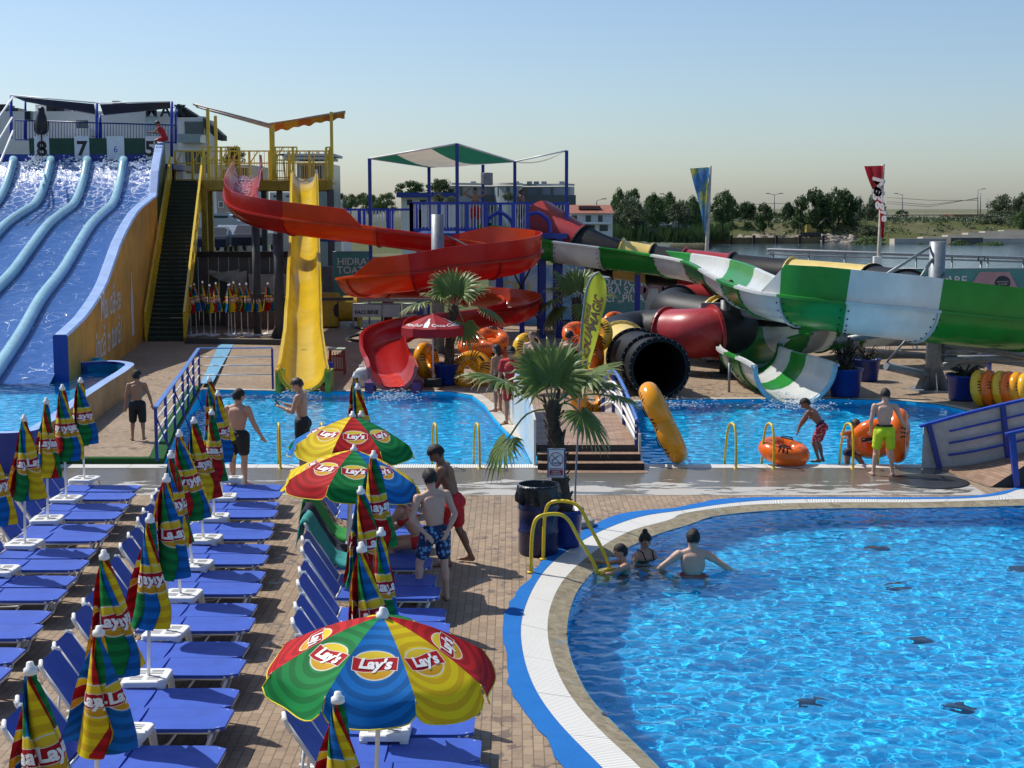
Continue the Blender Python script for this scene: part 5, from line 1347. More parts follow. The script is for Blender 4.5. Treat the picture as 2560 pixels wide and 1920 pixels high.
def fused(mb, name, mat, parent, origin, voxel=.011, smooth=5):
    """the closed pieces become one continuous skin (voxel remesh, then smoothing)"""
    me = bpy.data.meshes.new('tmp'); me.from_pydata([tuple(Vector(v)) for v in mb.v], [], mb.f); me.update()
    b = bmesh.new(); b.from_mesh(me); bmesh.ops.recalc_face_normals(b, faces=b.faces); b.to_mesh(me); b.free()
    o = bpy.data.objects.new('tmp', me); COL.objects.link(o)
    r = o.modifiers.new('r', 'REMESH'); r.mode = 'VOXEL'; r.voxel_size = voxel
    s_ = o.modifiers.new('s', 'SMOOTH'); s_.iterations = smooth; s_.factor = .5
    dg = bpy.context.evaluated_depsgraph_get(); dg.update()
    m2 = bpy.data.meshes.new_from_object(o.evaluated_get(dg)); bpy.data.objects.remove(o)
    m2.name = name; m2.materials.clear(); m2.materials.append(mat); m2.polygons.foreach_set('use_smooth', [True] * len(m2.polygons))
    q = bpy.data.objects.new(name, m2); COL.objects.link(q); q.parent = parent; return q
V = Vector
def person(label, base, h, yaw, skin, hair, garments, pose=None, group=None, hair_len=0, fem=False, hat=None, build=1.0):
    po = dict(lean=(2, 0), head=(0, 0), aL=((-.18, .02, -1), (-.10, .15, -1)), aR=((.18, .02, -1), (.10, .15, -1)), lL=((-.05, .02, -1), (-.02, -.03, -1)), lR=((.05, .02, -1), (.02, -.03, -1)), pz=None, twist=0)
    po.update(pose or {}); k = h; B = build
    root = thing('person', label, 'person', base, R(yaw), group or 'people at the pool')
    legs = {}
    th, sh, an = .245 * k, .245 * k, .045 * k
    for s_, key in ((-1, 'lL'), (1, 'lR')):
        a, b = V(po[key][0]).normalized(), V(po[key][1]).normalized(); hip = V((s_ * .054 * k, 0, 0)); kn = hip + a * th; ak = kn + b * sh; legs[s_] = [hip, kn, ak]
    low = min(l[2].z for l in legs.values()); pz = po['pz'] if po['pz'] is not None else an - low
    for l in legs.values():
        for i in range(3): l[i] = l[i] + V((0, 0, pz))
    pel = V((0, 0, pz)); p_, r_ = R(po['lean'][0]), R(po['lean'][1])
    up = V((math.sin(r_), math.sin(p_) * math.cos(r_), math.cos(p_) * math.cos(r_))).normalized()
    tw = R(po['twist']); rt = V((math.cos(tw), math.sin(tw), 0)); rt = (rt - up * rt.dot(up)).normalized(); fw = up.cross(rt)
    mild = (up + V((0, 0, 1)) * .6).normalized()
    waist = pel + mild * .09 * k; chest = waist + up * .115 * k; nb = chest + up * .105 * k
    hp, hy = R(po['head'][0]), R(po['head'][1])
    hu = (up + V((0, 0, .8))).normalized(); f0 = V((-math.sin(hy), math.cos(hy), 0)); f0 = (f0 - hu * f0.dot(hu)).normalized()
    hf = (f0 * math.cos(hp) - hu * math.sin(hp)).normalized(); hup = (hu * math.cos(hp) + f0 * math.sin(hp)).normalized(); hr = hf.cross(hup)
    hc = nb + hu * .078 * k + (hup * .042 + hf * .010) * k
    child = 1 + max(0, (1.6 - h)) * .35; hs = .064 * k * child        # children have bigger heads
    mb = MB()
    def C_(a, b, ra, rb): capsule(mb, a, b, ra * k * B, rb * k * B)
    def E_(c, r, sx, sy, sz): mb.ball(c, r * k * B, 16, sc=(sx, sy, sz), rot=Matrix((rt, fw, up)).transposed())
    E_(pel + V((0, 0, .012 * k)), .088, .98 if not fem else 1.06, .72, .75); E_(waist, .078, .92, .68, .9); E_(waist.lerp(chest, .5), .083, 1.0, .72, 1.1); E_(chest, .092, 1.04, .70, 1.15); E_(chest + up * .055 * k - fw * .006 * k, .088, 1.05, .62, .62)
    for s_ in (-1, 1):
        E_(pel + rt * s_ * .042 * k - fw * .028 * k - V((0, 0, .018 * k)), .056, .95, .95, 1.0)
        E_(chest + rt * s_ * .042 * k + fw * .045 * k + up * .012 * k, .046 if not fem else .05, 1, .55 if not fem else .9, .75)
        E_(chest + rt * s_ * .05 * k - fw * .040 * k + up * .030 * k, .046, .9, .45, 1.2)
        C_(nb + up * .012 * k, nb + rt * s_ * .085 * k - up * .018 * k, .034, .030)
    C_(nb - up * .01 * k, hc - hup * .02 * k, .037, .035)
    # head
    mb.ball(hc, hs, 18, sc=(.80, 1.0, 1.06), rot=Matrix((hr, hf, hup)).transposed())
    mb.ball(hc - hup * hs * .52 + hf * hs * .34, hs * .62, 14, sc=(.82, .95, .85), rot=Matrix((hr, hf, hup)).transposed())
    capsule(mb, hc + hf * hs * .92 + hup * hs * .12, hc + hf * hs * 1.13 - hup * hs * .24, hs * .10, hs * .16, 8)
    for s_ in (-1, 1):
        mb.ball(hc + hr * s_ * hs * .82 - hf * hs * .05 - hup * hs * .08, hs * .25, 10, sc=(.4, .7, 1.1), rot=Matrix((hr, hf, hup)).transposed())
        capsule(mb, hc + hf * hs * .80 + hup * hs * .20 + hr * s_ * hs * .12, hc + hf * hs * .72 + hup * hs * .22 + hr * s_ * hs * .5, hs * .16, hs * .13, 8)
    capsule(mb, hc + hf * hs * .90 - hup * hs * .52 - hr * hs * .18, hc + hf * hs * .90 - hup * hs * .52 + hr * hs * .18, hs * .12, hs * .12, 8)
    hands = {}
    for s_, key in ((-1, 'aL'), (1, 'aR')):
        S = nb + rt * s_ * (.118 if not fem else .105) * k * (1 if h > 1.5 else .95) - up * .022 * k; a, b = V(po[key][0]).normalized(), V(po[key][1]).normalized()
        el = S + a * .168 * k; wr = el + b * .152 * k
        C_(S, S + a * .05 * k, .036, .034); C_(S, el, .031, .0245); C_(S + a * .06 * k + fw * .004 * k, S + a * .12 * k, .030, .026); C_(el, el + b * .06 * k, .0255, .0265); C_(el, wr, .0255, .0165)
        # hand: palm, four curled fingers, thumb from the side of the palm
        c1 = b; sd = c1.cross(fw if abs(c1.dot(fw)) < .8 else up).normalized(); nrm = sd.cross(c1)
        pa = wr + c1 * .045 * k; mb.ball(wr + c1 * .028 * k, .026 * k, 10, sc=(.9, .55, 1.2), rot=Matrix((sd, nrm, c1)).transposed())
        for f_ in range(4):
            o = sd * (f_ - 1.5) * .0105 * k; L = (.045, .052, .05, .038)[f_] * k; q0 = pa + o; q1 = q0 + (c1 + nrm * .25).normalized() * L * .55; q2 = q1 + (c1 + nrm * .9).normalized() * L * .5
            capsule(mb, q0, q1, .0062 * k, .0056 * k, 6); capsule(mb, q1, q2, .0056 * k, .005 * k, 6)
        q0 = wr + c1 * .018 * k + sd * -.018 * k; q1 = q0 + (c1 * .7 - sd * .8).normalized() * .026 * k; capsule(mb, q0, q1, .0075 * k, .0065 * k, 6); capsule(mb, q1, q1 + (c1 + nrm * .3).normalized() * .02 * k, .0065 * k, .0055 * k, 6)
        hands[s_] = wr + c1 * .06 * k
    for s_ in (-1, 1):
        hip, kn, ak = legs[s_]; a = (kn - hip).normalized(); b = (ak - kn).normalized()
        C_(hip + V((s_ * .004 * k, 0, 0)), kn, .054, .033); C_(kn, kn + b * .03 * k, .033, .031); calf = kn + b * .085 * k; ff = V((0, 1, 0)); bk = (ff - b * ff.dot(b)).normalized() * -1
        C_(calf + bk * .010 * k - b * .035 * k, calf + bk * .008 * k + b * .04 * k, .034, .028); C_(kn, ak, .0315, .0205)
        tdir = V((s_ * .22, 1, 0)).normalized(); heel = ak + V((0, -.012 * k, -.024 * k)); ball = ak + tdir * .092 * k + V((0, 0, -.030 * k)); toe = ball + tdir * .035 * k + V((0, 0, -.003 * k))
        C_(heel, ball, .023, .0165); C_(ak, ball - tdir * .03 * k, .022, .018)
        for t_ in range(5):
            o = V((tdir.y, -tdir.x, 0)) * (t_ - 2) * .0095 * k; capsule(mb, ball + o - V((0, 0, .002 * k)), toe + o - tdir * abs(t_ - 1.4) * .004 * k * 1.0, .0085 * k, .007 * k, 6)
    body = fused(mb, 'body', SKIN[skin], root, base, voxel=.0105 * k / 1.7 + .001, smooth=7)
    mb = MB()
    for s_ in (-1, 1): mb.ball(hc + hf * hs * .90 + hup * hs * .06 + hr * s_ * hs * .34, hs * .10, 8)
    mb.build('eyes', MAT_EYE, root, world=False)
    # hair
    if hair:
        mb = MB(); n = 26; m = 18; grid = []
        rg = random.Random(int(h * 1000 + yaw))
        for i in range(m + 1):
            ph = PI * i / m; row = []
            for j in range(n):
                a = 2 * PI * j / n; x, y, z = math.sin(ph) * math.cos(a), math.sin(ph) * math.sin(a), math.cos(ph); row.append((x, y, z))
            grid.append(row)
        idx = [[mb.vert(hc + (hr * x * .86 + hf * y * 1.06 + hup * z * 1.12) * hs * (1.01 + .10 * rg.random() + .03 * z)) for x, y, z in r] for r in grid]
        for i in range(m):
            for j in range(n):
                x, y, z = grid[i][j]; lim = (.50 if y > .55 else (.05 + .5 * y if y > -.1 else -.48 - hair_len * .35))
                if z > lim + .12 * math.sin(j * 2.7 + i): mb.face((idx[i][j], idx[i][(j + 1) % n], idx[i + 1][(j + 1) % n], idx[i + 1][j]), 0, True)
        if hair_len >= 1: capsule(mb, hc - hf * hs * .55 - hup * hs * .3, hc - hf * hs * .62 - hup * hs * (1.0 + hair_len * .3), hs * .62, hs * .42)
        if hair_len < 0: mb.ball(hc - hf * hs * .55 + hup * hs * 1.15, hs * .42, 10)
        mb.build('hair', HAIR[hair], root, world=False, clean=False)
    # clothing
    for g in garments:
        kind = g[0]; mt = g[1]; mb = MB()
        if kind == 'shorts':
            ln = g[2]; E = lambda c, r, sx, sy, sz: mb.ball(c, r * k * B, 16, sc=(sx, sy, sz), rot=Matrix((rt, fw, up)).transposed())
            E(pel + V((0, 0, .014 * k)), .099, 1.0, .80, .68)
            for s_ in (-1, 1):
                hip, kn, ak = legs[s_]; e = hip.lerp(kn, ln); E(pel + rt * s_ * .042 * k - fw * .028 * k - V((0, 0, .018 * k)), .064, .98, .98, 1.0)
                capsule(mb, hip + V((s_ * .006 * k, 0, .0)), e - (kn - hip).normalized() * .045 * k, .066 * k * B, .062 * k * B)
                capsule(mb, hip.lerp(e, .6), e, .058 * k * B, .058 * k * B)
            o = fused(mb, 'shorts', mt, root, base, .011, 3)
            if len(g) > 3: 
                m2 = MB(); pts_ = [pel + mild * .066 * k + (rt * math.cos(2 * PI * i / 28) * .088 + fw * math.sin(2 * PI * i / 28) * .070) * k * B for i in range(29)]; m2.tube(pts_, .011 * k, 6); m2.build('waistband', g[3], o, world=False)
        if kind == 'briefs':
            mb.ball(pel + V((0, 0, -.002 * k)), .100 * k * B, 16, sc=(1.0 if not fem else 1.06, .80, .66), rot=Matrix((rt, fw, up)).transposed())
            for s_ in (-1, 1):
                hip = legs[s_][0]; mb.ball(pel + rt * s_ * .042 * k - fw * .028 * k - V((0, 0, .016 * k)), .062 * k * B, 12); capsule(mb, hip + V((0, 0, -.0)), hip.lerp(legs[s_][1], .10), .058 * k * B, .057 * k * B)
            fused(mb, 'swim_briefs', mt, root, base, .010, 3)
        if kind == 'shirt':
            E = lambda c, r, sx, sy, sz: mb.ball(c, r * k * B, 16, sc=(sx, sy, sz), rot=Matrix((rt, fw, up)).transposed())
            E(waist, .096, .95, .78, 1.1); E(chest, .108, 1.04, .78, 1.05); E(chest + up * .055 * k - fw * .006 * k, .098, 1.06, .68, .66); E(pel + up * .03 * k, .098, .98, .78, .7)
            for s_, key in ((-1, 'aL'), (1, 'aR')):
                S = nb + rt * s_ * .118 * k - up * .022 * k; a = V(po[key][0]).normalized(); capsule(mb, nb, S, .042 * k, .042 * k)
                if g[2]: capsule(mb, S, S + a * g[2] * k, .046 * k, .046 * k)
            fused(mb, 'shirt', mt, root, base, .011, 3)
        if kind == 'bikini_top':
            for s_ in (-1, 1): mb.ball(chest + rt * s_ * .044 * k + fw * .050 * k + up * .006 * k, .052 * k, 12, sc=(1.02, .9, .72), rot=Matrix((rt, fw, up)).transposed())
            pts_ = [chest - up * .01 * k + (rt * math.cos(2 * PI * i / 28) * .102 + fw * math.sin(2 * PI * i / 28) * .076) * k for i in range(29)]; mb.tube(pts_, .008 * k, 5)
            for s_ in (-1, 1): mb.tube([chest + rt * s_ * .05 * k + fw * .085 * k + up * .03 * k, nb + rt * s_ * .062 * k + fw * .045 * k + up * .012 * k, nb + rt * s_ * .062 * k - fw * .02 * k + up * .03 * k, chest + rt * s_ * .05 * k - fw * .068 * k + up * .03 * k], .006 * k, 5)
            mb.build('bikini_top', mt, root, world=False)
        if kind == 'cap':
            capsule(mb, hc + hup * hs * .35, hc + hup * hs * .5, hs * .98, hs * .80); mb.ball(hc + hf * hs * 1.0 + hup * hs * .42, hs * .7, 12, sc=(1, 1, .12), rot=Matrix((hr, hf, hup)).transposed()); mb.build('cap', mt, root, world=False)
        if kind == 'sunglasses':
            for s_ in (-1, 1): mb.ball(hc + hf * hs * .98 + hup * hs * .08 + hr * s_ * hs * .33, hs * .26, 10, sc=(1, .3, .7), rot=Matrix((hr, hf, hup)).transposed())
            mb.build('sunglasses', mt, root, world=False)
        if kind == 'sandals':
            for s_ in (-1, 1):
                ak = legs[s_][2]; td = V((s_ * .22, 1, 0)).normalized(); capsule(mb, ak + V((0, -.02 * k, -.045 * k)), ak + td * .12 * k + V((0, 0, -.045 * k)), .018 * k, .02 * k, 8); mb.tube([ak + td * .05 * k + V((-.03 * k, 0, -.04 * k)), ak + td * .05 * k + V((0, 0, .0)), ak + td * .05 * k + V((.03 * k, 0, -.04 * k))], .008 * k, 5)
            mb.build('sandals', mt, root, world=False)
    root['_hands'] = 0
    del root['_hands']
    m4 = Matrix.Translation(V(base)) @ Matrix.Rotation(R(yaw), 4, 'Z')
    return root, {s_: m4 @ hands[s_] for s_ in hands}, m4
CL = {n: M(n + '_swim_cloth', c, .75, var=.15, bump=.15, bscale=40) for n, c in (('black', (.010, .010, .012)), ('red', (.52, .012, .018)), ('navy', (.012, .018, .06)), ('lime', (.50, .68, .015)), ('guard_red', (.45, .012, .018)))}
def pattern(name, base_c, spot, s_=9, th=.5):
    t = NT(name); n = t.n('TexVoronoi', i_Scale=s_); t.l(t.coord('Object'), n.inputs[0]); f = t.noise(t.coord('Object'), s_ * 2.5, 3, .6); d = t.math('ADD', n.outputs['Distance'], t.math('MULTIPLY', t.math('SUBTRACT', f, .5), .5))
    t.bsdf(t.mix(t.ramp(d, [(th - .12, (0, 0, 0)), (th - .06, (1, 1, 1))]), spot, base_c), .75); return t.mat
CL['flower'] = pattern('blue_floral_cloth', (.010, .03, .10), (.12, .32, .55), 17, .46); CL['redpat'] = pattern('red_printed_cloth', (.28, .012, .03), (.48, .36, .36), 22, .42)
Wm = 27.45
p = CG(5, 890, 775, .1); person('boy in long black shorts walking away along the ramp', (p.x, p.y, .10), 1.46, 12, 'tan', 'black', [('shorts', CL['black'], .92)], dict(head=(0, -45), lL=((-.07, .10, -1), (-.05, -.05, -1)), lR=((.07, -.14, -1), (.05, -.45, -1)), aL=((-.30, .02, -1), (-.05, .10, -1)), aR=((.38, .05, -1), (.25, .22, -1))))
p = CG(5, 1538, 1066); person('boy in black shorts standing on the wet concrete, seen from behind', (p.x, p.y, 0), 1.72, -18, 'mid', 'black', [('shorts', CL['black'], .62)], dict(head=(4, -35), lL=((-.08, .06, -1), (-.03, .0, -1)), lR=((.10, -.06, -1), (.06, -.10, -1)), aL=((-.15, .1, -1), (-.05, .3, -1)), aR=((.42, .05, -1), (.35, .30, -.8))), build=1.12)
p = P(758, 1183, Wm); rt_, hd, m4 = person('man in black shorts looking down at his phone at the pool edge', (p.x, p.y, 0), 1.76, 82, 'mid', 'brown', [('shorts', CL['black'], .7)], dict(head=(32, 8), lean=(3, 0), aL=((-.12, .35, -1), (.25, .85, .28)), aR=((.10, .35, -1), (-.20, .88, .30))), build=1.08)
ph = (hd[-1] + hd[1]) / 2; tt = thing('mobile_phone', 'dark mobile phone held by the man at the pool edge', 'phone', ph); mb = MB(); mb.box(ph + V((-.03, 0, .03)), (.02, .08, .15), rot=rot(0, -35, 0)); mb.build('case', MAT_BLACK, tt, bevel=.005)
p = CG(8, 1225, 1315); person('young man in red shorts leaning forward beside the loungers', (p.x, p.y, 0), 1.74, 82, 'dark', 'black', [('shorts', CL['red'], .72)], dict(lean=(20, 0), head=(34, 5), lL=((-.05, .28, -1), (-.02, -.12, -1)), lR=((.08, -.10, -1), (.04, -.45, -1)), aL=((-.05, .55, -1), (.0, .75, -.8)), aR=((.05, .45, -1), (.0, .7, -.9))))
p = CG(8, 1105, 1545); person('boy in blue floral shorts standing with hands behind his back', (p.x, p.y, 0), 1.66, 22, 'fair', 'black', [('shorts', CL['flower'], .66)], dict(lean=(6, -4), head=(10, 5), lL=((-.30, .10, -1), (-.14, -.25, -1)), lR=((.06, -.03, -1), (.04, -.08, -1)), aL=((-.38, -.25, -1), (.45, -.35, -.55)), aR=((.36, -.3, -1), (-.45, -.38, -.6))))
p = P(1000, 1385, 19.55); person('woman in a red bikini sitting bent forward on a lounger', (p.x + .28, 19.45, 0), 1.66, 75, 'mid', 'brown', [('briefs', CL['red']), ('bikini_top', CL['red'])], dict(pz=.47, lean=(34, 8), head=(30, 10), lL=((-.15, .85, -.15), (-.1, -.1, -1)), lR=((.25, .9, -.1), (.1, -.25, -1)), aL=((-.1, .6, -.8), (0, .8, -.5)), aR=((.15, .5, -.8), (.0, .8, -.5))), fem=True, hair_len=1)
p = CG(9, 470, 1112); person('lifeguard in red shirt, shorts and dark cap standing by the bridge', (p.x, p.y, .01), 1.78, 158, 'tan', 'black', [('shirt', CL['guard_red'], .1), ('shorts', CL['guard_red'], .75), ('cap', CL['black']), ('sunglasses', MAT_BLACK), ('sandals', M('brown_leather', (.06, .02, .015), .5))], dict(head=(12, 18), aL=((-.2, .1, -1), (-.05, .3, -1)), aR=((.2, .1, -1), (.1, .35, -1))))
person('dark-haired bather with a bare back behind the palm and the lime flag', (1.5, 38.3, 0), 1.74, -30, 'tan', 'black', [('shorts', CL['navy'], .7)], dict(aR=((.4, .3, -.7), (.4, .6, -.1)), head=(10, -30)))
person('fair-haired bather carrying a yellow ring behind the palm fronds', (.55, 38.8, 0), 1.68, 150, 'fair', 'light', [('shorts', CL['navy'], .7)], dict(aL=((-.4, .3, -.8), (-.2, .5, -.4))))
person('bather with wet black hair standing behind the lifeguard', (-.35, 35.6, .01), 1.62, 60, 'tan', 'black', [('shorts', CL['black'], .7)], {}, hair_len=1)
p = CG(13, 890, 990); person('boy in red printed shorts bending down to grip the orange ring', (p.x, 28.42, -.02), 1.38, 62, 'dark', 'black', [('shorts', CL['redpat'], .72, CL['navy'])], dict(lean=(42, 0), head=(18, 20), lL=((-.08, .42, -1), (-.02, -.35, -1)), lR=((.10, .30, -1), (.05, -.30, -1)), aL=((-.28, .55, -.9), (-.15, .30, -1)), aR=((.1, .6, -.8), (-.25, .5, -.8))))
person('child in dark trunks climbing out of the pool by the yellow ladder', (6.80, 28.55, -.58), 1.42, 205, 'tan', 'brown', [('briefs', CL['navy'])], dict(lean=(12, 0), head=(25, -10), lL=((-.15, .75, -.7), (-.05, -.1, -1)), lR=((.08, .1, -1), (.02, -.1, -1)), aL=((-.45, .3, -.4), (-.1, .8, -.2)), aR=((.75, .35, .05), (.3, .6, -.1))))
p = CG(13, 1600, 1150); person('boy in lime shorts holding an orange double ring upright', (p.x, p.y, 0), 1.62, -6, 'fair', 'black', [('shorts', CL['lime'], .72, CL['black'])], dict(head=(22, -12), lL=((-.14, .05, -1), (-.10, -.06, -1)), lR=((.12, .02, -1), (.08, -.10, -1)), aL=((-.20, .0, -1), (.05, .45, -.8)), aR=((.42, .08, -.9), (.52, .35, -.7))))
sw = 'swimmers at the ladder of the near pool'
person('woman with her hair in a bun and a black bikini in the pool', (1.92, 20.62, -1.05), 1.60, 222, 'mid', 'black', [('bikini_top', CL['black']), ('briefs', CL['black'])], dict(head=(18, -25), lL=((-.1, .9, -.45), (0, -.55, -1)), lR=((.1, .9, -.4), (0, -.6, -1)), aL=((-.55, .2, -1), (-.2, .5, -.6)), aR=((.5, .1, -1), (.3, .5, -.6))), group=sw, fem=True, hair_len=-1)
person('child with wet dark hair gripping the ladder of the pool', (1.66, 19.98, -1.0), 1.32, 92, 'mid', 'black', [('shorts', CL['navy'], .6)], dict(lean=(12, 0), lL=((-.1, .5, -1), (0, -.5, -1)), lR=((.1, .4, -1), (0, -.5, -1)), head=(12, 0), aL=((-.25, .75, -.35), (-.05, .9, -.12)), aR=((.35, .75, -.2), (.1, .9, .12))), group=sw, hair_len=.8)
person('man seen from behind in the near pool with both arms spread', (2.56, 19.92, -1.05), 1.70, -4, 'fair', 'black', [('shorts', CL['red'], .6)], dict(head=(10, 0), lL=((-.25, .8, -.62), (0, -.5, -1)), lR=((.25, .7, -.62), (0, -.45, -1)), aL=((-.72, -.05, -.55), (-.35, .45, -.55)), aR=((.78, -.05, -.50), (.55, .35, -.5))), group=sw, build=1.1)
q = P(415, 356, 66); person('lifeguard in red sitting on top of the blue slide wall', (q.x - .05, 66.0, 0), 1.72, 88, 'dark', 'brown', [('shirt', CL['guard_red'], 0), ('shorts', CL['guard_red'], .5)], dict(pz=8.22, lean=(28, 0), head=(20, 0), lL=((-.1, .9, -.25), (0, -.25, -1)), lR=((.15, .85, -.4), (0, .1, -1)), aL=((-.1, .7, -.7), (0, .9, .1)), aR=((.1, .7, -.7), (0, .9, .05))))
# ------------------------------------------------------------------ walkway, rails, ladders
def walkway():
    a, b, c = left_edge; o = .10
    q = [Vector((-9.25, 28.3, .1)), Vector((a.x - .06, 28.3, .1)), Vector((b.x - o, b.y, .1)), Vector((c.x - o, c.y - .1, .1)), Vector((-10.35, 38.6, .1))]
    mb = MB(); mb.poly(q); mb.poly([q[4], q[3], q[3] + Vector((-.8, 6, -.096)), q[4] + Vector((-1.6, 6, -.096))]); mb.build('raised_walkway', MAT_BRICK, kind='structure')
    mb = MB(); w_ = .30
    L = [Vector((a.x - .02, 28.16, .112)), Vector((b.x - .05, b.y, .112)), Vector((c.x - .05, c.y - .1, .112))]
    for p, r in zip(L, L[1:]):
        mb.poly([p - Vector((w_, 0, 0)), p, r, r - Vector((w_, 0, 0))]); mb.poly([p, (p.x, p.y, -.02), (r.x, r.y, -.02), r])
    mb.poly([(-9.25, 28.16, .112), (a.x - .02 - w_, 28.16, .112), (a.x - .02 - w_, 28.38, .112), (-9.25, 28.38, .112)])
    mb.poly([(-9.25, 28.155, 0), (a.x - .02, 28.155, 0), (a.x - .02, 28.16, .112), (-9.25, 28.16, .112)])
    mb.build('green_matting', MAT_GREENCARPET, kind='structure')
    mb = MB(); p = CG(5, 1452, 155); r = CG(5, 1290, 430, .01); mb.poly([(r.x, r.y, .112), (r.x + .33, r.y, .112), (p.x + .3, p.y, .006), (p.x - .25, p.y, .006)]); mb.build('painted_line', M('painted_blue_line', (.12, .33, .5), .7, var=.2), kind='structure')
    root = thing('pool_railing', 'blue and white railing along the ramp beside the middle pool', 'railing', G(404, 1150))
    bs = [CG(5, x, y, .11) for x, y in ((1010, 905), (1071, 800), (1127, 705), (1180, 615), (1212, 558), (1247, 490), (1283, 425))]
    bs = [Vector((p.x, p.y, .11)) for p in bs]; e = CG(5, 1755, 445); bs2 = [bs[-1], Vector((e.x, e.y, 0))]
    mb = MB()
    for p in bs + bs2[1:]: mb.beam(p, (p.x, p.y, 1.15), .055, .055)
    mb.build('post', MAT_NAVYPAINT, root)
    mb = MB()
    for p, r in list(zip(bs, bs[1:])) + [tuple(bs2)]:
        mb.beam((p.x, p.y, 1.17), (r.x, r.y, 1.17), .09, .03)
    mb.build('top_rail', M('light_blue_rail', (.10, .22, .55), .35, var=.2), root)  # top rail in a lighter blue than the posts
    mb = MB()
    for p, r in list(zip(bs, bs[1:])) + [tuple(bs2)]:
        for z in (.42, .68, .92): mb.tube([(p.x, p.y, z), (r.x, r.y, z)], .018, 6)
    mb.build('rail', MAT_WHITEPAINT, root)
    mb = MB()
    for i in (0, 2, 4): mb.tube([(bs[i].x, bs[i].y, 1.0), (bs[i + 1].x + .5, bs[i + 1].y - .6, .15)] if False else [(bs[i].x + .02, bs[i].y, .95), (bs[i].x + .42, bs[i].y - .15, .0)], .016, 6)
    mb.build('brace', MAT_NAVYPAINT, root)
walkway()
def stanchion(mb, x, y, dx=-.12, h=.86):
    mb.tube(spline([(x, y, 0), (x - .01, y + .01, h - .22), (x + dx * .25, y + .10, h - .03), (x + dx * .5, y + .22, h), (x + dx * .75, y + .34, h - .05), (x + dx, y + .48, h - .35), (x + dx * 1.15, y + .62, -.25), (x + dx * 1.2, y + .66, -.7)], 4), .024, 8)
    mb.lathe([(.05, 0), (.05, .015), (.026, .02)], 10, c=(x, y, .005))
for (u0, u1, lab) in ((697, 806, 'yellow pool ladder hidden partly by an open parasol'), (1092, 1199, 'yellow pool ladder right of the open parasols by the middle pool'), (1844, 1939, 'yellow pool ladder beside the orange ring lying flat'), (2139, 2238, 'yellow pool ladder where a child climbs out')):
    pA = G(u0, 1177); pB = G(u1, 1177); root = thing('pool_ladder', lab, 'ladder', pA, group='yellow ladders of the middle pool')
    for p in (pA, pB): mb = MB(); stanchion(mb, p.x, 27.62); mb.build('handrail', MAT_YELLOWPAINT, root)
    mb = MB()
    for z in (-.15, -.42, -.68): mb.box(((pA.x + pB.x) / 2 - .14, 28.27, z), (abs(pB.x - pA.x), .1, .03))
    mb.build('steps', MAT_YELLOWPAINT, root)
def near_ladder():
    b1, b2 = G(1327, 1433), G(1358, 1400); w1, w2 = G(1493, 1432, -.06), G(1524, 1422, -.06)
    root = thing('pool_ladder', 'tall yellow pool ladder at the rim of the near pool beside the bin', 'ladder', b1)
    for b, w_, top in ((b1, w1, .80), (b2, w2, .86)):
        d = (w_ - b); d.z = 0
        pt = [b, b + d * .03 + Vector((0, 0, top - .18)), b + d * .09 + Vector((0, 0, top - .03)), b + d * .22 + Vector((0, 0, top + .015)), b + d * .45 + Vector((0, 0, top)), b + d * .56 + Vector((0, 0, top - .08)), b + d * .70 + Vector((0, 0, top - .32)), Vector((w_.x, w_.y, -.05)), Vector((w_.x + d.x * .03, w_.y + d.y * .03, -.6))]
        mb = MB(); mb.tube(spline(pt, 5), .026, 10); mb.lathe([(.055, 0), (.055, .012), (.03, .02)], 12, c=(b.x, b.y, .012)); mb.build('handrail', MAT_YELLOWPAINT, root)
    mb = MB()
    for z in (-.05, -.30, -.55): mb.beam((w1.x + .03, w1.y, z), (w2.x + .03, w2.y, z), .12, .035)
    mb.build('steps', MAT_YELLOWPAINT, root)
near_ladder()

# ------------------------------------------------------------------ bins, tubs
def barrel():
    p = G(1346, 1383); root = thing('litter_barrel', 'tall dark blue litter barrel lined with a black bag beside the pool ladder', 'bin', p)
    mb = MB(); mb.lathe([(0, .0), (.27, .0), (.285, .03), (.287, .32), (.30, .34), (.30, .36), (.287, .38), (.287, .66), (.30, .68), (.30, .70), (.287, .72), (.285, .98), (.29, 1.0)], 40, c=p); mb.build('drum', M('dark_blue_drum', (.008, .014, .075), .3, var=.25, dirt=.25, dirtcol=(.05, .05, .07)), root)
    mb = MB(); rg = random.Random(3); rr = []
    for r, z, w_ in ((.18, .72, .02), (.26, .9, .02), (.285, 1.02, .006), (.305, 1.035, .004), (.312, 1.0, .006), (.315, .93, .012), (.325, .84, .03), (.318, .78, .035)):
        rr.append([p + Vector(((r + w_ * math.sin(k * 1.7 + z * 9)) * math.cos(2 * PI * k / 44), (r + w_ * math.sin(k * 1.7 + z * 9)) * math.sin(2 * PI * k / 44), z + (w_ * .9 * math.sin(k * .9 + 1) if z < .9 else 0))) for k in range(44)])
    mb.rings(rr, 0, True, True); mb.build('bin_bag', M('black_bin_bag', (.008, .008, .009), .22, bump=.6, bscale=14, bdist=.03), root)
    mb = MB(); mb.torus(p + Vector((0, 0, 1.03)), .297, .008, 40, 6); mb.build('rim_wire', MAT_GALV, root)
barrel()
def planter(p, r, h, label, name='planter', mat=None, rim=True):
    root = thing(name, label, 'planter', p); mb = MB()
    mb.lathe([(0, .02), (r * .80, .02), (r * .82, .05), (r * .96, h - .08), (r * 1.0, h - .07), (r * 1.05, h - .02), (r * 1.05, h), (r * .98, h), (r * .95, h - .06), (0, h - .08)], 32, c=p); mb.build('tub', mat or MAT_NAVYPAINT, root)
    mb = MB(); mb.lathe([(r * .95, h - .065), (0, h - .05)], 20, c=p); mb.build('soil', M('dark_soil', (.03, .022, .015), .9, bump=.5), root); return root
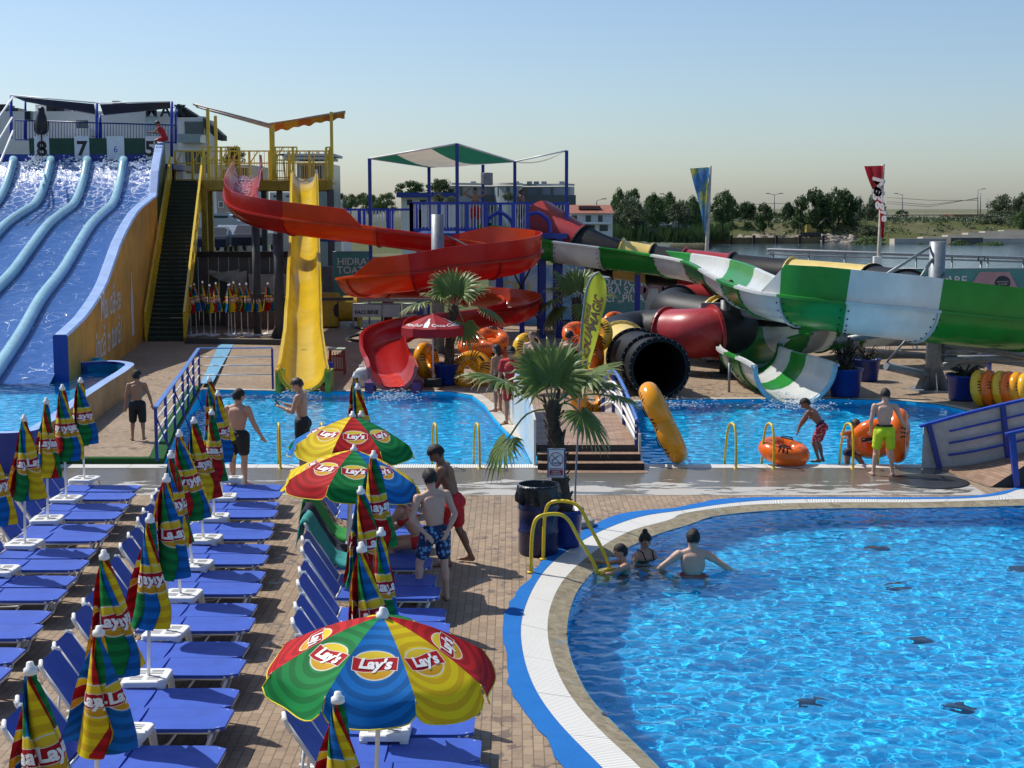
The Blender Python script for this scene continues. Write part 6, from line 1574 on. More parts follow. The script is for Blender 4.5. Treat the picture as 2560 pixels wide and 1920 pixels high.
MAT_TUB = M('blue_plastic_tub', (.006, .028, .20), .35, var=.2, dirt=.2, dirtcol=(.05, .05, .1))
# ------------------------------------------------------------------ palms
MAT_FROND = None
def frond_mat(name, c1, c2, tip):
    t = NT(name); uv = t.n('UVMap').outputs[0]; s = t.n('SeparateXYZ'); t.l(uv, s.inputs[0])
    oi = t.n('ObjectInfo'); n = t.noise(t.coord('Object'), 3, 4)
    c = t.mix(n, c1, c2); c = t.mix(t.ramp(s.outputs['Y'], [(.72, (0, 0, 0)), (1.0, (1, 1, 1))]), c, tip)
    b = t.bsdf(c, .45, 0, .4); tl = t.n('BsdfTranslucent'); t.l(c, tl.inputs[0]); mx = t.n('MixShader'); mx.inputs[0].default_value = .35
    t.l(b.outputs[0], mx.inputs[1]); t.l(tl.outputs[0], mx.inputs[2]); t.l(mx.outputs[0], t.out.inputs[0]); return t.mat
MAT_FROND = frond_mat('palm_frond', (.085, .155, .03), (.19, .26, .065), (.45, .40, .2))
MAT_PETIOLE = M('palm_stalk', (.16, .20, .06), .5, var=.3)
MAT_TRUNK = M('palm_trunk', (.085, .062, .045), .9, var=.45, scale=14, bump=.8, bscale=25, bdist=.03)
def fan(mb, base, d, up, size, n=26, spread=R(115), droop=.12, seed=0):
    """fan leaf: pleated blades from the end of a stalk"""
    rg = random.Random(seed); d = d.normalized(); side = d.cross(up).normalized(); up = side.cross(d).normalized()
    for i in range(n):
        a = -spread + 2 * spread * i / (n - 1); L = size * (1 - .22 * (abs(a) / spread) ** 2) * rg.uniform(.93, 1.05)
        dr = d * math.cos(a) + side * math.sin(a); w_ = L * .062; cr = (up.cross(dr)).normalized()
        fold = .35 * (1 if i % 2 else -1)
        pl = []
        for k, (t, ww) in enumerate(((0.02, .15), (.3, .8), (.55, 1.0), (.75, .62), (.9, .28), (1.0, .04))):
            c = base + dr * (L * t) + up * (.16 * L * t * math.cos(a * .8) * 1 - .22 * L * max(t - .45, 0) ** 1.6 * (1 + rg.uniform(-.2, .5))) - Vector((0, 0, droop * L * t ** 2.2 + (.10 * L * rg.random() * max(t - .7, 0) / .3)))
            hw = w_ * ww; pl.append((c - cr * hw + up * hw * fold, c + up * hw * .5, c + cr * hw + up * hw * fold, t))
        for (a0, m0, b0, t0), (a1, m1, b1, t1) in zip(pl, pl[1:]):
            mb.poly([a0, m0, m1, a1], 0, True, uv=((0, t0), (.5, t0), (.5, t1), (0, t1))); mb.poly([m0, b0, b1, m1], 0, True, uv=((.5, t0), (1, t0), (1, t1), (.5, t1)))
def palm(root, foot, top, r0, r1, fronds, size, seed=0, boots=60):
    rg = random.Random(seed); foot = Vector(foot); top = Vector(top); n = 14
    mb = MB(); c = [foot.lerp(top, k / n) + Vector((.02 * math.sin(k), .02 * math.cos(k * 1.3), 0)) for k in range(n + 1)]
    mb.tube(c, [r0 + (r1 - r0) * k / n + .012 * math.sin(k * 2.1) for k in range(n + 1)], 14)
    L = (top - foot).length
    for k in range(boots):
        t = k / boots; a = k * 2.399; p = foot.lerp(top, t); rr = r0 + (r1 - r0) * t; o = Vector((math.cos(a), math.sin(a), 0)); cr = Vector((-o.y, o.x, 0))
        ln = rg.uniform(.07, .15) * (.6 + t); q = p + o * rr * .9
        mb.poly([q - cr * .05, q + cr * .05, q + o * (.04 + .05 * t) + Vector((0, 0, ln)) + cr * .025, q + o * (.05 + .05 * t) + Vector((0, 0, ln)) - cr * .025])
    mb.build('trunk', MAT_TRUNK, root)
    for i, (az, el, pl, sz, drp) in enumerate(fronds):
        a = R(az); d = Vector((math.cos(a) * math.cos(R(el)), math.sin(a) * math.cos(R(el)), math.sin(R(el))))
        e = top + d * (pl * .55) ; e2 = top + d * pl - Vector((0, 0, drp * pl * .5))
        st = MB(); st.tube(spline([top - Vector((0, 0, .1)), e, e2], 4), .014, 6); fr_ = st.build('frond', MAT_PETIOLE, root)
        dd = (e2 - e).normalized(); dd = (dd - Vector((0, 0, drp))).normalized(); up = Vector((0, 0, 1)) - dd * dd.z
        if up.length < .25: up = Vector((-math.cos(a), -math.sin(a), .3))
        lf = MB(); fan(lf, e2, dd, up, size * sz, droop=.10 + drp * .25, seed=seed * 50 + i); lf.build('blade', MAT_FROND, fr_)
pp = G(1414, 1366)
planter(pp, .26, .58, 'blue bucket planter holding the big fan palm behind the litter barrel', mat=MAT_TUB)
root = thing('fan_palm', 'fan palm with a rough dark trunk by the bridge, carrying a no-diving sign', 'palm tree', (pp.x - .04, pp.y, .5))
palm(root, (pp.x - .02, pp.y, .5), P(1379, 1004, 21.5), .12, .105, [(95, 80, .30, 1.05, .0), (45, 66, .34, .9, .05), (150, 62, .36, .95, .05), (186, 26, .78, 1.0, .12), (205, -22, .80, .72, .6), (10, 34, .66, .85, .08), (28, 22, .75, .75, .2), (-30, -2, .50, .78, .5), (75, 30, .5, .8, .2), (-5, 12, 1.0, .5, .25)], .78, 5)
p2 = G(1116, 962)
planter(p2, .36, .62, 'blue planter with a palm beside the red parasol', mat=MAT_TUB)
root = thing('fan_palm', 'fan palm in a blue planter in front of the red spiral slide', 'palm tree', (p2.x, p2.y, .55))
palm(root, (p2.x + .05, p2.y, .5), P(1135, 765, 41.5), .15, .12, [(110, 72, .4, 1.05, 0), (150, 58, .45, .95, .05), (40, 60, .45, 1.05, .05), (176, 14, .95, .85, .3), (-8, 4, .95, .8, .35), (-55, -30, .6, .8, .6), (22, 35, .6, .9, .1), (195, 38, .5, .8, .2)], .85, 8)
p3 = P(1448, 850, 50)
root = thing('fan_palm', 'small fan palm between the lime beach flag and the mural fence', 'palm tree', (p3.x, 50, 0))
palm(root, (p3.x, 50, 0), P(1441, 745, 50), .2, .16, [(100, 70, .3, 1, 0), (40, 60, .4, 1, .05), (160, 50, .5, 1, .05), (185, 5, .8, .9, .35), (200, -15, .7, .9, .5), (-10, 20, .7, .9, .2), (-60, -10, .6, .8, .5), (140, 30, .6, .9, .2)], .95, 9)
def dead_plant(p, h, label, n=40, spread=.4, seed=0):
    rg = random.Random(seed); root = thing('withered_palm', label, 'plant', p); mb = MB()
    mb.tube([p, p + Vector((.03, 0, h * .5))], [.16, .12], 10)
    for i in range(n):
        a = rg.random() * 2 * PI; L = rg.uniform(.5, 1.0) * spread; e = rg.uniform(.1, 1.2); q = p + Vector((.1 * math.cos(a), .1 * math.sin(a), h * rg.uniform(.1, .55)))
        mb.tube([q, q + Vector((math.cos(a) * L * .6, math.sin(a) * L * .6, h * .5 * e)), q + Vector((math.cos(a) * L, math.sin(a) * L, h * .3 * e))], [.022, .015, .006], 4)
    mb.build('stalks', M('withered_stalk', (.055, .042, .032), .9, var=.5, scale=10), root)
    gr = MB()
    for i in range(int(n * 1.5)):
        a = rg.random() * 2 * PI; r = rg.random() * spread * .8; q = p + Vector((r * math.cos(a), r * math.sin(a), 0)); gr.poly([q, q + Vector((rg.uniform(-.06, .06), rg.uniform(-.06, .06), .06)), q + Vector((rg.uniform(-.1, .1), rg.uniform(-.1, .1), rg.uniform(.08, .22)))])
    gr.build('weeds', M('dark_weeds', (.03, .055, .015), .8), root)
for (u, v, r, h, lab, dl, n, dh) in ((2112, 992, .46, .78, 'blue tub behind the green and white slide exit', 'withered palm in the tub behind the slide exit', 60, .8), (2164, 952, .42, .66, 'smaller blue tub behind the withered palm', 'palm stump in the smaller tub', 34, .42), (2410, 1000, .48, .68, 'blue tub with dead stumps beside the grey pole', 'dead twisted stumps in the tub by the grey pole', 50, .32)):
    p = G(u, v); planter(p, r, h, lab, mat=MAT_TUB); dead_plant(p + Vector((0, 0, h - .06)), dh, dl, n, .42, n)
    mb = MB(); 

# ------------------------------------------------------------------ inflatable rings
def ring_mat(name, col, dark=(.02, .014, .012), sc_=1.0, dens=.5):
    t = NT(name); uv = t.n('UVMap').outputs[0]; s = t.n('SeparateXYZ'); t.l(uv, s.inputs[0]); u, v = s.outputs['X'], s.outputs['Y']
    zone = t.math('FRACT', t.math('MULTIPLY', u, 5.0)); inz = t.math('LESS_THAN', zone, dens)
    w_ = t.math('FRACT', t.math('ADD', t.math('MULTIPLY', zone, 7.0), t.math('MULTIPLY', t.math('SINE', t.math('MULTIPLY', v, 9.0)), .35)))
    st = t.math('LESS_THAN', w_, .42)
    vv = t.math('ABSOLUTE', t.math('SUBTRACT', v, .25)); inv = t.math('LESS_THAN', vv, .155)
    m = t.math('MULTIPLY', t.math('MULTIPLY', st, inv), inz)
    c = t.mix(t.noise(t.coord('Object'), 2.5, 4), sc(col, .85), sc(col, 1.12)); c = t.mix(m, c, dark)
    t.bsdf(c, .18, 0, .5, t.bump(t.noise(t.coord('Object'), 5, 3), .08, .02), Subsurface_Weight=0.0); return t.mat
MAT_RORANGE = ring_mat('orange_vinyl', (.82, .145, .008)); MAT_RYEL = ring_mat('amber_vinyl', (.80, .32, .008)); MAT_RYEL2 = ring_mat('yellow_vinyl', (.82, .44, .02), dens=.7)
MAT_HANDLE = M('black_handle', (.012, .012, .012), .4)
def handle(root, c, d, n):
    """black grab handle at c, lying along d, standing off along n"""
    c = Vector(c); d = Vector(d).normalized(); n = Vector(n).normalized(); mb = MB()
    mb.tube([c - d * .11, c - d * .09 + n * .035, c + d * .09 + n * .035, c + d * .11], .014, 6); mb.beam(c - d * .12 - n * .003, c + d * .12 - n * .003, .07, .012, up=n); mb.build('handle', MAT_HANDLE, root)
def ring(name, c, rot, label, mat, R0=.33, r=.185, group='inflatable rings', handles=2):
    c = Vector(c); root = thing(name, label, 'inflatable ring', c, group=group); mb = MB(); mb.torus(c, R0, r, 44, 20, rot=rot, uv=True); mb.build('tube', mat, root)
    for k in range(handles):
        a = k * PI + 1.0; q = rot @ Vector((R0 * math.cos(a), R0 * math.sin(a), r)); handle(root, c + q, rot @ Vector((-math.sin(a), math.cos(a), 0)), rot @ Vector((0, 0, 1)))
    return root
def double_ring(c, M3, label, mat, R0=.34, r=.20, gap=.80, floor=None, group=None):
    """figure-of-eight tube; local x is the long axis"""
    c = Vector(c); root = thing('double_ring', label, 'inflatable ring', c, group=group or 'inflatable double rings')
    for s_ in (-1, 1):
        mb = MB(); mb.torus(c + M3 @ Vector((s_ * gap / 2, 0, 0)), R0, r, 44, 20, rot=M3, uv=True); mb.build('tube', mat, root)
    for s_ in (-1, 1):
        for q in (-1, 1): handle(root, c + M3 @ Vector((s_ * gap / 2, q * (R0 + .02), r)), M3 @ Vector((1, 0, 0)), M3 @ Vector((0, 0, 1)))
    return root
ring('inflatable_ring', (5.4, 28.22, .24), rot(12, 6, 20), 'orange inflatable ring lying flat on the pool edge beside the bending boy', MAT_RORANGE)
X1 = 7.55
double_ring((7.27, 28.02, .62), Matrix(((.62, -.62, .48), (.45, .78, .43), (-.64, -.05, .77))).transposed() if False else rot(0, 0, 0), 'x', MAT_RORANGE) if False else None
root = thing('double_ring', 'orange double ring held upright by the boy in lime shorts', 'inflatable ring', (7.5, 27.9, .55), group='inflatable double rings')
m1 = rot(90, 0, 68); mb = MB(); mb.torus((7.55, 27.85, .62), .345, .195, 44, 20, rot=m1, uv=True); mb.build('tube', MAT_RORANGE, root)
m2 = rot(-52, 30, 20); mb = MB(); mb.torus((7.22, 28.35, .47), .31, .17, 44, 20, rot=m2, uv=True); mb.build('tube', MAT_RORANGE, root)
handle(root, (7.36, 27.74, .98), (0, .3, 1), (-1, -.2, .2)); handle(root, (7.02, 28.1, .5), (1, 0, .2), (0, -1, .5))
# amber double ring leaning on the bridge
a0 = Vector((P(1607 + 22, 965 + 28, 28.2))); b0 = Vector((P(1697, 1140, 27.9))); ax = (a0 - b0).normalized(); dy = (Vector((0.12, 1, 0)) - ax * ax.dot(Vector((.12, 1, 0)))).normalized(); nz = ax.cross(dy)
double_ring((a0 + b0) / 2 + Vector((0, .35, .02)), Matrix((ax, dy, nz)).transposed(), 'amber double ring standing on edge against the bridge railing', MAT_RYEL, .36, .20, (a0 - b0).length - .62)
# rings by the bridge and under the palms
LST = [((1066, 902, 41.6), rot(82, 0, 62), 'amber ring standing on edge behind the red parasol pole', MAT_RYEL, .36, .19), ((1190, 868, 42.0), rot(6, 4, 0), 'orange ring lying on the pile behind the palm', MAT_RORANGE, .36, .19), ((1228, 850, 42.6), rot(28, -10, 20), 'orange tiger-striped ring on top of the pile', MAT_RORANGE, .34, .2),
       ((1234, 886, 42.3), rot(60, 20, 10), 'orange ring propped under the striped one', MAT_RORANGE, .34, .18), ((1178, 925, 41.2), rot(55, 10, -20), 'big amber ring leaning at the front of the pile', MAT_RYEL, .42, .2), ((1212, 908, 41.8), rot(20, 14, 0), 'amber ring wedged in the middle of the pile', MAT_RYEL2, .36, .19),
       ((1320, 878, 39.5), rot(75, 10, 40), 'yellow ring carried behind the palm fronds', MAT_RYEL2, .34, .18), ((1452, 842, 40), rot(35, 15, 10), 'orange ring on the heap left of the lime flag', MAT_RORANGE, .36, .19), ((1487, 838, 40.3), rot(70, 0, -30), 'yellow tiger ring behind the lime flag', MAT_RYEL2, .36, .18), ((1484, 878, 39.6), rot(82, 0, 75), 'orange ring on edge beside the black tube mouth', MAT_RORANGE, .40, .2),
       ((1540, 812, 45.5), rot(60, 0, 20), 'orange ring far back beside the yellow tube flange', MAT_RORANGE, .3, .16), ((1478, 985, 34.2), rot(80, 0, 35), 'large amber ring on edge at the top of the bridge', MAT_RYEL, .42, .2)]
for (u, v, Y), m_, lab, mt, R0, r in LST: ring('inflatable_ring', P(u, v, Y), m_, lab, mt, R0, r, handles=1)
for i, (x, mt) in enumerate(((1922, MAT_RYEL2), (1985, MAT_RORANGE), (2058, MAT_RYEL2), (2110, MAT_RORANGE), (2165, MAT_RYEL), (2222, MAT_RYEL2), (2290, MAT_RORANGE))):
    p = CP(4, x + 12, 1545 + i * 2, 36.6 - i * .12); ring('inflatable_ring', (p.x, p.y, .47), rot(80, 0, 52), f'{"orange" if mt is MAT_RORANGE else "yellow"} striped ring on edge, {ORD[i]} from the left of the row by the right bridge', mt, .33, .15, 'row of rings by the right bridge', handles=1)

# ------------------------------------------------------------------ bridges
def tile_mat():
    t = NT('bridge_tiles'); p = t.coord('UV'); b = t.n('TexBrick', i_Scale=1.0, i_Mortar_Size=.006, i_Brick_Width=.30, i_Row_Height=.11)
    b.inputs['Color1'].default_value = (.30, .18, .115, 1); b.inputs['Color2'].default_value = (.42, .28, .19, 1); b.inputs['Mortar'].default_value = (.10, .07, .05, 1); t.l(p, b.inputs[0])
    n = t.noise(t.pos(), 2.2, 5); c = t.mix(t.math('MULTIPLY', t.ramp(n, [(.45, (0, 0, 0)), (.65, (1, 1, 1))]), .35), b.outputs['Color'], (.16, .10, .07)); t.bsdf(c, .5, 0, .4, t.bump(b.outputs['Fac'], -.4, .01)); return t.mat
MAT_TILE = tile_mat()
MAT_PANEL = M('pale_bridge_panel', (.50, .48, .45), .55, var=.12, dirt=.25, dirtcol=(.3, .28, .25))
def mural_panel_mat():
    t = NT('painted_side_panel'); p = t.pos(); n = t.noise(p, 1.4, 4, .6, .6); c = t.ramp(n, [(.3, (.30, .48, .66)), (.5, (.62, .66, .66)), (.62, (.60, .58, .48)), (.75, (.55, .50, .30))]); t.bsdf(c, .35, 0, .4); return t.mat
def centre_bridge():
    root = thing('arched_bridge', 'small arched bridge with a tiled deck, steps and blue and white railing over the pool', 'bridge', (1.5, 28, 0))
    def xl(y): return .50 - .075 * (y - 28)
    def xr(y): return 2.46 - .06 * (y - 28)
    def zd(y): return .40 + .17 * math.sin(min(max((y - 28.05) / 6.4, 0), 1) * PI) - max(0, (y - 31.4)) * .10
    ys = [28.05 + 6.2 * i / 30 for i in range(31)]
    mb = MB()
    for a, b in zip(ys, ys[1:]): mb.poly([(xl(a), a, zd(a)), (xr(a), a, zd(a)), (xr(b), b, zd(b)), (xl(b), b, zd(b))], 0, True, uv=((xl(a), a), (xr(a), a), (xr(b), b), (xl(b), b)))
    mb.build('deck', MAT_TILE, root)
    mb = MB()
    mb.rings([[(xl(y), y, zd(y) - .01), (xl(y), y, zd(y) - .22), (xr(y), y, zd(y) - .22), (xr(y), y, zd(y) - .01)] for y in ys], 0, False, False); mb.poly([(xl(28.05), 28.05, .39), (xl(28.05), 28.05, 0), (xr(28.05), 28.05, 0), (xr(28.05), 28.05, .39)]); mb.build('beam', M('dark_bridge_side', (.05, .045, .045), .8), root)
    mt = M('dark_step_riser', (.03, .022, .018), .8, var=.3)
    for i in range(3):      # steps up from the concrete path
        h = .40 - .13 * (i + 1) + .0; y1 = 28.05 - .30 * i; y0 = y1 - .30; e = .05 * (i + 1)
        mb = MB(); mb.box(((xl(28) + xr(28)) / 2 + e / 2, (y0 + y1) / 2, h / 2 - .01), (xr(28) - xl(28) + e, .30, h), 0); mb.poly([(xl(28) - 0, y0 - .01, h), (xr(28) + e, y0 - .01, h), (xr(28) + e, y1, h), (xl(28), y1, h)], 1, uv=((xl(28), y0), (xr(28) + e, y0), (xr(28) + e, y1), (xl(28), y1))); mb.build('step', [mt, MAT_TILE], root)
    # side panels and railing
    def rt(y): k = min(max((y - 28.0) / 6.2, 0), 1); return zd(y) + .50 + .42 * math.sin(min(k * 1.5, 1) * PI / 2) - max(k - .72, 0) * 1.2
    for fx, s_, mt in ((xl, -1, mural_panel_mat()), (xr, 1, MAT_PANEL)):
        mb = MB(); 
        top = (lambda y: rt(y) + .02) if s_ < 0 else (lambda y: zd(y) + .24 + .3 * math.sin(min((y - 28) / 3, 1) * PI / 2))
        rr = [[(fx(y) + s_ * .03, y, -.02 if s_ > 0 or y < 31 else .0), (fx(y) + s_ * .03, y, top(y)), (fx(y) + s_ * .075, y, top(y)), (fx(y) + s_ * .075, y, -.02)] for y in [27.95] + ys]
        mb.rings(rr, 0, False, False); mb.poly(rr[0]); mb.poly(rr[-1]); mb.build('side_panel', mt, root)
    mb = MB(); mb.tube([(xr(y), y, rt(y)) for y in [27.95] + ys], .04, 8); mb.build('handrail', M('sky_blue_rail', (.06, .17, .50), .35, var=.15), root)
    for y in (28.1, 29.9, 31.6, 33.4): mb = MB(); mb.beam((xr(y), y, zd(y) - .05), (xr(y), y, rt(y)), .07, .07); mb.build('post', MAT_NAVYPAINT, root)
    for k in (1, 2, 3):
        mb = MB(); mb.tube([(xr(y) - .02, y, zd(y) + (rt(y) - zd(y)) * k / 4) for y in ys], .026, 7); mb.build('rail', MAT_WHITEPAINT, root)
centre_bridge()
def right_bridge():
    root = thing('arched_bridge', 'tiled ramp bridge at the right edge with pale panels and a blue railing', 'bridge', (9, 27, 0))
    def zd(x): return .52 * (1 - math.cos(min(max((x - 8.28) / 3.6, 0), 2) * PI)) / 1.0 * .62
    xs = [8.28 + 6.6 * i / 30 for i in range(31)]; yn = lambda x: 25.75 - .05 * (x - 8.3); yf = 27.72
    mb = MB()
    for a, b in zip(xs, xs[1:]): mb.poly([(a + .0 + (.36 if a == xs[0] else .36), yn(a), zd(a) + .012), (b + .36, yn(b), zd(b) + .012), (b, yf, zd(b) + .012), (a, yf, zd(a) + .012)], 0, True, uv=((yn(a), a), (yn(b), b), (yf, b), (yf, a)))
    mb.build('deck', MAT_TILE, root)
    mb = MB(); mb.rings([[(x + .36, yn(x) - .01, zd(x)), (x + .36, yn(x) - .01, -.1)] for x in xs], 0, False, False); mb.build('beam', MAT_DARK, root)
    def rt(x): return .86 + .30 * (x - 8.05) - .022 * (x - 8.05) ** 2
    xq = [8.02] + xs[1:]
    mb = MB(); rr = [[(x, yf + .02, -.02), (x, yf + .02, rt(x) - .03), (x, yf + .07, rt(x) - .03), (x, yf + .07, -.02)] for x in xq]; mb.rings(rr, 0, False, False); mb.poly(rr[0]); mb.build('side_panel', MAT_PANEL, root)
    mb = MB(); mb.beam((7.93, yf - .03, rt(7.93) + .0), (8.1, yf - .03, rt(8.1)), .09, .05)
    for a, b in zip(xq, xq[1:]): mb.beam((a, yf - .03, rt(a)), (b + .01, yf - .03, rt(b + .01)), .10, .05)
    mb.build('handrail', MAT_BLUEPAINT, root)
    for x, lean in ((8.22, -.22), (9.55, -.06), (10.9, 0)): mb = MB(); mb.beam((x + .12, yf - .04, zd(x)), (x + lean * .6, yf - .04, rt(x) - .02), .09, .09); mb.build('post', MAT_NAVYPAINT, root)
    for k in (1, 2, 3): mb = MB(); mb.tube([(x, yf - .05, zd(x) + (rt(x) - zd(x)) * (k + .1) / 4.2) for x in xq[1:]], .022, 6); mb.build('rail', MAT_BLUEPAINT, root)
    # near railing, of which only the end shows
    mb = MB(); mb.beam((8.9, 25.68, .98), (12, 25.6, 1.75), .10, .05); mb.beam((9.14, 25.68, .02), (9.02, 25.68, .98), .1, .1); mb.beam((9.42, 25.68, .05), (9.36, 25.68, 1.08), .12, .08); mb.build('near_rail', MAT_NAVYPAINT, root)
    mb = MB(); mb.poly([(8.68, 25.72, 0), (9.5, 25.72, .55), (13, 25.68, 1.2), (13, 25.7, 0)]); mb.build('near_panel', MAT_DARK, root)
    # round manhole on the path
    p = CG(10, 1600, 835); m_ = thing('manhole_cover', 'dark round manhole cover in the wet path by the right bridge', 'manhole cover', p); mb = MB(); mb.lathe([(.72, .004), (.72, .02), (.68, .026), (0, .026)], 36, c=p); mb.build('lid', M('dark_cover', (.03, .032, .03), .35, var=.3, bump=.2), m_)
right_bridge()

# ------------------------------------------------------------------ signs, flag, parasol and small things
def no_diving():
    c = P(1390.5, 1158, 21.05); root = thing('no_diving_sign', 'white no-diving sign with a red circle fixed to the palm trunk', 'sign', c)
    mb = MB(); mb.box(c, (.265, .012, .44)); mb.build('board', MAT_WHITEPAINT, root)
    y = c.y - .008; rd = M('sign_red', (.42, .02, .03), .5); nv = M('sign_navy', (.02, .025, .12), .5)
    f = MB(); W, H = .122, .208
    for a, b, w_, h_ in ((0, H, 2 * W, .008), (0, -H, 2 * W, .008), (W, 0, .008, 2 * H), (-W, 0, .008, 2 * H)): f.box((c.x + a, y, c.z + b), (w_ + .008, .002, h_))
    f.build('border', nv, root)
    f = MB(); cz = c.z + .06; n = 40
    f.rings([[(c.x + r * math.cos(2 * PI * k / n), y, cz + r * math.sin(2 * PI * k / n)) for k in range(n)] for r in (.105, .093)], 0, False, True)
    f.beam((c.x - .068, y - .001, cz + .068), (c.x + .068, y - .001, cz - .068), .002, .011, up=(1, 0, 1)); f.build('prohibition_ring', rd, root)
    f = MB(); f.beam((c.x - .05, y, cz - .01), (c.x + .045, y, cz + .06), .002, .014, up=(-.5, 0, 1)); f.beam((c.x - .02, y, cz + .01), (c.x - .045, y, cz + .05), .002, .010, up=(1, 0, .5)); f.ball((c.x - .058, y, cz - .02), .013, 10, sc=(1, .1, 1))
    for zz in (-.052, -.068):
        for k in range(8): f.beam((c.x - .07 + .0175 * k, y, cz + zz + (.006 if k % 2 else -.006)), (c.x - .0525 + .0175 * k, y, cz + zz + (-.006 if k % 2 else .006)), .002, .007)
    f.build('diver_symbol', nv, root)
    f = MB(); f.box((c.x, y, c.z - .13), (.20, .002, .11)); f.build('text_panel', rd, root)
    f = MB()
    for i, s_ in enumerate(('ESTE INTERZISĂ', 'SĂRITUL', 'ÎN PISCINĂ')): f.text(s_, .030, lambda a, b, i=i: Vector((c.x + a, y - .003, c.z - .095 - .034 * i + b)), offset=.0006)
    f.build('lettering', MAT_WHITELET, root)
no_diving()
def beach_flag():
    b = G(1447, 1315); Y = b.y; root = thing('feather_flag', 'lime yellow feather flag on a thin pole standing by the palm', 'flag', b)
    mb = MB(); mb.lathe([(.0, 0), (.25, 0), (.25, .10), (.20, .12), (0, .12)], 28, c=b); mb.build('base', M('concrete_base', (.3, .29, .27), .8, bump=.3), root)
    pl = [b + Vector((-.04, 0, .1)), P(1438, 1240, Y), P(1444, 1097, Y), P(1451, 940, Y), P(1453, 835, Y), P(1459, 777, Y), P(1468, 719, Y), P(1484, 688, Y), P(1499, 680, Y)]
    mb = MB(); mb.tube(spline(pl, 4), .016, 6); mb.build('pole', MAT_GALV, root)
    le_ = [C(3, *q) for q in ((652, 1590), (650, 1450), (650, 1300), (656, 1200), (667, 1120), (680, 1040), (697, 975), (722, 925), (752, 903))]
    re_ = [C(3, *q) for q in ((690, 1590), (706, 1500), (735, 1400), (762, 1300), (785, 1190), (806, 1110), (812, 1040), (806, 960), (772, 903))]
    L = spline([P(u, v, Y) for u, v in le_], 4); Rr = spline([P(u, v, Y) for u, v in re_], 4); rows = []
    for i, (p, q) in enumerate(zip(L, Rr)): rows.append([p.lerp(q, k / 6) + Vector((0, .05 * math.sin(k * .9 + i * .25) * (k / 6), 0)) for k in range(7)])
    mb = MB(); mb.rings(rows, 0, True, False); cl = mb.build('sail', gel('lime_flag_cloth', (.58, .58, .05), .35, .8), root)
    def mp(x, y):       # x runs up the flag, y to its left
        t = min(max(x, 0), 1) * (len(L) - 1); i = min(int(t), len(L) - 2); k = t - i; p = L[i].lerp(L[i + 1], k); q = Rr[i].lerp(Rr[i + 1], k); u = .5 - y
        return p.lerp(q, u) + Vector((0, .05 * math.sin(u * 6 * .9 + t * .25) * u - .012, 0))
    lt = MB(); lt.text('AQUA', .28, lambda x, y: mp(.08 + x * .37, y * 2.2 - .0), align='LEFT', offset=.014, cut=.04); lt.text('MAGIC', .30, lambda x, y: mp(.37 + x * .33, y * 2.0 - .16), align='LEFT', offset=.014, cut=.04); lt.text('ținutul', .16, lambda x, y: mp(.36 + x * .45, y * 2.2 + .25), align='LEFT', offset=.008, cut=.04); lt.build('lettering', M('flag_letter_brown', (.42, .17, .08), .7), cl)
beach_flag()
def cola_parasol():
    b = G(1083, 966); top = 2.07; root = thing('open_parasol', 'open red parasol with white lettering and bottle shapes by the spiral slide', 'parasol', b)
    mb = MB(); mb.tube([b, b + Vector((0, 0, top))], .02, 8); mb.build('pole', MAT_WHITEPAINT, root)
    mb = MB(); mb.box(b + Vector((0, 0, .11)), (.5, .4, .22)); mb.build('base', MAT_DARK, root, bevel=.02)
    Rr = .9; n = 8; rot0 = R(10); mt = gel('red_parasol_canvas', (.40, .012, .025), .3, .7); mb = MB()
    def pt(a, r, z): return b + Vector((r * math.cos(a + rot0), r * math.sin(a + rot0), z))
    def cp(a, t):       # a: sector angle, t: 0 apex .. 1 eave
        j = math.floor(a / (2 * PI / n)); a0 = j * 2 * PI / n; k = (a - a0) / (2 * PI / n)
        A = pt(a0, Rr * t, top - .36 * t ** 1.15); B = pt(a0 + 2 * PI / n, Rr * t, top - .36 * t ** 1.15); return A.lerp(B, k) - Vector((0, 0, .02 * math.sin(PI * k) * t))
    rows = [[cp(2 * PI * k / 64 + 1e-6, t) for k in range(64)] for t in (.01, .2, .4, .6, .8, 1)]; rows += [[p - Vector((0, 0, .24 if k % 8 else .22)) + (p - b).normalized() * .0 for k, p in enumerate(rows[-1])]]
    mb.rings(rows, 0, False, True); c_ = mb.build('canopy', mt, root)
    lt = MB()
    for j in range(n):
        ac = (j + .5) * 2 * PI / n
        def mp(x, y, ac=ac): t = .80 - y / Rr; a = ac + x / max(Rr * t, .1); q = cp(a, t); return q + Vector((0, 0, .008)) + (q - b - Vector((0, 0, 1.7))).normalized() * .006
        if j % 2 == 0: lt.text('Coca-Cola', .20, mp, shear=.35, offset=.002, cut=.08)
        else: lt.poly([mp(x, y) for x, y in ((-.07, -.1), (.07, -.1), (.08, .1), (.03, .28), (.03, .38), (-.03, .38), (-.03, .28), (-.08, .1))])
    lt.build('lettering', MAT_WHITELET, c_)
cola_parasol()
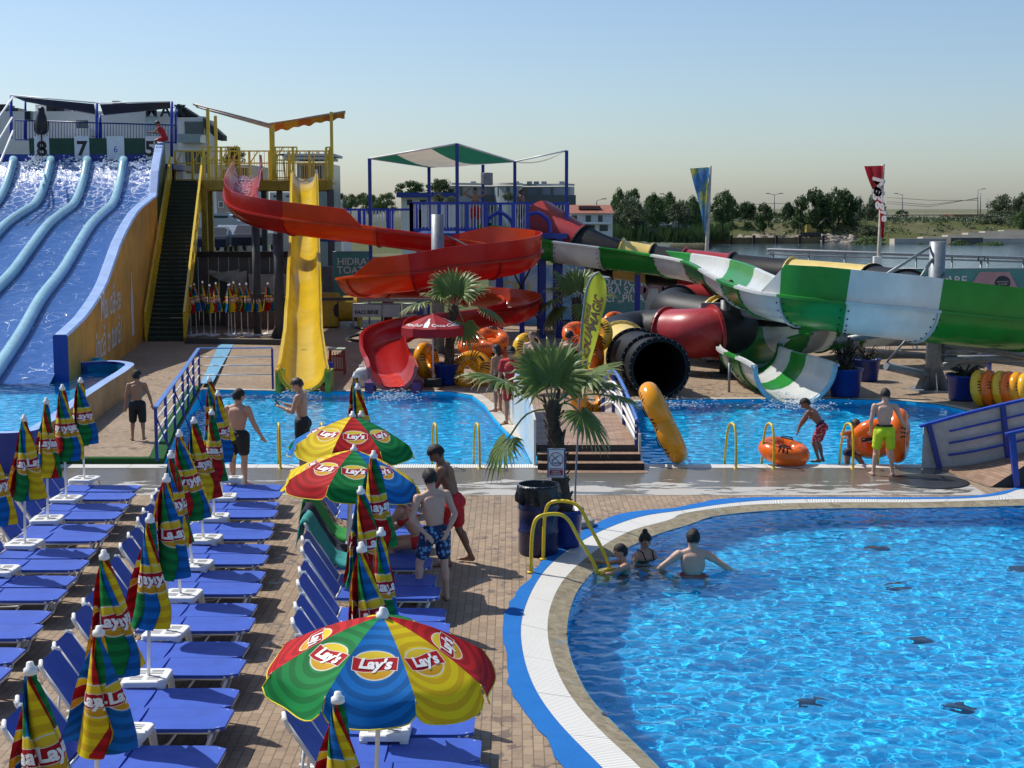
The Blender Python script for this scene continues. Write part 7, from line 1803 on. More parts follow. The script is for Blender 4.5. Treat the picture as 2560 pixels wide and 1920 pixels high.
def small_things():
    b = CG(2, 892, 1640); root = thing('jerrycan', 'white plastic jerrycan standing at the pool edge by the red slide', 'container', b)
    mb = MB(); W, D, Hh = .40, .34, .56
    mb.rings([[b + Vector((x * W / 2 * s_, y * D / 2 * s_, z)) for x, y in ((-1, -.7), (-.7, -1), (.7, -1), (1, -.7), (1, .7), (.7, 1), (-.7, 1), (-1, .7))] for s_, z in ((.92, .0), (1, .04), (1, .42), (.9, .5), (.45, Hh))], 0, True, True, True, True); mb.build('body', M('milky_plastic', (.68, .70, .70), .4), root)
    mb = MB(); mb.tube([b + Vector((-.08, 0, .5)), b + Vector((-.08, 0, .62)), b + Vector((.1, 0, .62)), b + Vector((.1, 0, .5))], .022, 6); mb.cyl(b + Vector((.12, -.05, .52)), b + Vector((.12, -.05, .6)), .04); mb.build('handle', MAT_WHITEPLASTIC, root)
    mb = MB(); mb.box(b + Vector((.03, -.175, .3)), (.15, .004, .15)); mb.build('label', M('paper_label', (.45, .45, .45), .7), root)
    b = CG(2, 728, 1555); root = thing('bar_stool', 'stool with red legs and a pale top between the yellow and red slides', 'stool', b)
    for sx in (-1, 1):
        for sy in (-1, 1): mb = MB(); mb.beam(b + Vector((sx * .24, sy * .2, 0)), b + Vector((sx * .2, sy * .17, .74)), .04, .04); mb.build('leg', M('red_paint', (.32, .03, .02), .5), root)
    mb = MB()
    for z in (.12, .55): mb.beam(b + Vector((-.22, -.19, z)), b + Vector((.22, -.19, z)), .03, .03); mb.beam(b + Vector((-.22, .19, z)), b + Vector((.22, .19, z)), .03, .03)
    for k in range(5): mb.beam(b + Vector((-.16 + .08 * k, -.19, .12)), b + Vector((-.16 + .08 * k, -.18, .7)), .02, .02)
    mb.build('slats', M('red_paint_slat', (.32, .03, .02), .5), root)
    mb = MB(); mb.box(b + Vector((0, 0, .77)), (.52, .44, .05)); mb.build('seat', M('pale_green_top', (.38, .46, .36), .5), root, bevel=.015)
    b = CG(2, 664, 1625); root = thing('waste_bin', 'small blue bin with a red bucket beside the yellow slide', 'bin', b)
    mb = MB(); mb.lathe([(0, 0), (.13, 0), (.15, .62), (.14, .62), (0, .58)], 18, c=b + Vector((0, .25, .0))); mb.build('bin', MAT_BLUEPAINT, root); mb = MB(); mb.lathe([(0, 0), (.12, 0), (.16, .26), (.15, .26), (0, .2)], 18, c=b); mb.build('bucket', M('red_bucket', (.4, .02, .02), .4), root)
    p = CG(2, 740, 1255); root = thing('crawl_tunnel', 'yellow toy crawl tunnel lying in front of the banner fence', 'play tunnel', p)
    mb = MB(); y = p.y; yl = M('dull_yellow_plastic', (.45, .28, .02), .5, var=.2); s_ = y / 3600
    x0 = p.x - 1.0; mb.box((x0 + .45, y, .75), (1.15, .9, 1.45)); mb.build('block', yl, root, bevel=.08)
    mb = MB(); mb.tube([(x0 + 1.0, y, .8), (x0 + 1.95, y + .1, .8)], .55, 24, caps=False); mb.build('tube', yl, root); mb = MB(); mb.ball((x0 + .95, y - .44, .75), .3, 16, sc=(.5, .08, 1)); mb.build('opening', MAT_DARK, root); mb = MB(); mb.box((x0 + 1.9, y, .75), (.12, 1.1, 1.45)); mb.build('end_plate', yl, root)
    mb = MB(); mb.tube(spline([CG(2, *q) + Vector((0, 0, .05)) for q in ((820, 1240), (900, 1275), (980, 1265), (930, 1300), (820, 1320), (800, 1340), (880, 1350), (980, 1335))], 8), .05, 6); tag(mb.build('hose', MAT_BLACK), 'black hose looped on the paving behind the red slide', 'hose')
    p = CG(2, 1056, 1215); root = thing('bollard_light', 'small red bollard by the white banners behind the red slide', 'bollard', p); mb = MB(); mb.lathe([(0, .0), (.2, 0), (.2, .55), (.26, .6), (.28, 1.25), (0, 1.28)], 16, c=p); mb.build('post', M('red_bollard', (.4, .03, .03), .4), root)
    # kerb under the stored parasols and the row itself
    mb = MB(); a = CG(5, 1195, 150); c = CG(5, 1830, 160); mb.beam((a.x, a.y, .1), (c.x, c.y, .1), .25, .2); mb.build('dark_kerb', M('dark_kerb_stone', (.08, .075, .07), .9, bump=.4), kind='structure')
    xs = (1228, 1267, 1312, 1358, 1384, 1470, 1492, 1513, 1556, 1597, 1660, 1722, 1783, 1822)
    rots = [.3, 2.0, 4.2, 1.1, 5.4, 3.3, .8, 2.6, 4.9, 1.6, 3.9, 5.8, .1, 2.9]
    for i, x in enumerate(xs):
        yy = 57.2 + (i % 3) * .35; p = P(x / 2.572, 840, yy); put_closed(p.x, yy, 2.05 + (i * 7 % 5) * .03, f'furled parasol under the platform, {ordn_lr(i, len(xs))} of the stored row', (random.uniform(-.02, .02), random.uniform(-.04, .04)), rot=rots[i], group='furled parasols stored under the platform')
def ordn_lr(i, n): return f'{ORD[i]} from the left' if i < n / 2 else (f'{ORD[n - 1 - i]} from the right' if n - 1 - i else 'rightmost')
small_things()
# ------------------------------------------------------------------ blue launch platform with the green shade sail
def blue_platform():
    z = 4.12; Y0, Y1 = 56.2, 61.2; xa, xb = -3.9, 2.15
    root = thing('blue_platform', 'blue steel launch platform with white-barred railings under a green and white shade sail', 'platform', (-1, 58, 0))
    mb = MB(); mb.box(((xa + xb) / 2, (Y0 + Y1) / 2, z - .12), (xb - xa, Y1 - Y0, .2)); mb.box((-6.2, 60.3, z - .33), (4.6, 1.8, .16)); mb.build('deck', MAT_NAVYPAINT, root)
    for x in (xa + .3, -.5, xb - .3, 1.2):
        for y in (Y0 + .3, Y1 - .3): mb = MB(); mb.beam((x, y, 0), (x, y, z - .2), .26, .26); mb.build('column', MAT_NAVYPAINT, root)
    mb = MB()
    for (x1, x2) in ((-.5, 1.2), (1.2, -.5), (xa + .3, -.5), (-.5, xa + .3)): mb.beam((x1, Y0 + .4, .4), (x2, Y0 + .4, z - .5), .07, .07)
    mb.build('cross_brace', MAT_BLACK, root)
    def fence(a, b, h, n, post_every=8):
        a = V(a); b = V(b); mb = MB()
        for hh in (h, .12): mb.beam(a + V((0, 0, hh)), b + V((0, 0, hh)), .08, .09)
        for k in range(0, n + 1, post_every): q = a.lerp(b, k / n); mb.beam(q, q + V((0, 0, h)), .14, .10)
        mb.build('railing', MAT_BLUEPAINT, root)
        mb = MB()
        for k in range(n + 1): q = a.lerp(b, k / n); mb.beam(q + V((0, 0, .12)), q + V((0, 0, h)), .028, .028)
        mb.build('bars', MAT_WHITEPAINT, root)
    fence((xa, Y0, z), (-1.75, Y0, z), 1.15, 16); fence((-1.75, Y0 - .1, z), (-1.0, Y0 - .1, z), 1.15, 6, 6); fence((.05, Y0, z), (.6, Y0, z), 1.15, 6, 6)
    fence((xa, Y1, z), (xb + .2, Y1, z), 1.15, 44); fence((xb, Y0 + .8, z), (xb + .2, Y1, z), 1.15, 24); fence((xa, Y0, z), (xa, Y1 - 2, z), 1.15, 20)
    fence((-8.6, 59.4, z - .25), (xa, 59.4, z - .25), 1.15, 36, 9); fence((-8.6, 61.2, z - .25), (xa, 61.2, z - .25), 1.15, 36, 9)
    for x0, x1 in ((-1.05, .05), (.35, 1.5)):        # blue hoops over the slide starts
        mb = MB(); mb.tube(spline([(x0, Y0 + .1, z - .1), (x0 + .08, Y0 + .1, z + .45), ((x0 + x1) / 2, Y0 + .1, z + .78), (x1 - .08, Y0 + .1, z + .45), (x1, Y0 + .1, z - .1)], 5), .07, 8); mb.build('hoop', MAT_BLUEPAINT, root)
    mb = MB(); q = CP(14, 1110, 480, Y0 - .15); mb.box((q.x, Y0 - .2, 3.82), (.62, .04, .62)); mb.build('white_sheet', MAT_WHITEPLASTIC, root)
    posts = {}
    for nme, x, y, Y in (('a', 936, 170, Y0 + .1), ('b', 1318, 228, Y1), ('c', 1498, 75, 54.6), ('d', 1665, 210, Y1), ('e', 1870, 190, Y0 + 2.0), ('f', 2203, 120, Y0 + 1.0)):
        t = CP(2, x, y, Y); posts[nme] = t; mb = MB(); mb.beam((t.x, Y, z - 1.1 if nme in 'ac' else z), t, .13, .13); mb.build('sail_post', MAT_NAVYPAINT, root)
    MG = gel('green_sail_cloth', (.02, .16, .09), .25, .8); MW = gel('cream_sail_cloth', (.62, .58, .46), .3, .8)
    A, B, C_, D = posts['a'], posts['c'], CP(2, 1868, 190, Y0 + 2.0), CP(2, 1318, 226, Y1); rows = []
    n = 30
    for i in range(n + 1):
        u = i / n; rows.append([(A.lerp(B, u)).lerp(D.lerp(C_, u), k / 12) - V((0, 0, .30 * math.sin(PI * u) * math.sin(PI * k / 12))) for k in range(13)])
    mb = MB(); mb.rings(rows, 0, True, False, mats=lambda i, j: 0 if (i < 9 or i > 20) else 1); mb.build('shade_sail', [MG, MW], root)
    E, F_ = posts['f'], CP(2, 2203, 122, Y0 + 3); rows = [[C_.lerp(E, i / 16).lerp((C_ + V((.2, 2, .0))).lerp(F_, i / 16), k / 6) - V((0, 0, .18 * math.sin(PI * i / 16))) for k in range(7)] for i in range(17)]
    mb = MB(); mb.rings(rows, 0, True, False); mb.build('shade_sail', MW, root)
    mb = MB()
    for a, b in ((A, B), (B, C_), (C_, D), (D, A), (C_, E)): mb.tube([a, b], .035, 6)
    mb.build('sail_edge_pipe', MAT_WHITEPAINT, root)
    s_ = thing('loudspeaker', 'grey box loudspeaker on a blue post of the green shade sail', 'loudspeaker', CP(2, 1690, 300, Y1)); c = s_.location
    mb = MB(); mb.box(c, (.42, .36, .5), rot=rot(0, 0, 25)); mb.build('cabinet', M('beige_grey_plastic', (.30, .28, .24), .5), s_, bevel=.03); mb = MB(); mb.box(V(c) + V((-.05, -.19, 0)), (.34, .015, .42), rot=rot(0, 0, 25)); mb.build('grille', M('pale_grille', (.5, .48, .44), .6), s_)
    # grey gantry behind the spiral pole, crates under the deck
    person('man in red shorts with both hands on his head on the platform', (-1.45, 57.6, z - .02), 1.72, 172, 'tan', 'brown', [('shorts', CL['red'], .7)], dict(head=(6, 0), aL=((-.85, .05, .45), (.72, .05, .62)), aR=((.85, .05, .45), (-.72, .05, .62))), group='people on the blue platform')
    person('boy sitting at the start of the green flume on the platform', (-1.0, 57.3, z - .45), 1.40, -80, 'dark', 'black', [('shorts', CL['navy'], .7)], dict(pz=.12, lean=(10, 0), lL=((-.15, .95, .25), (-.1, .75, -.6)), lR=((.15, .95, .25), (.1, .75, -.6)), aL=((-.4, .3, -.6), (-.2, .7, -.2)), aR=((.4, .3, -.6), (.2, .7, -.2))), group='people on the blue platform')
    person('dark-haired bather at the platform railing above the red tube', (.35, 58.4, z - .02), 1.70, -120, 'dark', 'black', [('shorts', CL['black'], .7)], {}, group='people on the blue platform')
blue_platform()
# ------------------------------------------------------------------ banner fences behind the slides
def banner(name, label, x0, x1, z0, z1, Y, mat, texts=(), cat='banner', group='banners on the back fence', extra=None):
    root = thing(name, label, cat, ((x0 + x1) / 2, Y, 0), group=group); mb = MB(); n = 24
    def sh(x): return .03 * math.sin(x * 3.1) + .015 * math.sin(x * 7.7)
    rows = [[(x0 + (x1 - x0) * i / n, Y + sh(x0 + (x1 - x0) * i / n), z0), (x0 + (x1 - x0) * i / n, Y + sh(x0 + (x1 - x0) * i / n), z1)] for i in range(n + 1)]
    mb.rings(rows, 0, True, False); sheet = mb.build('sheet', mat, root)
    for x in np.linspace(x0, x1, max(2, int((x1 - x0) / 2.5) + 1)): mb = MB(); mb.beam((x, Y + .12, 0), (x, Y + .12, z1 + .05), .07, .07); mb.build('post', MAT_GALV, root)
    mb = MB(); mb.tube([(x0, Y + .1, z1 + .02), (x1, Y + .1, z1 + .02)], .04, 6); mb.build('rail', MAT_GALV, root)
    if texts:
        lt = MB()
        for s_, size, x, z, mi in texts: lt.text(s_, size, lambda a, b, x=x, z=z: V((x + a, Y + sh(x + a) - .02, z + b)), align='LEFT', offset=.008, m=mi)
        lt.build('lettering', [M('banner_white', (.62, .66, .66), .7, var=.05), M('banner_dark', (.05, .07, .09), .7), M('banner_yellow', (.58, .46, .10), .7)], sheet)
    if extra: extra(root, sheet, sh)
    return root
MAT_TEAL = M('teal_banner', (.075, .26, .25), .65, var=.2, scale=.8, dirt=.2, dirtcol=(.1, .12, .1))
def mural_mat():
    t = NT('blue_mural'); p = t.pos(); n = t.noise(p, .5, 5, .6, .8); c = t.ramp(n, [(.3, (.10, .29, .52)), (.45, (.22, .42, .58)), (.55, (.50, .58, .60)), (.68, (.28, .46, .54)), (.8, (.52, .50, .26))]); t.bsdf(c, .7); return t.mat
MAT_MURAL = mural_mat(); MAT_WBAN = M('white_banner', (.58, .59, .58), .7, var=.15, scale=.7, dirt=.3, dirtcol=(.25, .24, .22))
def bx(k, x, Y): return CP(k, x, 900, Y).x
def bz(k, y, Y): return CP(k, 100, y, Y).z
YB_ = 63.2
banner('banner', 'teal banner with white capitals between the yellow slide and the red spiral', bx(2, 703, YB_), bx(2, 930, YB_), bz(2, 1080, YB_), bz(2, 775, YB_), YB_, MAT_TEAL, (('HIDRATARE', .44, bx(2, 727, YB_), bz(2, 835, YB_), 0), ('TOATĂ ZIUA', .44, bx(2, 727, YB_), bz(2, 890, YB_), 0)))
banner('banner', 'dark framed banner right of the yellow slide legs', bx(2, 632, YB_), bx(2, 690, YB_), bz(2, 1085, YB_), bz(2, 870, YB_), YB_, M('slate_banner', (.12, .12, .13), .7, var=.3, scale=2))
y = 60.5
banner('banner', 'low white banner with dark capitals behind the red slide', bx(2, 826, y), bx(2, 1010, y), bz(2, 1190, y), bz(2, 1110, y), y, MAT_WBAN, (('FACI BINE', .22, bx(2, 838, y), bz(2, 1160, y), 1),))
banner('banner', 'low white banner left of the palm behind the red slide', bx(2, 1015, y), bx(2, 1130, y), bz(2, 1190, y), bz(2, 1110, y), y, MAT_WBAN)
banner('banner', 'low white banner behind the palm with the red parasol', bx(2, 1150, y), bx(2, 1300, y), bz(2, 1190, y), bz(2, 1110, y), y, MAT_WBAN, (('BINE TE', .22, bx(2, 1170, y), bz(2, 1160, y), 1),))
banner('mural_fence', 'blue painted mural fence below the green flume start', bx(3, 60, YB_), bx(3, 690, YB_), bz(3, 1245, YB_), bz(3, 862, YB_), YB_, MAT_MURAL, (('ORi', .75, bx(3, 140, YB_), bz(3, 1000, YB_), 2),), cat='fence')
def bottle(root, sheet, sh):
    mb = MB(); xs = bx(3, 1060, YB_); k = YB_ / 3600 / 2.572; zt = bz(3, 1005, YB_)
    pr = [(25, 0), (85, 0), (88, 40), (110, 90), (112, 200), (100, 210), (12, 210), (0, 200), (0, 90), (22, 40)]
    mb.poly([(xs + a * k, YB_ - .05, zt - b * k) for a, b in pr]); mb.build('bottle_picture', M('pale_bottle_print', (.36, .42, .40), .6, var=.3, scale=2), sheet)
    mb = MB(); 
    for a, b, r in ((60, 20, 70), (-20, 10, 30), (170, 0, 60)): mb.poly([(xs + a * k + r * k * math.cos(2 * PI * i / 24), YB_ - .04, zt - b * k + r * k * .9 * math.sin(2 * PI * i / 24)) for i in range(24)])
    mb.build('drop_print', M('rose_drop_print', (.24, .15, .17), .6), sheet)
banner('banner', 'teal banner with white slogan and a bottle behind the tube slide', bx(3, 690, YB_), bx(3, 1230, YB_), bz(3, 1245, YB_), bz(3, 940, YB_), YB_, MAT_TEAL, (('TOATĂ ZIUA', .46, bx(3, 742, YB_), bz(3, 968, YB_), 0), ('FĂRĂ SĂ', .46, bx(3, 742, YB_), bz(3, 1020, YB_), 0), ('ZICI „PIUA”', .46, bx(3, 742, YB_), bz(3, 1072, YB_), 0), ('DORNA', .28, bx(3, 1080, YB_), bz(3, 1185, YB_), 1), ('IZVORUL DORNA', .24, bx(3, 770, YB_), bz(3, 1238, YB_), 1)), extra=bottle)
banner('mural_fence', 'blue painted fence under the green flume on the right', bx(3, 1590, 59), bx(3, 2120, 59), bz(3, 1315, 59), bz(3, 1195, 59), 59, M('bright_blue_mural', (.06, .24, .44), .6, var=.45, scale=.8), cat='fence')
y = 60.0
def badge(root, sheet, sh):
    c = CP(4, 2075, 842, y - .06); mb = MB(); mb.poly([(c.x + .33 * math.cos(2 * PI * i / 32), y - .05, c.z + .30 * math.sin(2 * PI * i / 32)) for i in range(32)]); b_ = mb.build('badge', M('dark_badge', (.02, .03, .05), .6), sheet)
    lt = MB(); lt.text('DRAGĂ SPORTUL', .062, lambda a, b: V((c.x + a, y - .06, c.z + .05 + b))); lt.text('NU TE GRĂBI', .062, lambda a, b: V((c.x + a, y - .06, c.z - .05 + b))); lt.build('lettering', MAT_WHITELET, b_)
    mb = MB(); x = bx(4, 1840, y); k = y / 3600 / 2.572
    mb.poly([(x, y - .045, bz(4, 895, y)), (x + 340 * k, y - .045, bz(4, 895, y)), (x + 270 * k, y - .045, bz(4, 770, y)), (x + 80 * k, y - .045, bz(4, 770, y))]); mb.build('pink_panel', M('pink_print', (.42, .26, .28), .7), sheet)
banner('banner', 'low teal and pink banner behind the grey pole with a dark round badge', bx(4, 1385, y), bx(4, 2600, y), bz(4, 1330, y), bz(4, 755, y), y, MAT_TEAL, (('HIDRATARE', .50, bx(4, 1428, y), bz(4, 828, y), 0),), extra=badge)
# white pipe barrier along the lake with a floodlight
def pipe_barrier():
    root = thing('pipe_barrier', 'white and grey pipe barrier along the lake shore on the right', 'barrier', CP(4, 1500, 700, 65)); Y = 65.4
    mb = MB()
    for ya, yb, r in ((640, 690, .07), (668, 712, .04), (742, 762, .045)): mb.tube([CP(4, 560, ya - 12, Y), CP(4, 2700, yb + 10, Y)], r, 8)
    mb.build('rail', M('pale_pipe', (.26, .28, .31), .6), root); mb = MB()
    for x in range(600, 2700, 230): q = CP(4, x, 645 + (x - 560) * .024, Y); mb.tube([(q.x, Y, -.5), q], .04, 6)
    mb.build('post', MAT_GALV, root)
    f_ = thing('floodlight', 'small floodlight on a pole by the lake barrier', 'floodlight', CP(4, 1937, 880, 60.5)); mb = MB(); a = CP(4, 1937, 700, 60.5); mb.tube([(a.x, 60.5, 0), a], .05, 8); mb.build('pole', MAT_GALV, f_)
    mb = MB(); mb.box(CP(4, 1937, 687, 60.5), (.28, .1, .2)); mb.build('lamp_head', MAT_BLACK, f_); mb = MB(); mb.box(V(CP(4, 1937, 687, 60.5)) + V((0, -.056, 0)), (.2, .01, .13)); mb.build('lens', M('lamp_glass', (.5, .52, .52), .15), f_)
pipe_barrier()
def lattice():
    root = thing('iron_fence', 'low black iron fence behind the spiral slide', 'fence', (1.8, 57, 0)); mb = MB(); a = CP(16, 1430, 560, 58); b = CP(16, 1650, 560, 58); zt = bz(16, 475, 58)
    for k in range(26): x = a.x + (b.x - a.x) * k / 25; mb.beam((x, 58, 0), (x, 58, zt), .03, .03)
    mb.beam((a.x, 58, zt), (b.x, 58, zt), .05, .05); mb.beam((a.x, 58, .15), (b.x, 58, .15), .05, .05); mb.build('bars', MAT_BLACK, root)
lattice()
# mint tables and benches at the far right
MAT_MINT = M('mint_green_top', (.16, .42, .26), .5, var=.15)
for i, (x, yy, Y) in enumerate(((1420, 1300, 52), (1530, 1295, 54), (1830, 1290, 54), (1930, 1340, 50), (2130, 1345, 50), (2200, 1340, 52))):
    p = CP(4, x, yy, Y); root = thing('picnic_table', f'mint green table under the white flume at the far right, {ORD[i]} from the left', 'table', (p.x, Y, 0), group='mint green tables'); h = .74
    mb = MB(); mb.box((p.x, Y, h), (1.25, .8, .05)); mb.build('table_top', MAT_MINT, root, bevel=.01)
    for sx in (-.5, .5): mb = MB(); mb.beam((p.x + sx, Y - .3, 0), (p.x + sx * .9, Y, h), .05, .05); mb.beam((p.x + sx, Y + .3, 0), (p.x + sx * .9, Y, h), .05, .05); mb.build('leg', MAT_MINT if i % 2 else MAT_WHITEPLASTIC, root)
# ------------------------------------------------------------------ tall banner flags
def banner_flag(name, label, pole_top, pole_foot, Y, outline_l, outline_r, mat, text=None, mats=None):
    t = CP(4, *pole_top, Y); f_ = CP(4, *pole_foot, Y); root = thing(name, label, 'flag', (f_.x, Y, -1), group='tall flags by the lake')
    mb = MB(); mb.tube([(f_.x, Y, -1), f_, t], [.10, .09, .075], 10); mb.build('pole', M('rusty_white_pole', (.50, .46, .40), .6, var=.2, scale=3, dirt=.6, dirtcol=(.2, .1, .05)), root)
    L = resample(spline([CP(4, *q, Y) for q in outline_l], 5), .25); Rr = resample(spline([CP(4, *q, Y) for q in outline_r], 5), .25); n = max(len(L), len(Rr)); rows = []
    for i in range(n):
        a = L[min(int(i * len(L) / n), len(L) - 1)]; b = Rr[min(int(i * len(Rr) / n), len(Rr) - 1)]; rows.append([a.lerp(b, k / 6) + V((0, .22 * math.sin(k * .9 + i * .35), 0)) for k in range(7)])
    mb = MB(); mb.rings(rows, 0, True, False); cl = mb.build('cloth', mat, root)
    if text: text(cl, Y)
    return root
def blue_flag_mat():
    t = NT('blue_flag_cloth'); p = t.pos(); n = t.noise(p, 1.1, 4, .6); s = t.n('SeparateXYZ'); t.l(p, s.inputs[0]); z = t.math('MULTIPLY', t.math('SUBTRACT', s.outputs['Z'], -1.0), .12)
    c = t.ramp(n, [(.34, (.04, .15, .38)), (.50, (.07, .22, .46)), (.56, (.18, .30, .14)), (.64, (.48, .40, .06))]); b = t.bsdf(c, .7); tl = t.n('BsdfTranslucent'); t.l(c, tl.inputs[0]); mx = t.n('MixShader'); mx.inputs[0].default_value = .35
    t.l(b.outputs[0], mx.inputs[1]); t.l(tl.outputs[0], mx.inputs[2]); t.l(mx.outputs[0], t.out.inputs[0]); return t.mat
banner_flag('banner_flag', 'tall blue flag narrowing downwards on a rusty white pole by the lake', (194, 90), (172, 640), 66.8, ((64, 105), (90, 200), (118, 300), (140, 420), (158, 540)), ((187, 98), (184, 200), (180, 320), (176, 420), (172, 540)), blue_flag_mat())
def red_text(cl, Y):
    lt = MB()
    for i, (ch, x, y, s_) in enumerate((('M', 1262, 210, 1.0), ('e', 1268, 250, .9), ('g', 1276, 285, .8), ('g', 1288, 345, .7), ('l', 1300, 385, .6), ('e', 1306, 425, .55))):
        c = CP(4, x, y, Y); lt.text(ch, s_ * 1.1, lambda a, b, c=c: V((c.x + b * .7, Y - .32, c.z - a * .9)), offset=.03, shear=.2)
    lt.build('lettering', gel('white_flag_print', (.78, .74, .74), .45, .7), cl)
rf = banner_flag('banner_flag', 'tall red flag with white script twisted round a white pole by the lake', (1306, 78), (1278, 680), 64.8, ((1184, 90), (1215, 170), (1245, 240), (1272, 320), (1282, 420), (1288, 550)), ((1300, 88), (1300, 180), (1296, 300), (1312, 350), (1318, 440), (1304, 552)), gel('red_flag_cloth', (.42, .02, .03), .35, .7), red_text)
c = CP(4, 1268, 705, 64.8); mb = MB(); mb.box(c, (.35, .3, .46)); o = tag(mb.build('junction_box', MAT_WHITEPAINT, bevel=.02), 'white junction box at the foot of the red flag pole', 'box')
# ------------------------------------------------------------------ screens behind the yellow platform
def left_screens():
    root = thing('grey_screen_wall', 'dark grey panel wall with pale tarpaulins behind the stored parasols', 'wall', (-14, 62.5, 0)); Y = 62.6
    x0 = bx(1, 1200, Y); x1 = bx(1, 1860, Y); mb = MB(); n = 10
    for k in range(n): a = x0 + (x1 - x0) * k / n; b = x0 + (x1 - x0) * (k + 1) / n; mb.box(((a + b) / 2, Y, (bz(1, 1130, Y)) / 2), (b - a - .03, .08, bz(1, 1130, Y)))
    mb.build('panels', M('grey_panel', (.10, .095, .09), .8, var=.2, scale=1), root); mb = MB(); mb.box(((x0 + x1) / 2, Y - .03, bz(1, 1120, Y)), (x1 - x0, .16, .24)); mb.build('top_beam', M('dark_timber', (.035, .028, .022), .8, var=.3), root)
    MT = M('pale_tarpaulin', (.38, .37, .33), .8, var=.2, scale=1.2, dirt=.4, dirtcol=(.16, .18, .06))
    for (a, b, t, bt, sag) in ((1330, 1530, 1215, 1340, .3), (1455, 1580, 1225, 1420, .15), (1590, 1850, 1245, 1440, .05)):
        rows = []
        for i in range(13):
            u = i / 12; x = bx(1, a + (b - a) * u, Y - .3); zt = bz(1, t + 20 * math.sin(PI * u) * (sag * 3), Y - .3); zb = bz(1, bt - 90 * (1 - u) * (sag > .1), Y - .3)
            rows.append([(x, Y - .35 + .08 * math.sin(u * 14 + k), zt + (zb - zt) * k / 6) for k in range(7)])
        mb = MB(); mb.rings(rows, 0, True, False); mb.build('tarpaulin', MT, root)
    mb = MB(); mb.box((bx(1, 1700, 61), 61, .75), (3.4, .2, 1.5)); mb.build('brown_screen', M('brown_print', (.16, .10, .085), .8, var=.3), root)
left_screens()
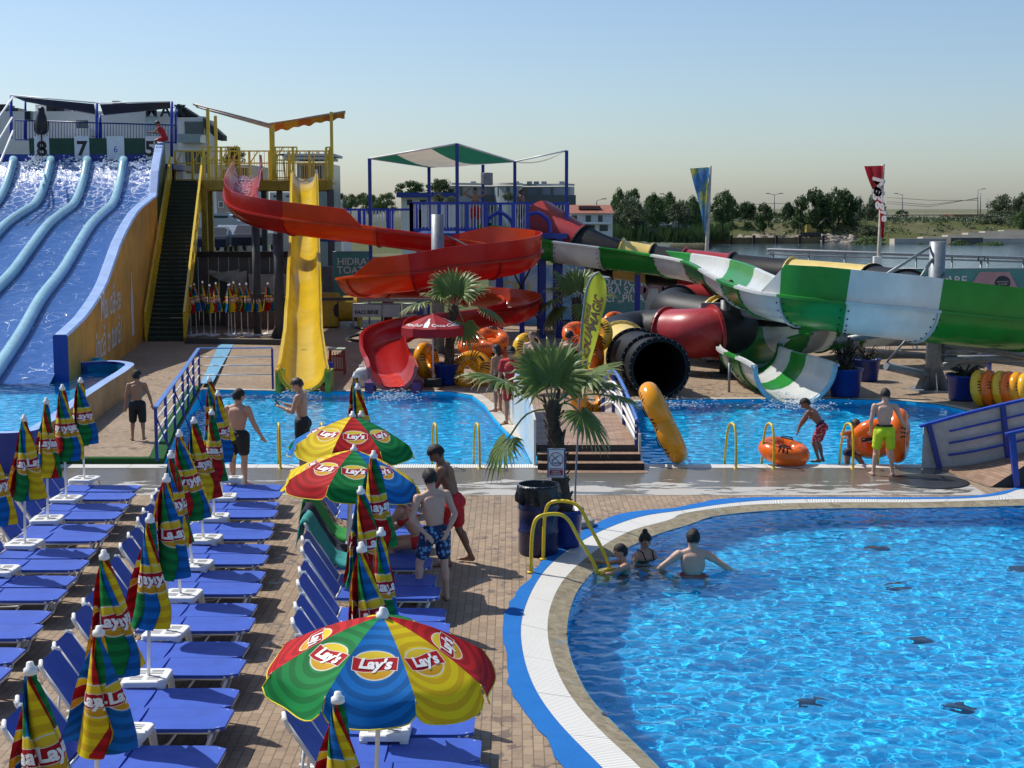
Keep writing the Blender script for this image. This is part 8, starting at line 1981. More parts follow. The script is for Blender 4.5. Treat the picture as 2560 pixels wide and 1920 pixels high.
# ------------------------------------------------------------------ buildings
MAT_PLASTER = M('white_plaster', (.72, .70, .68), .8, var=.1, scale=.2, dirt=.25, dirtcol=(.34, .32, .29)); MAT_GLASS = M('dark_window_glass', (.05, .075, .08), .08, var=.3); MAT_ROOFRED = M('red_roof_tiles', (.27, .09, .055), .8, var=.25, scale=1.5); MAT_CONCRETE = M('grey_concrete', (.34, .32, .29), .85, var=.15, scale=.4)
def win(root, x, z, w_, h_, Y, frame=True):
    mb = MB(); mb.box((x, Y + .02, z), (w_, .06, h_)); p = mb.build('window', MAT_WHITEPAINT, root); mb = MB(); mb.box((x, Y - .02, z), (w_ - .12, .05, h_ - .12)); mb.build('pane', MAT_GLASS, p)
def hotel():
    Y = 88; s = Y / 3600 / 3.95; root = thing('white_hotel', 'long white hotel with black stepped roof blocks behind the blue slide', 'building', (-27, Y, -1))
    X = lambda x: CP(15, x, 0, Y).x; Z = lambda y: CP(15, 0, y, Y).z
    mb = MB(); mb.box(((X(-500) + X(1430)) / 2, Y + 5, (Z(190) - 1.4) / 2), (X(1430) - X(-500), 10, Z(190) + 1.4)); mb.box(((X(1430) + X(1760)) / 2, Y + 5.5, (Z(185) - 1.4) / 2), (X(1760) - X(1430), 10, Z(185) + 1.4)); mb.box(((X(1750) + X(2010)) / 2, Y + .8, (Z(240) - 1.4) / 2), (X(2010) - X(1750), 1.6, Z(240) + 1.4)); mb.build('wall', MAT_PLASTER, root)
    for x0, x1, y0, y1 in ((-60, 40, 118, 200), (95, 160, 155, 200), (440, 520, 120, 200), (535, 615, 145, 200), (700, 770, 170, 200), (1095, 1165, 85, 110), (1100, 1350, 195, 225)):
        mb = MB(); mb.box(((X(x0) + X(x1)) / 2, Y + 1, (Z(y0) + Z(y1)) / 2), (X(x1) - X(x0), 1.6, Z(y0) - Z(y1))); mb.build('roof_block', MAT_BLACK, root)
    mb = MB()
    for k in range(9): a = 1745 + k * 22; mb.box((X(a + 12), Y + .5, (Z(118 + k * 14) + Z(250)) / 2), (X(26) - X(0), 1, max(Z(118 + k * 14) - Z(250), .1)))
    mb.build('stepped_roof', MAT_BLACK, root)
    mb = MB(); mb.box(((X(290) + X(400)) / 2, Y + 2, Z(165)), (X(400) - X(290), 2, Z(110) - Z(215))); mb.build('roof_cabin', MAT_PLASTER, root)
    lt = MB()
    for i, ch in enumerate('MAX'): lt.text(ch, .95, lambda a, b, i=i: V((X(1505 + i * 140) + a, Y - .4, Z(196) + b)), offset=.03)
    lt.build('roof_lettering', MAT_BLACK, root)
    win(root, (X(735) + X(872)) / 2, Z(320), X(872) - X(735), Z(270) - Z(368), Y - .02)
    mb = MB(); mb.box(((X(700) + X(945)) / 2, Y - .6, Z(460)), (X(945) - X(700), 1.2, Z(445) - Z(478))); mb.box(((X(855) + X(945)) / 2, Y - .7, Z(415)), (X(945) - X(855), 1.4, Z(372) - Z(445))); mb.build('balcony', MAT_PLASTER, root)
    mb = MB(); mb.box(((X(1435) + X(1550)) / 2, Y - .05, Z(370)), (X(1550) - X(1435), .12, Z(232) - Z(500))); mb.build('glass_brick_window', M('glass_bricks', (.42, .50, .52), .2, var=.25, scale=3), root)
    mb = MB(); mb.box((X(1915), Y - .05, Z(400)), (X(2010) - X(1815), .12, Z(292) - Z(505))); mb.box((X(1925), Y - .05, Z(690)), (X(2030) - X(1815), .12, Z(580) - Z(805))); mb.build('loggia_glass', MAT_GLASS, root)
    mb = MB(); mb.box((X(1915), Y - .9, Z(470)), (X(2020) - X(1800), 1.6, Z(430) - Z(512))); mb.build('balcony', M('glass_balustrade', (.25, .32, .32), .15), root)
    mb = MB(); a = [(X(2015), Z(255)), (X(2205), Z(430)), (X(2205), Z(478)), (X(2150), Z(478)), (X(2015), Z(330))]; mb.rings([[(x, yy, z) for x, z in a] for yy in (Y - .5, Y + .8)], 0, False, True, True, True); mb.build('sloping_roof', M('dark_roof', (.05, .045, .04), .8), root)
    mb = MB(); mb.box((X(1905), Y - .3, Z(545)), (X(2040) - X(1760), .5, Z(505) - Z(580))); mb.build('balcony_rail', MAT_WHITEPAINT, root)
hotel()
def block(label, k, x0, x1, y0, y1, Y, mat, wins=(), roof=None, name='apartment_building', depth=10, zb=-1.5, group=None, extra=None):
    X = lambda x: CP(k, x, 0, Y).x; Z = lambda y: CP(k, 0, y, Y).z; root = thing(name, label, 'building', ((X(x0) + X(x1)) / 2, Y, zb), group=group)
    mb = MB(); mb.box(((X(x0) + X(x1)) / 2, Y + depth / 2, (Z(y0) + zb) / 2), (X(x1) - X(x0), depth, Z(y0) - zb)); mb.build('wall', mat, root)
    for a, b, c, d in wins: win(root, (X(a) + X(b)) / 2, (Z(c) + Z(d)) / 2, X(b) - X(a), Z(c) - Z(d), Y - .03)
    if roof: roof(root, X, Z, Y)
    return root
block('low grey building with balconies seen under the yellow platform', 1, 1370, 1500, 690, 960, 120, MAT_CONCRETE, ((1385, 1420, 780, 820), (1435, 1475, 725, 780), (1435, 1475, 850, 900)))
block('pale low building between the yellow slide and the stairs', 1, 1720, 1880, 722, 800, 130, MAT_PLASTER, ((1740, 1790, 735, 760), (1820, 1860, 735, 760)))
block('white pavilion with glass front seen through the platform railing', 1, 1380, 1600, 545, 640, 140, M('pale_blue_wall', (.38, .44, .46), .6), ((1400, 1480, 570, 630), (1500, 1590, 560, 630)))
def cab_roof(root, X, Z, Y):
    mb = MB(); 
    for a, b in ((1840, 2170), (1850, 2140)): mb.box(((X(a) + X(b)) / 2, Y, Z(490 + (a - 1840) * 2)), (X(b) - X(a), 6, .2))
    for x in range(1860, 2160, 40): mb.beam((X(x), Y - 2, Z(470)), (X(x + 20), Y - 2, Z(520)), .12, .12)
    mb.build('roof_frame', M('pale_steel', (.45, .47, .48), .5), root)
block('steel-framed pavilion far behind the right end of the yellow platform', 1, 1900, 2090, 530, 650, 125, M('glassy_grey', (.20, .25, .26), .25), ((1920, 1985, 545, 640), (2010, 2070, 545, 640)), cab_roof)
def curved_building():
    Y = 285; root = thing('curved_glass_building', 'long curved grey glass building with a pale roof behind the blue platform', 'building', (0, Y, 0)); X = lambda x: CP(14, x, 0, Y).x; Z = lambda y: CP(14, 0, y, Y).z
    pts_ = [(905, 288), (960, 280), (1100, 282), (1250, 286), (1320, 281), (1420, 279), (1490, 284), (1520, 292), (1700, 290), (1840, 288), (1905, 292)]
    sp = spline([V((X(x), y, 0)) for x, y in pts_], 6); mb = MB(); rr = [[(p.x, p.y, -1), (p.x, p.y, Z(140))] for p in sp]; mb.rings(rr, 0, False, False); mb.poly([(p.x, p.y, Z(140)) for p in sp] + [(sp[-1].x, 300, Z(140)), (sp[0].x, 300, Z(140))]); mb.build('wall', M('grey_cladding', (.30, .34, .37), .35, var=.12, scale=.3), root)
    mb = MB(); rr = [[(p.x, p.y - .9, Z(134)), (p.x, p.y - .9, Z(118)), (p.x, 300, Z(116))] for p in sp]; mb.rings(rr, 0, False, False); mb.build('roof', M('pale_roof_edge', (.55, .54, .50), .6), root)
    for x, w_ in ((1030, 22), (1135, 20), (1310, 14), (1380, 20), (1440, 16), (1525, 24), (1628, 22), (1725, 20)):
        p = min(sp, key=lambda q: abs(q.x - X(x))); mb = MB(); mb.box((X(x), p.y - .12, (Z(148) + Z(215)) / 2), (X(w_) - X(0), .3, Z(148) - Z(215))); mb.build('window', MAT_GLASS, root)
    for x in (1110, 1450, 1550, 1605, 1665, 1805): mb = MB(); mb.box((X(x), 292, Z(112)), (X(40) - X(0), 3, .7)); mb.build('roof_unit', MAT_GALV, root)
    mb = MB(); mb.box(((X(905) + X(1905)) / 2, 289, Z(260)), (X(1905) - X(905), 8, Z(225) - Z(330))); mb.build('ground_floor', M('dark_ground_floor', (.07, .085, .09), .4), root)
curved_building()
def red_roofs(root, X, Z, Y):
    mb = MB(); a = [(X(560), Z(520)), (X(860), Z(520)), (X(858), Z(470)), (X(562), Z(468))]; mb.poly([(X(555), Y - 1.0, Z(522)), (X(865), Y - 1.0, Z(522)), (X(860), Y + 5, Z(468)), (X(560), Y + 5, Z(468))]); mb.build('roof', MAT_ROOFRED, root)
    mb = MB(); mb.box(((X(640) + X(780)) / 2, Y + 2.2, Z(485)), (X(780) - X(640), 2.2, .5)); mb.build('roof_light', M('dark_rooflight', (.12, .07, .06), .6), root)
    mb = MB(); mb.box(((X(560) + X(845)) / 2, Y - .7, Z(585)), (X(845) - X(560), 1.2, .25)); mb.build('balcony', MAT_WHITEPAINT, root)
block('white house with a red tiled roof and balconies by the lake', 3, 562, 858, 520, 660, 215, MAT_PLASTER, ((590, 630, 533, 580), (680, 720, 533, 580), (760, 795, 533, 580), (590, 640, 595, 640), (690, 745, 595, 640), (770, 830, 595, 640)), red_roofs, name='house')
def blue_roof(root, X, Z, Y): mb = MB(); mb.box(((X(530) + X(985)) / 2, Y + 4, Z(208)), (X(985) - X(530), 11, Z(190) - Z(226))); mb.build('roof', MAT_NAVYPAINT, root)
block('white building with a dark blue flat roof beside the green trees', 14, 560, 970, 222, 340, 175, MAT_PLASTER, ((600, 650, 240, 290), (700, 760, 240, 290)), blue_roof)
block('small white house seen far between trees left of the blue platform', 2, 690, 760, 445, 490, 190, MAT_PLASTER, ((700, 725, 455, 480),), name='house')
block('low red-roofed hall far right beyond the road bridge', 4, 1770, 1985, 400, 440, 420, M('brick_red_hall', (.22, .09, .06), .8), name='hall')
# road bridge
def overpass():
    Y = 350; X = lambda x: CP(4, x, 0, Y).x; Z = lambda y: CP(4, 0, y, Y).z; root = thing('road_bridge', 'low concrete road bridge with a dark underpass across the lake', 'bridge', (X(1550), Y, 0))
    mb = MB(); mb.box(((X(1330) + X(1960)) / 2, Y + 5, (Z(420) + Z(462)) / 2), (X(1960) - X(1330), 10, Z(420) - Z(462))); mb.build('deck', M('bridge_concrete', (.24, .22, .19), .9, var=.2, scale=.2), root)
    mb = MB(); mb.box(((X(1425) + X(1690)) / 2, Y - .3, Z(454)), (X(1690) - X(1425), .6, Z(446) - Z(463))); mb.build('girder', MAT_CONCRETE, root)
    for a, b in ((1330, 1435), (1600, 1625), (1660, 1800)): mb = MB(); mb.box(((X(a) + X(b)) / 2, Y + 4, (Z(462) + 0) / 2), (X(b) - X(a), 8, Z(462) - 0)); mb.build('abutment', M('brick_abutment', (.12, .09, .07), .9, var=.25, scale=.4), root)
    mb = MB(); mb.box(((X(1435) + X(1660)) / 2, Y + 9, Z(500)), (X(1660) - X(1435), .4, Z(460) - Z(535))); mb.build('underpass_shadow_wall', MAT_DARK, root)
    mb = MB(); mb.tube([(X(1000), Y, Z(405)), (X(1960), Y, Z(405))], .12, 5)
    for x in range(1330, 1960, 45): mb.beam((X(x), Y, Z(425)), (X(x), Y, Z(405)), .12, .12)
    mb.build('guard_rail', M('rusty_rail', (.25, .2, .12), .7), root)
overpass()
def terrace_steps():
    Y = 300; root = thing('terraced_steps', 'wide pale stone terrace steps on the far shore at the right edge', 'steps', CP(4, 2050, 600, Y)); mb = MB()
    X = lambda x: CP(4, x, 0, Y).x
    for k, (x0, y0, y1) in enumerate(((1380, 560, 600), (1560, 548, 575), (1720, 535, 562), (1850, 522, 548), (1960, 512, 535), (2080, 504, 524))):
        Yk = Y + k * 3.5; a = CP(4, x0, y0, Yk); b = CP(4, 2700, y0, Yk); mb.box(((a.x + b.x) / 2, Yk + 2, a.z - .9), (b.x - a.x, 4, 1.8)); mb.box(((a.x + b.x) / 2, Yk + .2, a.z + .06), (b.x - a.x, .5, .12))
    mb.build('steps', M('pale_stone', (.48, .44, .37), .8, var=.12, scale=.3), root)
    mb = MB(); a = CP(4, 1830, 575, Y - 3); mb.box((a.x, Y - 3, a.z), (CP(4, 1895, 0, Y).x - CP(4, 1690, 0, Y).x, 3, 1.6)); mb.build('quay_block', M('dark_quay', (.12, .11, .1), .9), root)
terrace_steps()
def rock_wall():
    root = thing('rubble_bank', 'grey rubble bank with dark timber posts along the far shore', 'bank', CP(4, 600, 580, 310)); Y = 309; mb = MB(); rg = random.Random(5)
    for i in range(420):
        x = rg.uniform(185, 1120); y = rg.uniform(545, 600) if x > 380 else rg.uniform(560, 600); p = CP(4, x, y, Y + (600 - y) * .12); mb.ball(p, rg.uniform(.4, 1.1), 5, sc=(1.4, 1, .7), rot=rot(rg.uniform(0, 90), 0, rg.uniform(0, 180)))
    mb.build('rubble', M('grey_rubble', (.24, .21, .17), .9, var=.4, scale=.6), root)
    for x in (190, 330, 475, 622, 770, 922): a = CP(4, x, 535, 303); b = CP(4, x, 607, 303); mb = MB(); mb.beam((a.x, 303, -2.5), a, .5, .5); mb.build('timber_post', M('dark_timber_post', (.035, .028, .022), .9), root)
    mb = MB(); a = CP(4, 190, 565, 304); b = CP(4, 900, 570, 304); mb.box(((a.x + b.x) / 2, 304, a.z - 1), (b.x - a.x, .4, 3)); mb.build('timber_sheeting', M('ochre_sheeting', (.20, .14, .06), .9, var=.3, scale=.4), root)
rock_wall()
# ------------------------------------------------------------------ trees: leaf clumps spread through an uneven crown
def leaf_mat(name, c1, c2):
    t = NT(name); oi = t.n('ObjectInfo'); p = t.pos(); n = t.noise(p, .35, 4, .6); n2 = t.noise(p, 3, 3); c = t.mix(t.math('ADD', t.math('MULTIPLY', n, .7), t.math('MULTIPLY', n2, .3)), c1, c2); b = t.bsdf(c, .6, 0, .3)
    tl = t.n('BsdfTranslucent'); t.l(c, tl.inputs[0]); mx = t.n('MixShader'); mx.inputs[0].default_value = .25; t.l(b.outputs[0], mx.inputs[1]); t.l(tl.outputs[0], mx.inputs[2]); t.l(mx.outputs[0], t.out.inputs[0]); return t.mat
LEAF = {'deep': leaf_mat('deep_green_leaves', (.024, .055, .018), (.062, .11, .035)), 'mid': leaf_mat('mid_green_leaves', (.045, .088, .026), (.10, .165, .055)), 'olive': leaf_mat('olive_leaves', (.06, .085, .045), (.14, .17, .09)), 'reed': leaf_mat('reed_leaves', (.04, .085, .025), (.10, .16, .05))}
MAT_BARK = M('tree_bark', (.06, .045, .035), .9, var=.3)
def make_crown(seed, nclump=26, per=60, leaf=.05):
    """unit crown: radius about 1 wide, height about 1"""
    rg = random.Random(seed); mb = MB(); cl = []
    for i in range(nclump):
        a = rg.random() * 2 * PI; z = rg.uniform(.04, .98); rad = (1 - abs(z - .42) ** 2 * 2.2) * rg.random() ** .42 * .86; cl.append((math.cos(a) * rad, math.sin(a) * rad, z, rg.uniform(.16, .30)))
    for x, y, z, r in cl:
        for k in range(per):
            d = V((rg.gauss(0, 1), rg.gauss(0, 1), rg.gauss(0, 1))).normalized() * r * rg.random() ** .35; c = V((x, y, z)) + V((d.x, d.y, d.z * .75)); s_ = leaf * rg.uniform(.6, 1.3)
            n = (d.normalized() + V((rg.gauss(0, .6), rg.gauss(0, .6), rg.gauss(0, .6)))).normalized(); u = n.cross(V((0, 0, 1)) if abs(n.z) < .9 else V((1, 0, 0))).normalized(); w_ = n.cross(u); an = rg.random() * 6.28; p = u * math.cos(an) + w_ * math.sin(an); q = n.cross(p)
            mb.poly([c - p * s_, c + q * s_ * .55, c + p * s_, c - q * s_ * .55])
    return mb
CROWNS = {}
for kd in LEAF:
    if kd == 'reed': continue
    for sd in (1, 2, 3):
        o = make_crown(sd * 7 + len(kd), nclump=44, per=85, leaf=.052).build('crown', LEAF[kd]); CROWNS[(kd, sd)] = o.data; bpy.data.objects.remove(o)
tm = MB(); tm.tube([(0, 0, -.5), (.02, 0, .15), (0, .02, .5), (.02, 0, .8)], [.07, .055, .04, .015], 7)
for k in range(5): a = k * 1.3; tm.tube([(0, 0, .18 + k * .08), (.2 * math.cos(a), .2 * math.sin(a), .42 + k * .08), (.42 * math.cos(a), .42 * math.sin(a), .6 + k * .07)], [.03, .02, .006], 5)
_o = tm.build('trunk', MAT_BARK); TRUNK = _o.data; bpy.data.objects.remove(_o)
_tn = [0]
def tree(k, x0, x1, y0, y1, Y, kind, label, name='tree', cat='tree', group=None, base_drop=None):
    """fills the picture box x0..x1, y0 (top)..y1 (foot) at distance Y"""
    a = CP(k, x0, y1, Y); b = CP(k, x1, y0, Y); w_ = (b.x - a.x) / 2; h_ = b.z - a.z; _tn[0] += 1
    root = thing(name, label, cat, ((a.x + b.x) / 2, Y, a.z), random.uniform(0, 6.28), group)
    o = bpy.data.objects.new('crown', CROWNS[(kind, 1 + _tn[0] % 3)]); COL.objects.link(o); o.parent = root; o.scale = (w_ * 1.08, w_ * 1.08, h_ * .92); o.location = (0, 0, h_ * .04)
    o2 = bpy.data.objects.new('trunk', TRUNK); COL.objects.link(o2); o2.parent = root; o2.scale = (w_ * .8, w_ * .8, h_ * .9)
    return root
FG = 'trees on the far shore'; LG_ = 'trees left of the blue platform'; BG_ = 'bushes on the far bank'
for args in ((2, 1100, 1300, 318, 420, 190, 'deep', 'dark tree rising left of the curved glass building', LG_), (2, 1290, 1480, 305, 420, 200, 'deep', 'tallest dark tree against the curved glass building', LG_), (2, 690, 790, 388, 480, 200, 'deep', 'round dark tree beside the platform corner post', LG_), (2, 760, 870, 405, 500, 190, 'mid', 'mid-green tree next to the round dark tree', LG_), (2, 860, 1010, 410, 530, 170, 'mid', 'broad bright tree behind the left blue sail post', LG_), (2, 960, 1130, 395, 520, 165, 'mid', 'largest bright green tree beside the blue-roofed building', LG_), (2, 830, 960, 395, 470, 600, 'olive', 'hazy tree on the skyline behind the bright trees', LG_), (2, 640, 760, 460, 540, 160, 'mid', 'low green tree below the platform corner', LG_), (2, 1340, 1420, 400, 455, 150, 'olive', 'small pale tree in front of the blue roof', LG_), (2, 1420, 1500, 415, 455, 150, 'olive', 'second small pale tree in front of the blue roof', LG_),
             (1, 1430, 1580, 430, 560, 110, 'deep', 'dark tree seen through the yellow platform railing', None), (14, 1330, 1440, 190, 250, 240, 'olive', 'pale tree in front of the curved glass building', LG_)):
    tree(*args[:7], args[7], group=args[8])
for args in ((3, 820, 960, 380, 620, 262, 'mid', 'leafy tree beside the red-roofed house'), (3, 845, 1090, 430, 640, 250, 'olive', 'wide olive-green willow at the lake shore'), (3, 900, 1060, 372, 560, 285, 'mid', 'tall green tree behind the willow'), (3, 1030, 1200, 410, 620, 270, 'mid', 'green tree right of the willow'), (3, 1130, 1290, 400, 610, 280, 'mid', 'green tree behind the street lamp'), (3, 1190, 1370, 455, 610, 262, 'olive', 'silvery grey tree left of the blue flag'), (3, 1290, 1430, 425, 620, 280, 'mid', 'green tree partly behind the blue flag'), (3, 1370, 1480, 440, 600, 285, 'deep', 'dark tree just left of the blue flag pole'),
             (3, 1475, 1650, 385, 590, 300, 'mid', 'tall tree right of the blue flag pole'), (3, 1640, 1790, 455, 580, 340, 'deep', 'dark rounded tree on the embankment'), (3, 1755, 1900, 465, 645, 318, 'deep', 'dense dark conifer-like tree on the bank slope'), (3, 1930, 2030, 460, 590, 340, 'deep', 'low dark tree left of the broad crown'), (4, 725, 1000, 250, 520, 322, 'deep', 'broad dark tree with the biggest crown on the far shore, left half'), (4, 880, 1160, 243, 520, 326, 'deep', 'broad dark tree with the biggest crown on the far shore, right half'), (4, 640, 760, 340, 460, 345, 'deep', 'low dark tree beside the biggest crown'), (4, 1090, 1200, 300, 520, 335, 'olive', 'grey-green tree left of the red flag'), (4, 1160, 1330, 290, 480, 340, 'olive', 'thin grey tree behind the red flag'), (4, 1210, 1290, 245, 420, 345, 'olive', 'tallest thin grey tree behind the red flag'),
             (4, 1380, 1470, 375, 425, 420, 'deep', 'small dark tree on the road bridge skyline'), (4, 1975, 2170, 285, 430, 380, 'olive', 'grey-green tree at the right edge skyline'), (4, 1850, 2120, 400, 520, 330, 'olive', 'spreading silvery shrub above the terrace steps'), (4, 2100, 2330, 270, 480, 350, 'olive', 'large olive tree at the right border'), (4, 2140, 2300, 375, 500, 320, 'mid', 'bright green shrub at the right border')):
    tree(*args[:7], args[7], group=FG)
for args in ((3, 1040, 1130, 420, 560, 300, 'deep', 'dark tree between the willow and the street lamp'), (3, 1100, 1230, 430, 600, 292, 'mid', 'bushy tree behind the grey silvery tree'), (3, 1250, 1330, 440, 590, 300, 'deep', 'dark tree behind the silvery tree'), (3, 1330, 1400, 455, 600, 296, 'mid', 'narrow green tree left of the blue flag cloth'), (3, 830, 900, 420, 590, 290, 'mid', 'green tree touching the red roof'), (3, 1560, 1680, 420, 570, 330, 'mid', 'green tree behind the tall tree right of the blue flag'), (4, 560, 660, 390, 470, 350, 'mid', 'green tree between lamp and biggest crown'), (4, 990, 1120, 330, 500, 335, 'olive', 'grey-green tree behind the biggest crown'), (4, 360, 480, 330, 450, 348, 'deep', 'long dark tree on the embankment road')):
    tree(*args[:7], args[7], group=FG)
for i, args in enumerate(((4, 295, 375, 455, 505, 318, 'deep', 'round dark bush on the grassy bank'), (4, 405, 465, 450, 495, 322, 'deep', 'small dark bush on the grassy bank'), (4, 690, 770, 440, 495, 320, 'mid', 'bush at the foot of the biggest crown'), (4, 1100, 1360, 545, 630, 298, 'mid', 'green shrub at the water left of the red flag foot'), (4, 1480, 1620, 590, 635, 296, 'mid', 'low shrub at the water right of the red flag'), (4, 1700, 1880, 570, 640, 292, 'mid', 'shrub at the water under the quay block'), (4, 1860, 2130, 580, 655, 290, 'mid', 'widest shrub at the water by the terrace steps'), (4, 1330, 1480, 480, 560, 330, 'mid', 'bush beside the underpass'), (3, 590, 640, 620, 660, 200, 'mid', 'bush in front of the red-roofed house'), (4, 1150, 1290, 470, 550, 318, 'olive', 'bush on the rubble left of the red flag'))):
    tree(*args[:7], args[7], name='bush', cat='bush', group=BG_)
def reeds():
    mb = MB(); rg = random.Random(9)
    for (k, x0, x1, y0, y1, Y, n) in ((3, 760, 1080, 640, 705, 245, 700), (3, 1080, 1470, 615, 712, 262, 1500), (4, -60, 190, 490, 585, 285, 900), (3, 1460, 1600, 640, 690, 300, 300)):
        for i in range(n):
            x = rg.uniform(x0, x1); yy = rg.uniform(y0 + (y1 - y0) * .35, y1); Yk = Y + (y1 - yy) * .45; p = CP(k, x, yy, Yk); h_ = rg.uniform(1.4, 3.2); lx = rg.uniform(-.5, .5); w_ = .22
            mb.poly([(p.x - w_, Yk, p.z), (p.x + w_, Yk, p.z), (p.x + lx + .04, Yk + .2, p.z + h_)]); mb.poly([(p.x, Yk - w_, p.z), (p.x, Yk + w_, p.z), (p.x + lx, Yk, p.z + h_ * .9)])
    mb.build('reeds', LEAF['reed'], kind='stuff', label='green reed belt along the lake shore')
reeds()
def scrub():
    mb = MB(); rg = random.Random(4)
    for i in range(520):
        y = rg.uniform(316, 352); x = rg.uniform(40, 185); z = terrain_z(x, y); r = rg.uniform(.3, 1.3)
        if rg.random() < .35: x = 60 + rg.random() * 60
        for k in range(16):
            c = V((x + rg.gauss(0, r), y + rg.gauss(0, r), z + rg.random() * r * .9)); u = V((rg.gauss(0, 1), rg.gauss(0, 1), rg.gauss(0, 1))).normalized() * .35; w_ = u.cross(V((rg.gauss(0, 1), rg.gauss(0, 1), 1))).normalized() * .22
            mb.poly([c - u, c + w_, c + u, c - w_])
    mb.build('scrub', LEAF['olive'], kind='stuff', label='scattered low scrub on the grassy far bank')
scrub()
# ------------------------------------------------------------------ vehicles, lamps, lines
def car(p, heading, col, label, L=4.3, van=False):
    root = thing('parked_car', label, 'car', p, R(heading), 'vehicles around the lake'); W = 1.75; m_ = M('car_paint', col, .25, .0, var=.05, coat=.5)
    pr = [(-L / 2, .35), (-L / 2, .8), (-L * .47, .95), (-L * .36, 1.0), (-L * .24, 1.42), (L * .12, 1.46), (L * .28, .98), (L * .46, .86), (L / 2, .65), (L / 2, .35)] if not van else [(-L / 2, .35), (-L / 2, 1.9), (-L * .45, 2.0), (L * .22, 2.0), (L * .36, 1.25), (L * .48, 1.1), (L / 2, .7), (L / 2, .35)]
    mb = MB(); mb.rings([[(x, y * W / 2 * (1 if z < 1.05 else .86), z) for x, z in pr] for y in (-1, -.9, .9, 1)], 0, False, True, True, True); mb.build('body', m_, root, world=False)
    mb = MB(); zt = 1.38 if not van else 1.85; mb.box((-L * .06, 0, (zt + 1.0) / 2), (L * .36 if not van else L * .2, W * .94, (zt - 1.0) * .8)); mb.box((L * .2 if not van else L * .29, 0, 1.2), (.3, W * .8, .32)); mb.build('windows', MAT_GLASS, root, world=False)
    for sx in (-.3, .3):
        for sy in (-1, 1): mb = MB(); mb.tube([(sx * L, sy * (W / 2 - .18), .32), (sx * L, sy * (W / 2 + .01), .32)], .32, 14); mb.build('wheel', MAT_BLACK, root, world=False)
def cz(k, x, y, Y): p = CP(k, x, y, Y); return (p.x, p.y, p.z)
car(cz(3, 975, 655, 255), 5, (.40, .42, .43), 'silver estate car parked on the shore by the willow')
car(cz(3, 680, 640, 222), 170, (.65, .65, .63), 'white van parked before the red-roofed house', 5.2, True)
car(cz(3, 1060, 655, 262), 0, (.02, .02, .025), 'dark car beside the silver estate car'); car(cz(3, 1160, 630, 275), 0, (.6, .6, .58), 'white car under the trees behind the reeds'); car(cz(3, 1270, 628, 275), 0, (.5, .53, .56), 'pale car nearest the blue flag behind the reeds')
car(cz(4, 1455, 530, 345), 90, (.05, .055, .06), 'dark car coming out of the underpass'); car(cz(4, 1580, 535, 338), 8, (.35, .36, .37), 'silver car in front of the road bridge')
car(cz(1, 1430, 1000, 98), 0, (.62, .62, .6), 'white car parked behind the stairs', 4.6); car(cz(1, 1490, 1095, 84), 100, (.34, .38, .42), 'silver blue car parked behind the spiral start'); car(cz(1, 1640, 1100, 80), 90, (.03, .03, .035), 'black car beside the grey support post'); car(cz(1, 1380, 1110, 82), 95, (.03, .035, .04), 'dark car in the shade behind the stairs')
def excavator():
    p = V(cz(4, 840, 545, 313)); root = thing('excavator', 'small yellow and black excavator under the biggest crown', 'excavator', p); mb = MB(); mb.box(p + V((0, 0, 1.3)), (2.2, 1.8, .7)); mb.box(p + V((-.6, 0, 2.0)), (.9, 1.0, 1.2)); mb.build('cab', M('dusty_yellow', (.36, .25, .04), .6), root); mb = MB()
    for s_ in (-1, 1): mb.box(p + V((0, s_ * 1.0, .5)), (4.0, .6, .9))
    mb.build('tracks', MAT_BLACK, root); mb = MB(); mb.tube([p + V((1.2, 0, 1.8)), p + V((3.2, 0, 4.0)), p + V((5.0, 0, 2.4)), p + V((4.9, 0, .7))], .22, 6); mb.build('boom', MAT_BLACK, root)
excavator()
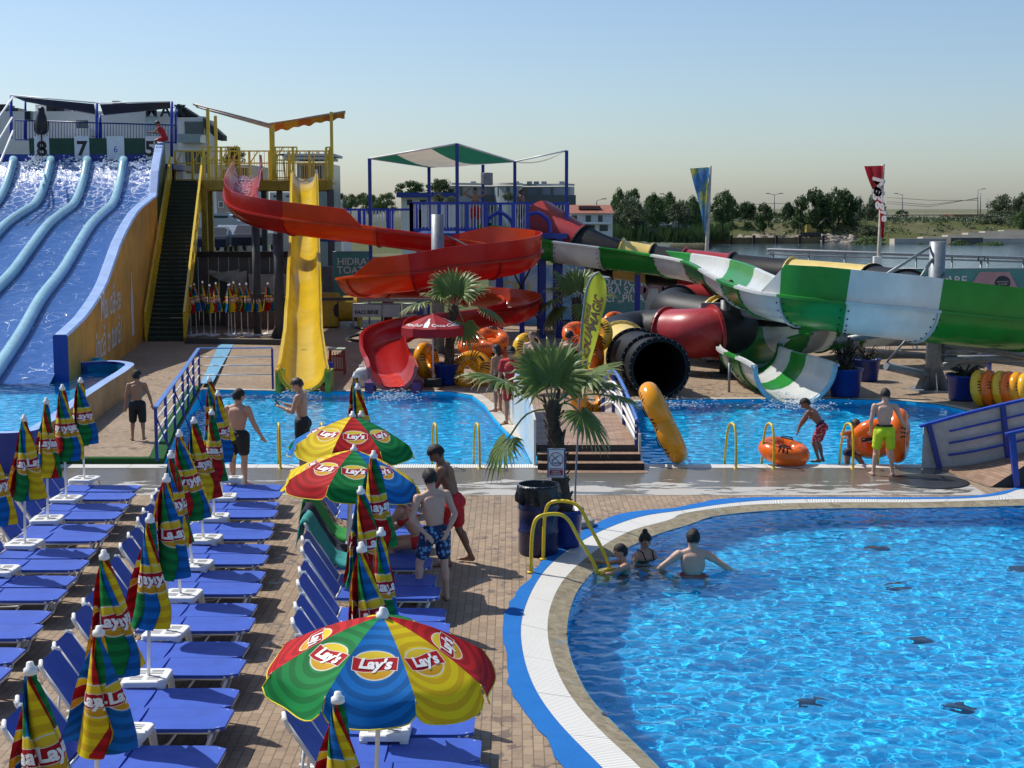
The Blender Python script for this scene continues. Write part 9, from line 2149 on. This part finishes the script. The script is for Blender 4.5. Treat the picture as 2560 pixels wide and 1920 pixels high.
def lamp(k, x, yt, yb, Y, label, arms=(-1, 1), w_=1.6):
    t = CP(k, x, yt, Y); b = CP(k, x, yb, Y); root = thing('street_lamp', label, 'street lamp', b, group='street lamps on the road'); mb = MB(); mb.tube([b, t], [.14, .09], 7); mb.build('pole', M('lamp_pole', (.16, .16, .16), .5), root)
    for s_ in arms: mb = MB(); mb.tube([t, t + V((s_ * w_, 0, .35))], .06, 5); mb.box(t + V((s_ * w_, 0, .33)), (.9, .35, .18)); mb.build('lamp_head', M('lamp_housing', (.2, .2, .2), .5), root)
lamp(4, 607, 275, 470, 350, 'two-armed street lamp left of the biggest crown'); lamp(4, 1430, 275, 420, 360, 'single street lamp on the road bridge', (-1,)); lamp(4, 1915, 245, 415, 380, 'tall twin pole lamp right of the red hall', (1,)); lamp(4, 1932, 262, 415, 384, 'shorter pole beside the tall twin pole', ()); lamp(4, 1980, 295, 400, 400, 'thin pole near the right border', ()); lamp(3, 1200, 408, 560, 300, 'street lamp among the trees left of the blue flag', (-1,), 1.0); lamp(3, 750, 440, 500, 300, 'street lamp above the red-roofed house', (1,))
mb = MB()
for y0, y1, y2, Yl in ((292, 300, 312, 372), (318, 330, 300, 374), (330, 342, 296, 376)): mb.tube([CP(4, 1330, y0, Yl), CP(4, 1600, (y1 + 10), Yl), CP(4, 1915, y2 - 20 + 20, 380)], .05, 4)
mb.tube([CP(4, -100, 335, 352), CP(4, 320, 345, 352), CP(4, 607, 330, 350), CP(4, 720, 335, 352)], .05, 4)
tag(mb.build('power_lines', MAT_BLACK), 'thin dark overhead lines above the road bridge', 'power lines')
p = V(cz(4, 271, 440, 335)); root = thing('road_sign', 'small yellow road sign on the embankment right of the blue flag', 'sign', p); mb = MB(); mb.tube([p, p + V((0, 0, 2))], .07, 6); mb.build('post', MAT_GALV, root); mb = MB(); mb.box(p + V((0, -.1, 2)), (.9, .06, 1.6)); mb.build('board', MAT_YELLOWPAINT, root)
mb = MB(); a = CP(4, 190, 440, 338); b = CP(4, 1340, 425, 345); mb.tube([a, CP(4, 620, 437, 340), b], .12, 5)
for k in range(40): q = a.lerp(b, k / 40); mb.beam((q.x, q.y, q.z - 1), q, .1, .1)
tag(mb.build('guard_rail', MAT_GALV), 'grey guard rail of the road along the embankment', 'guard rail')
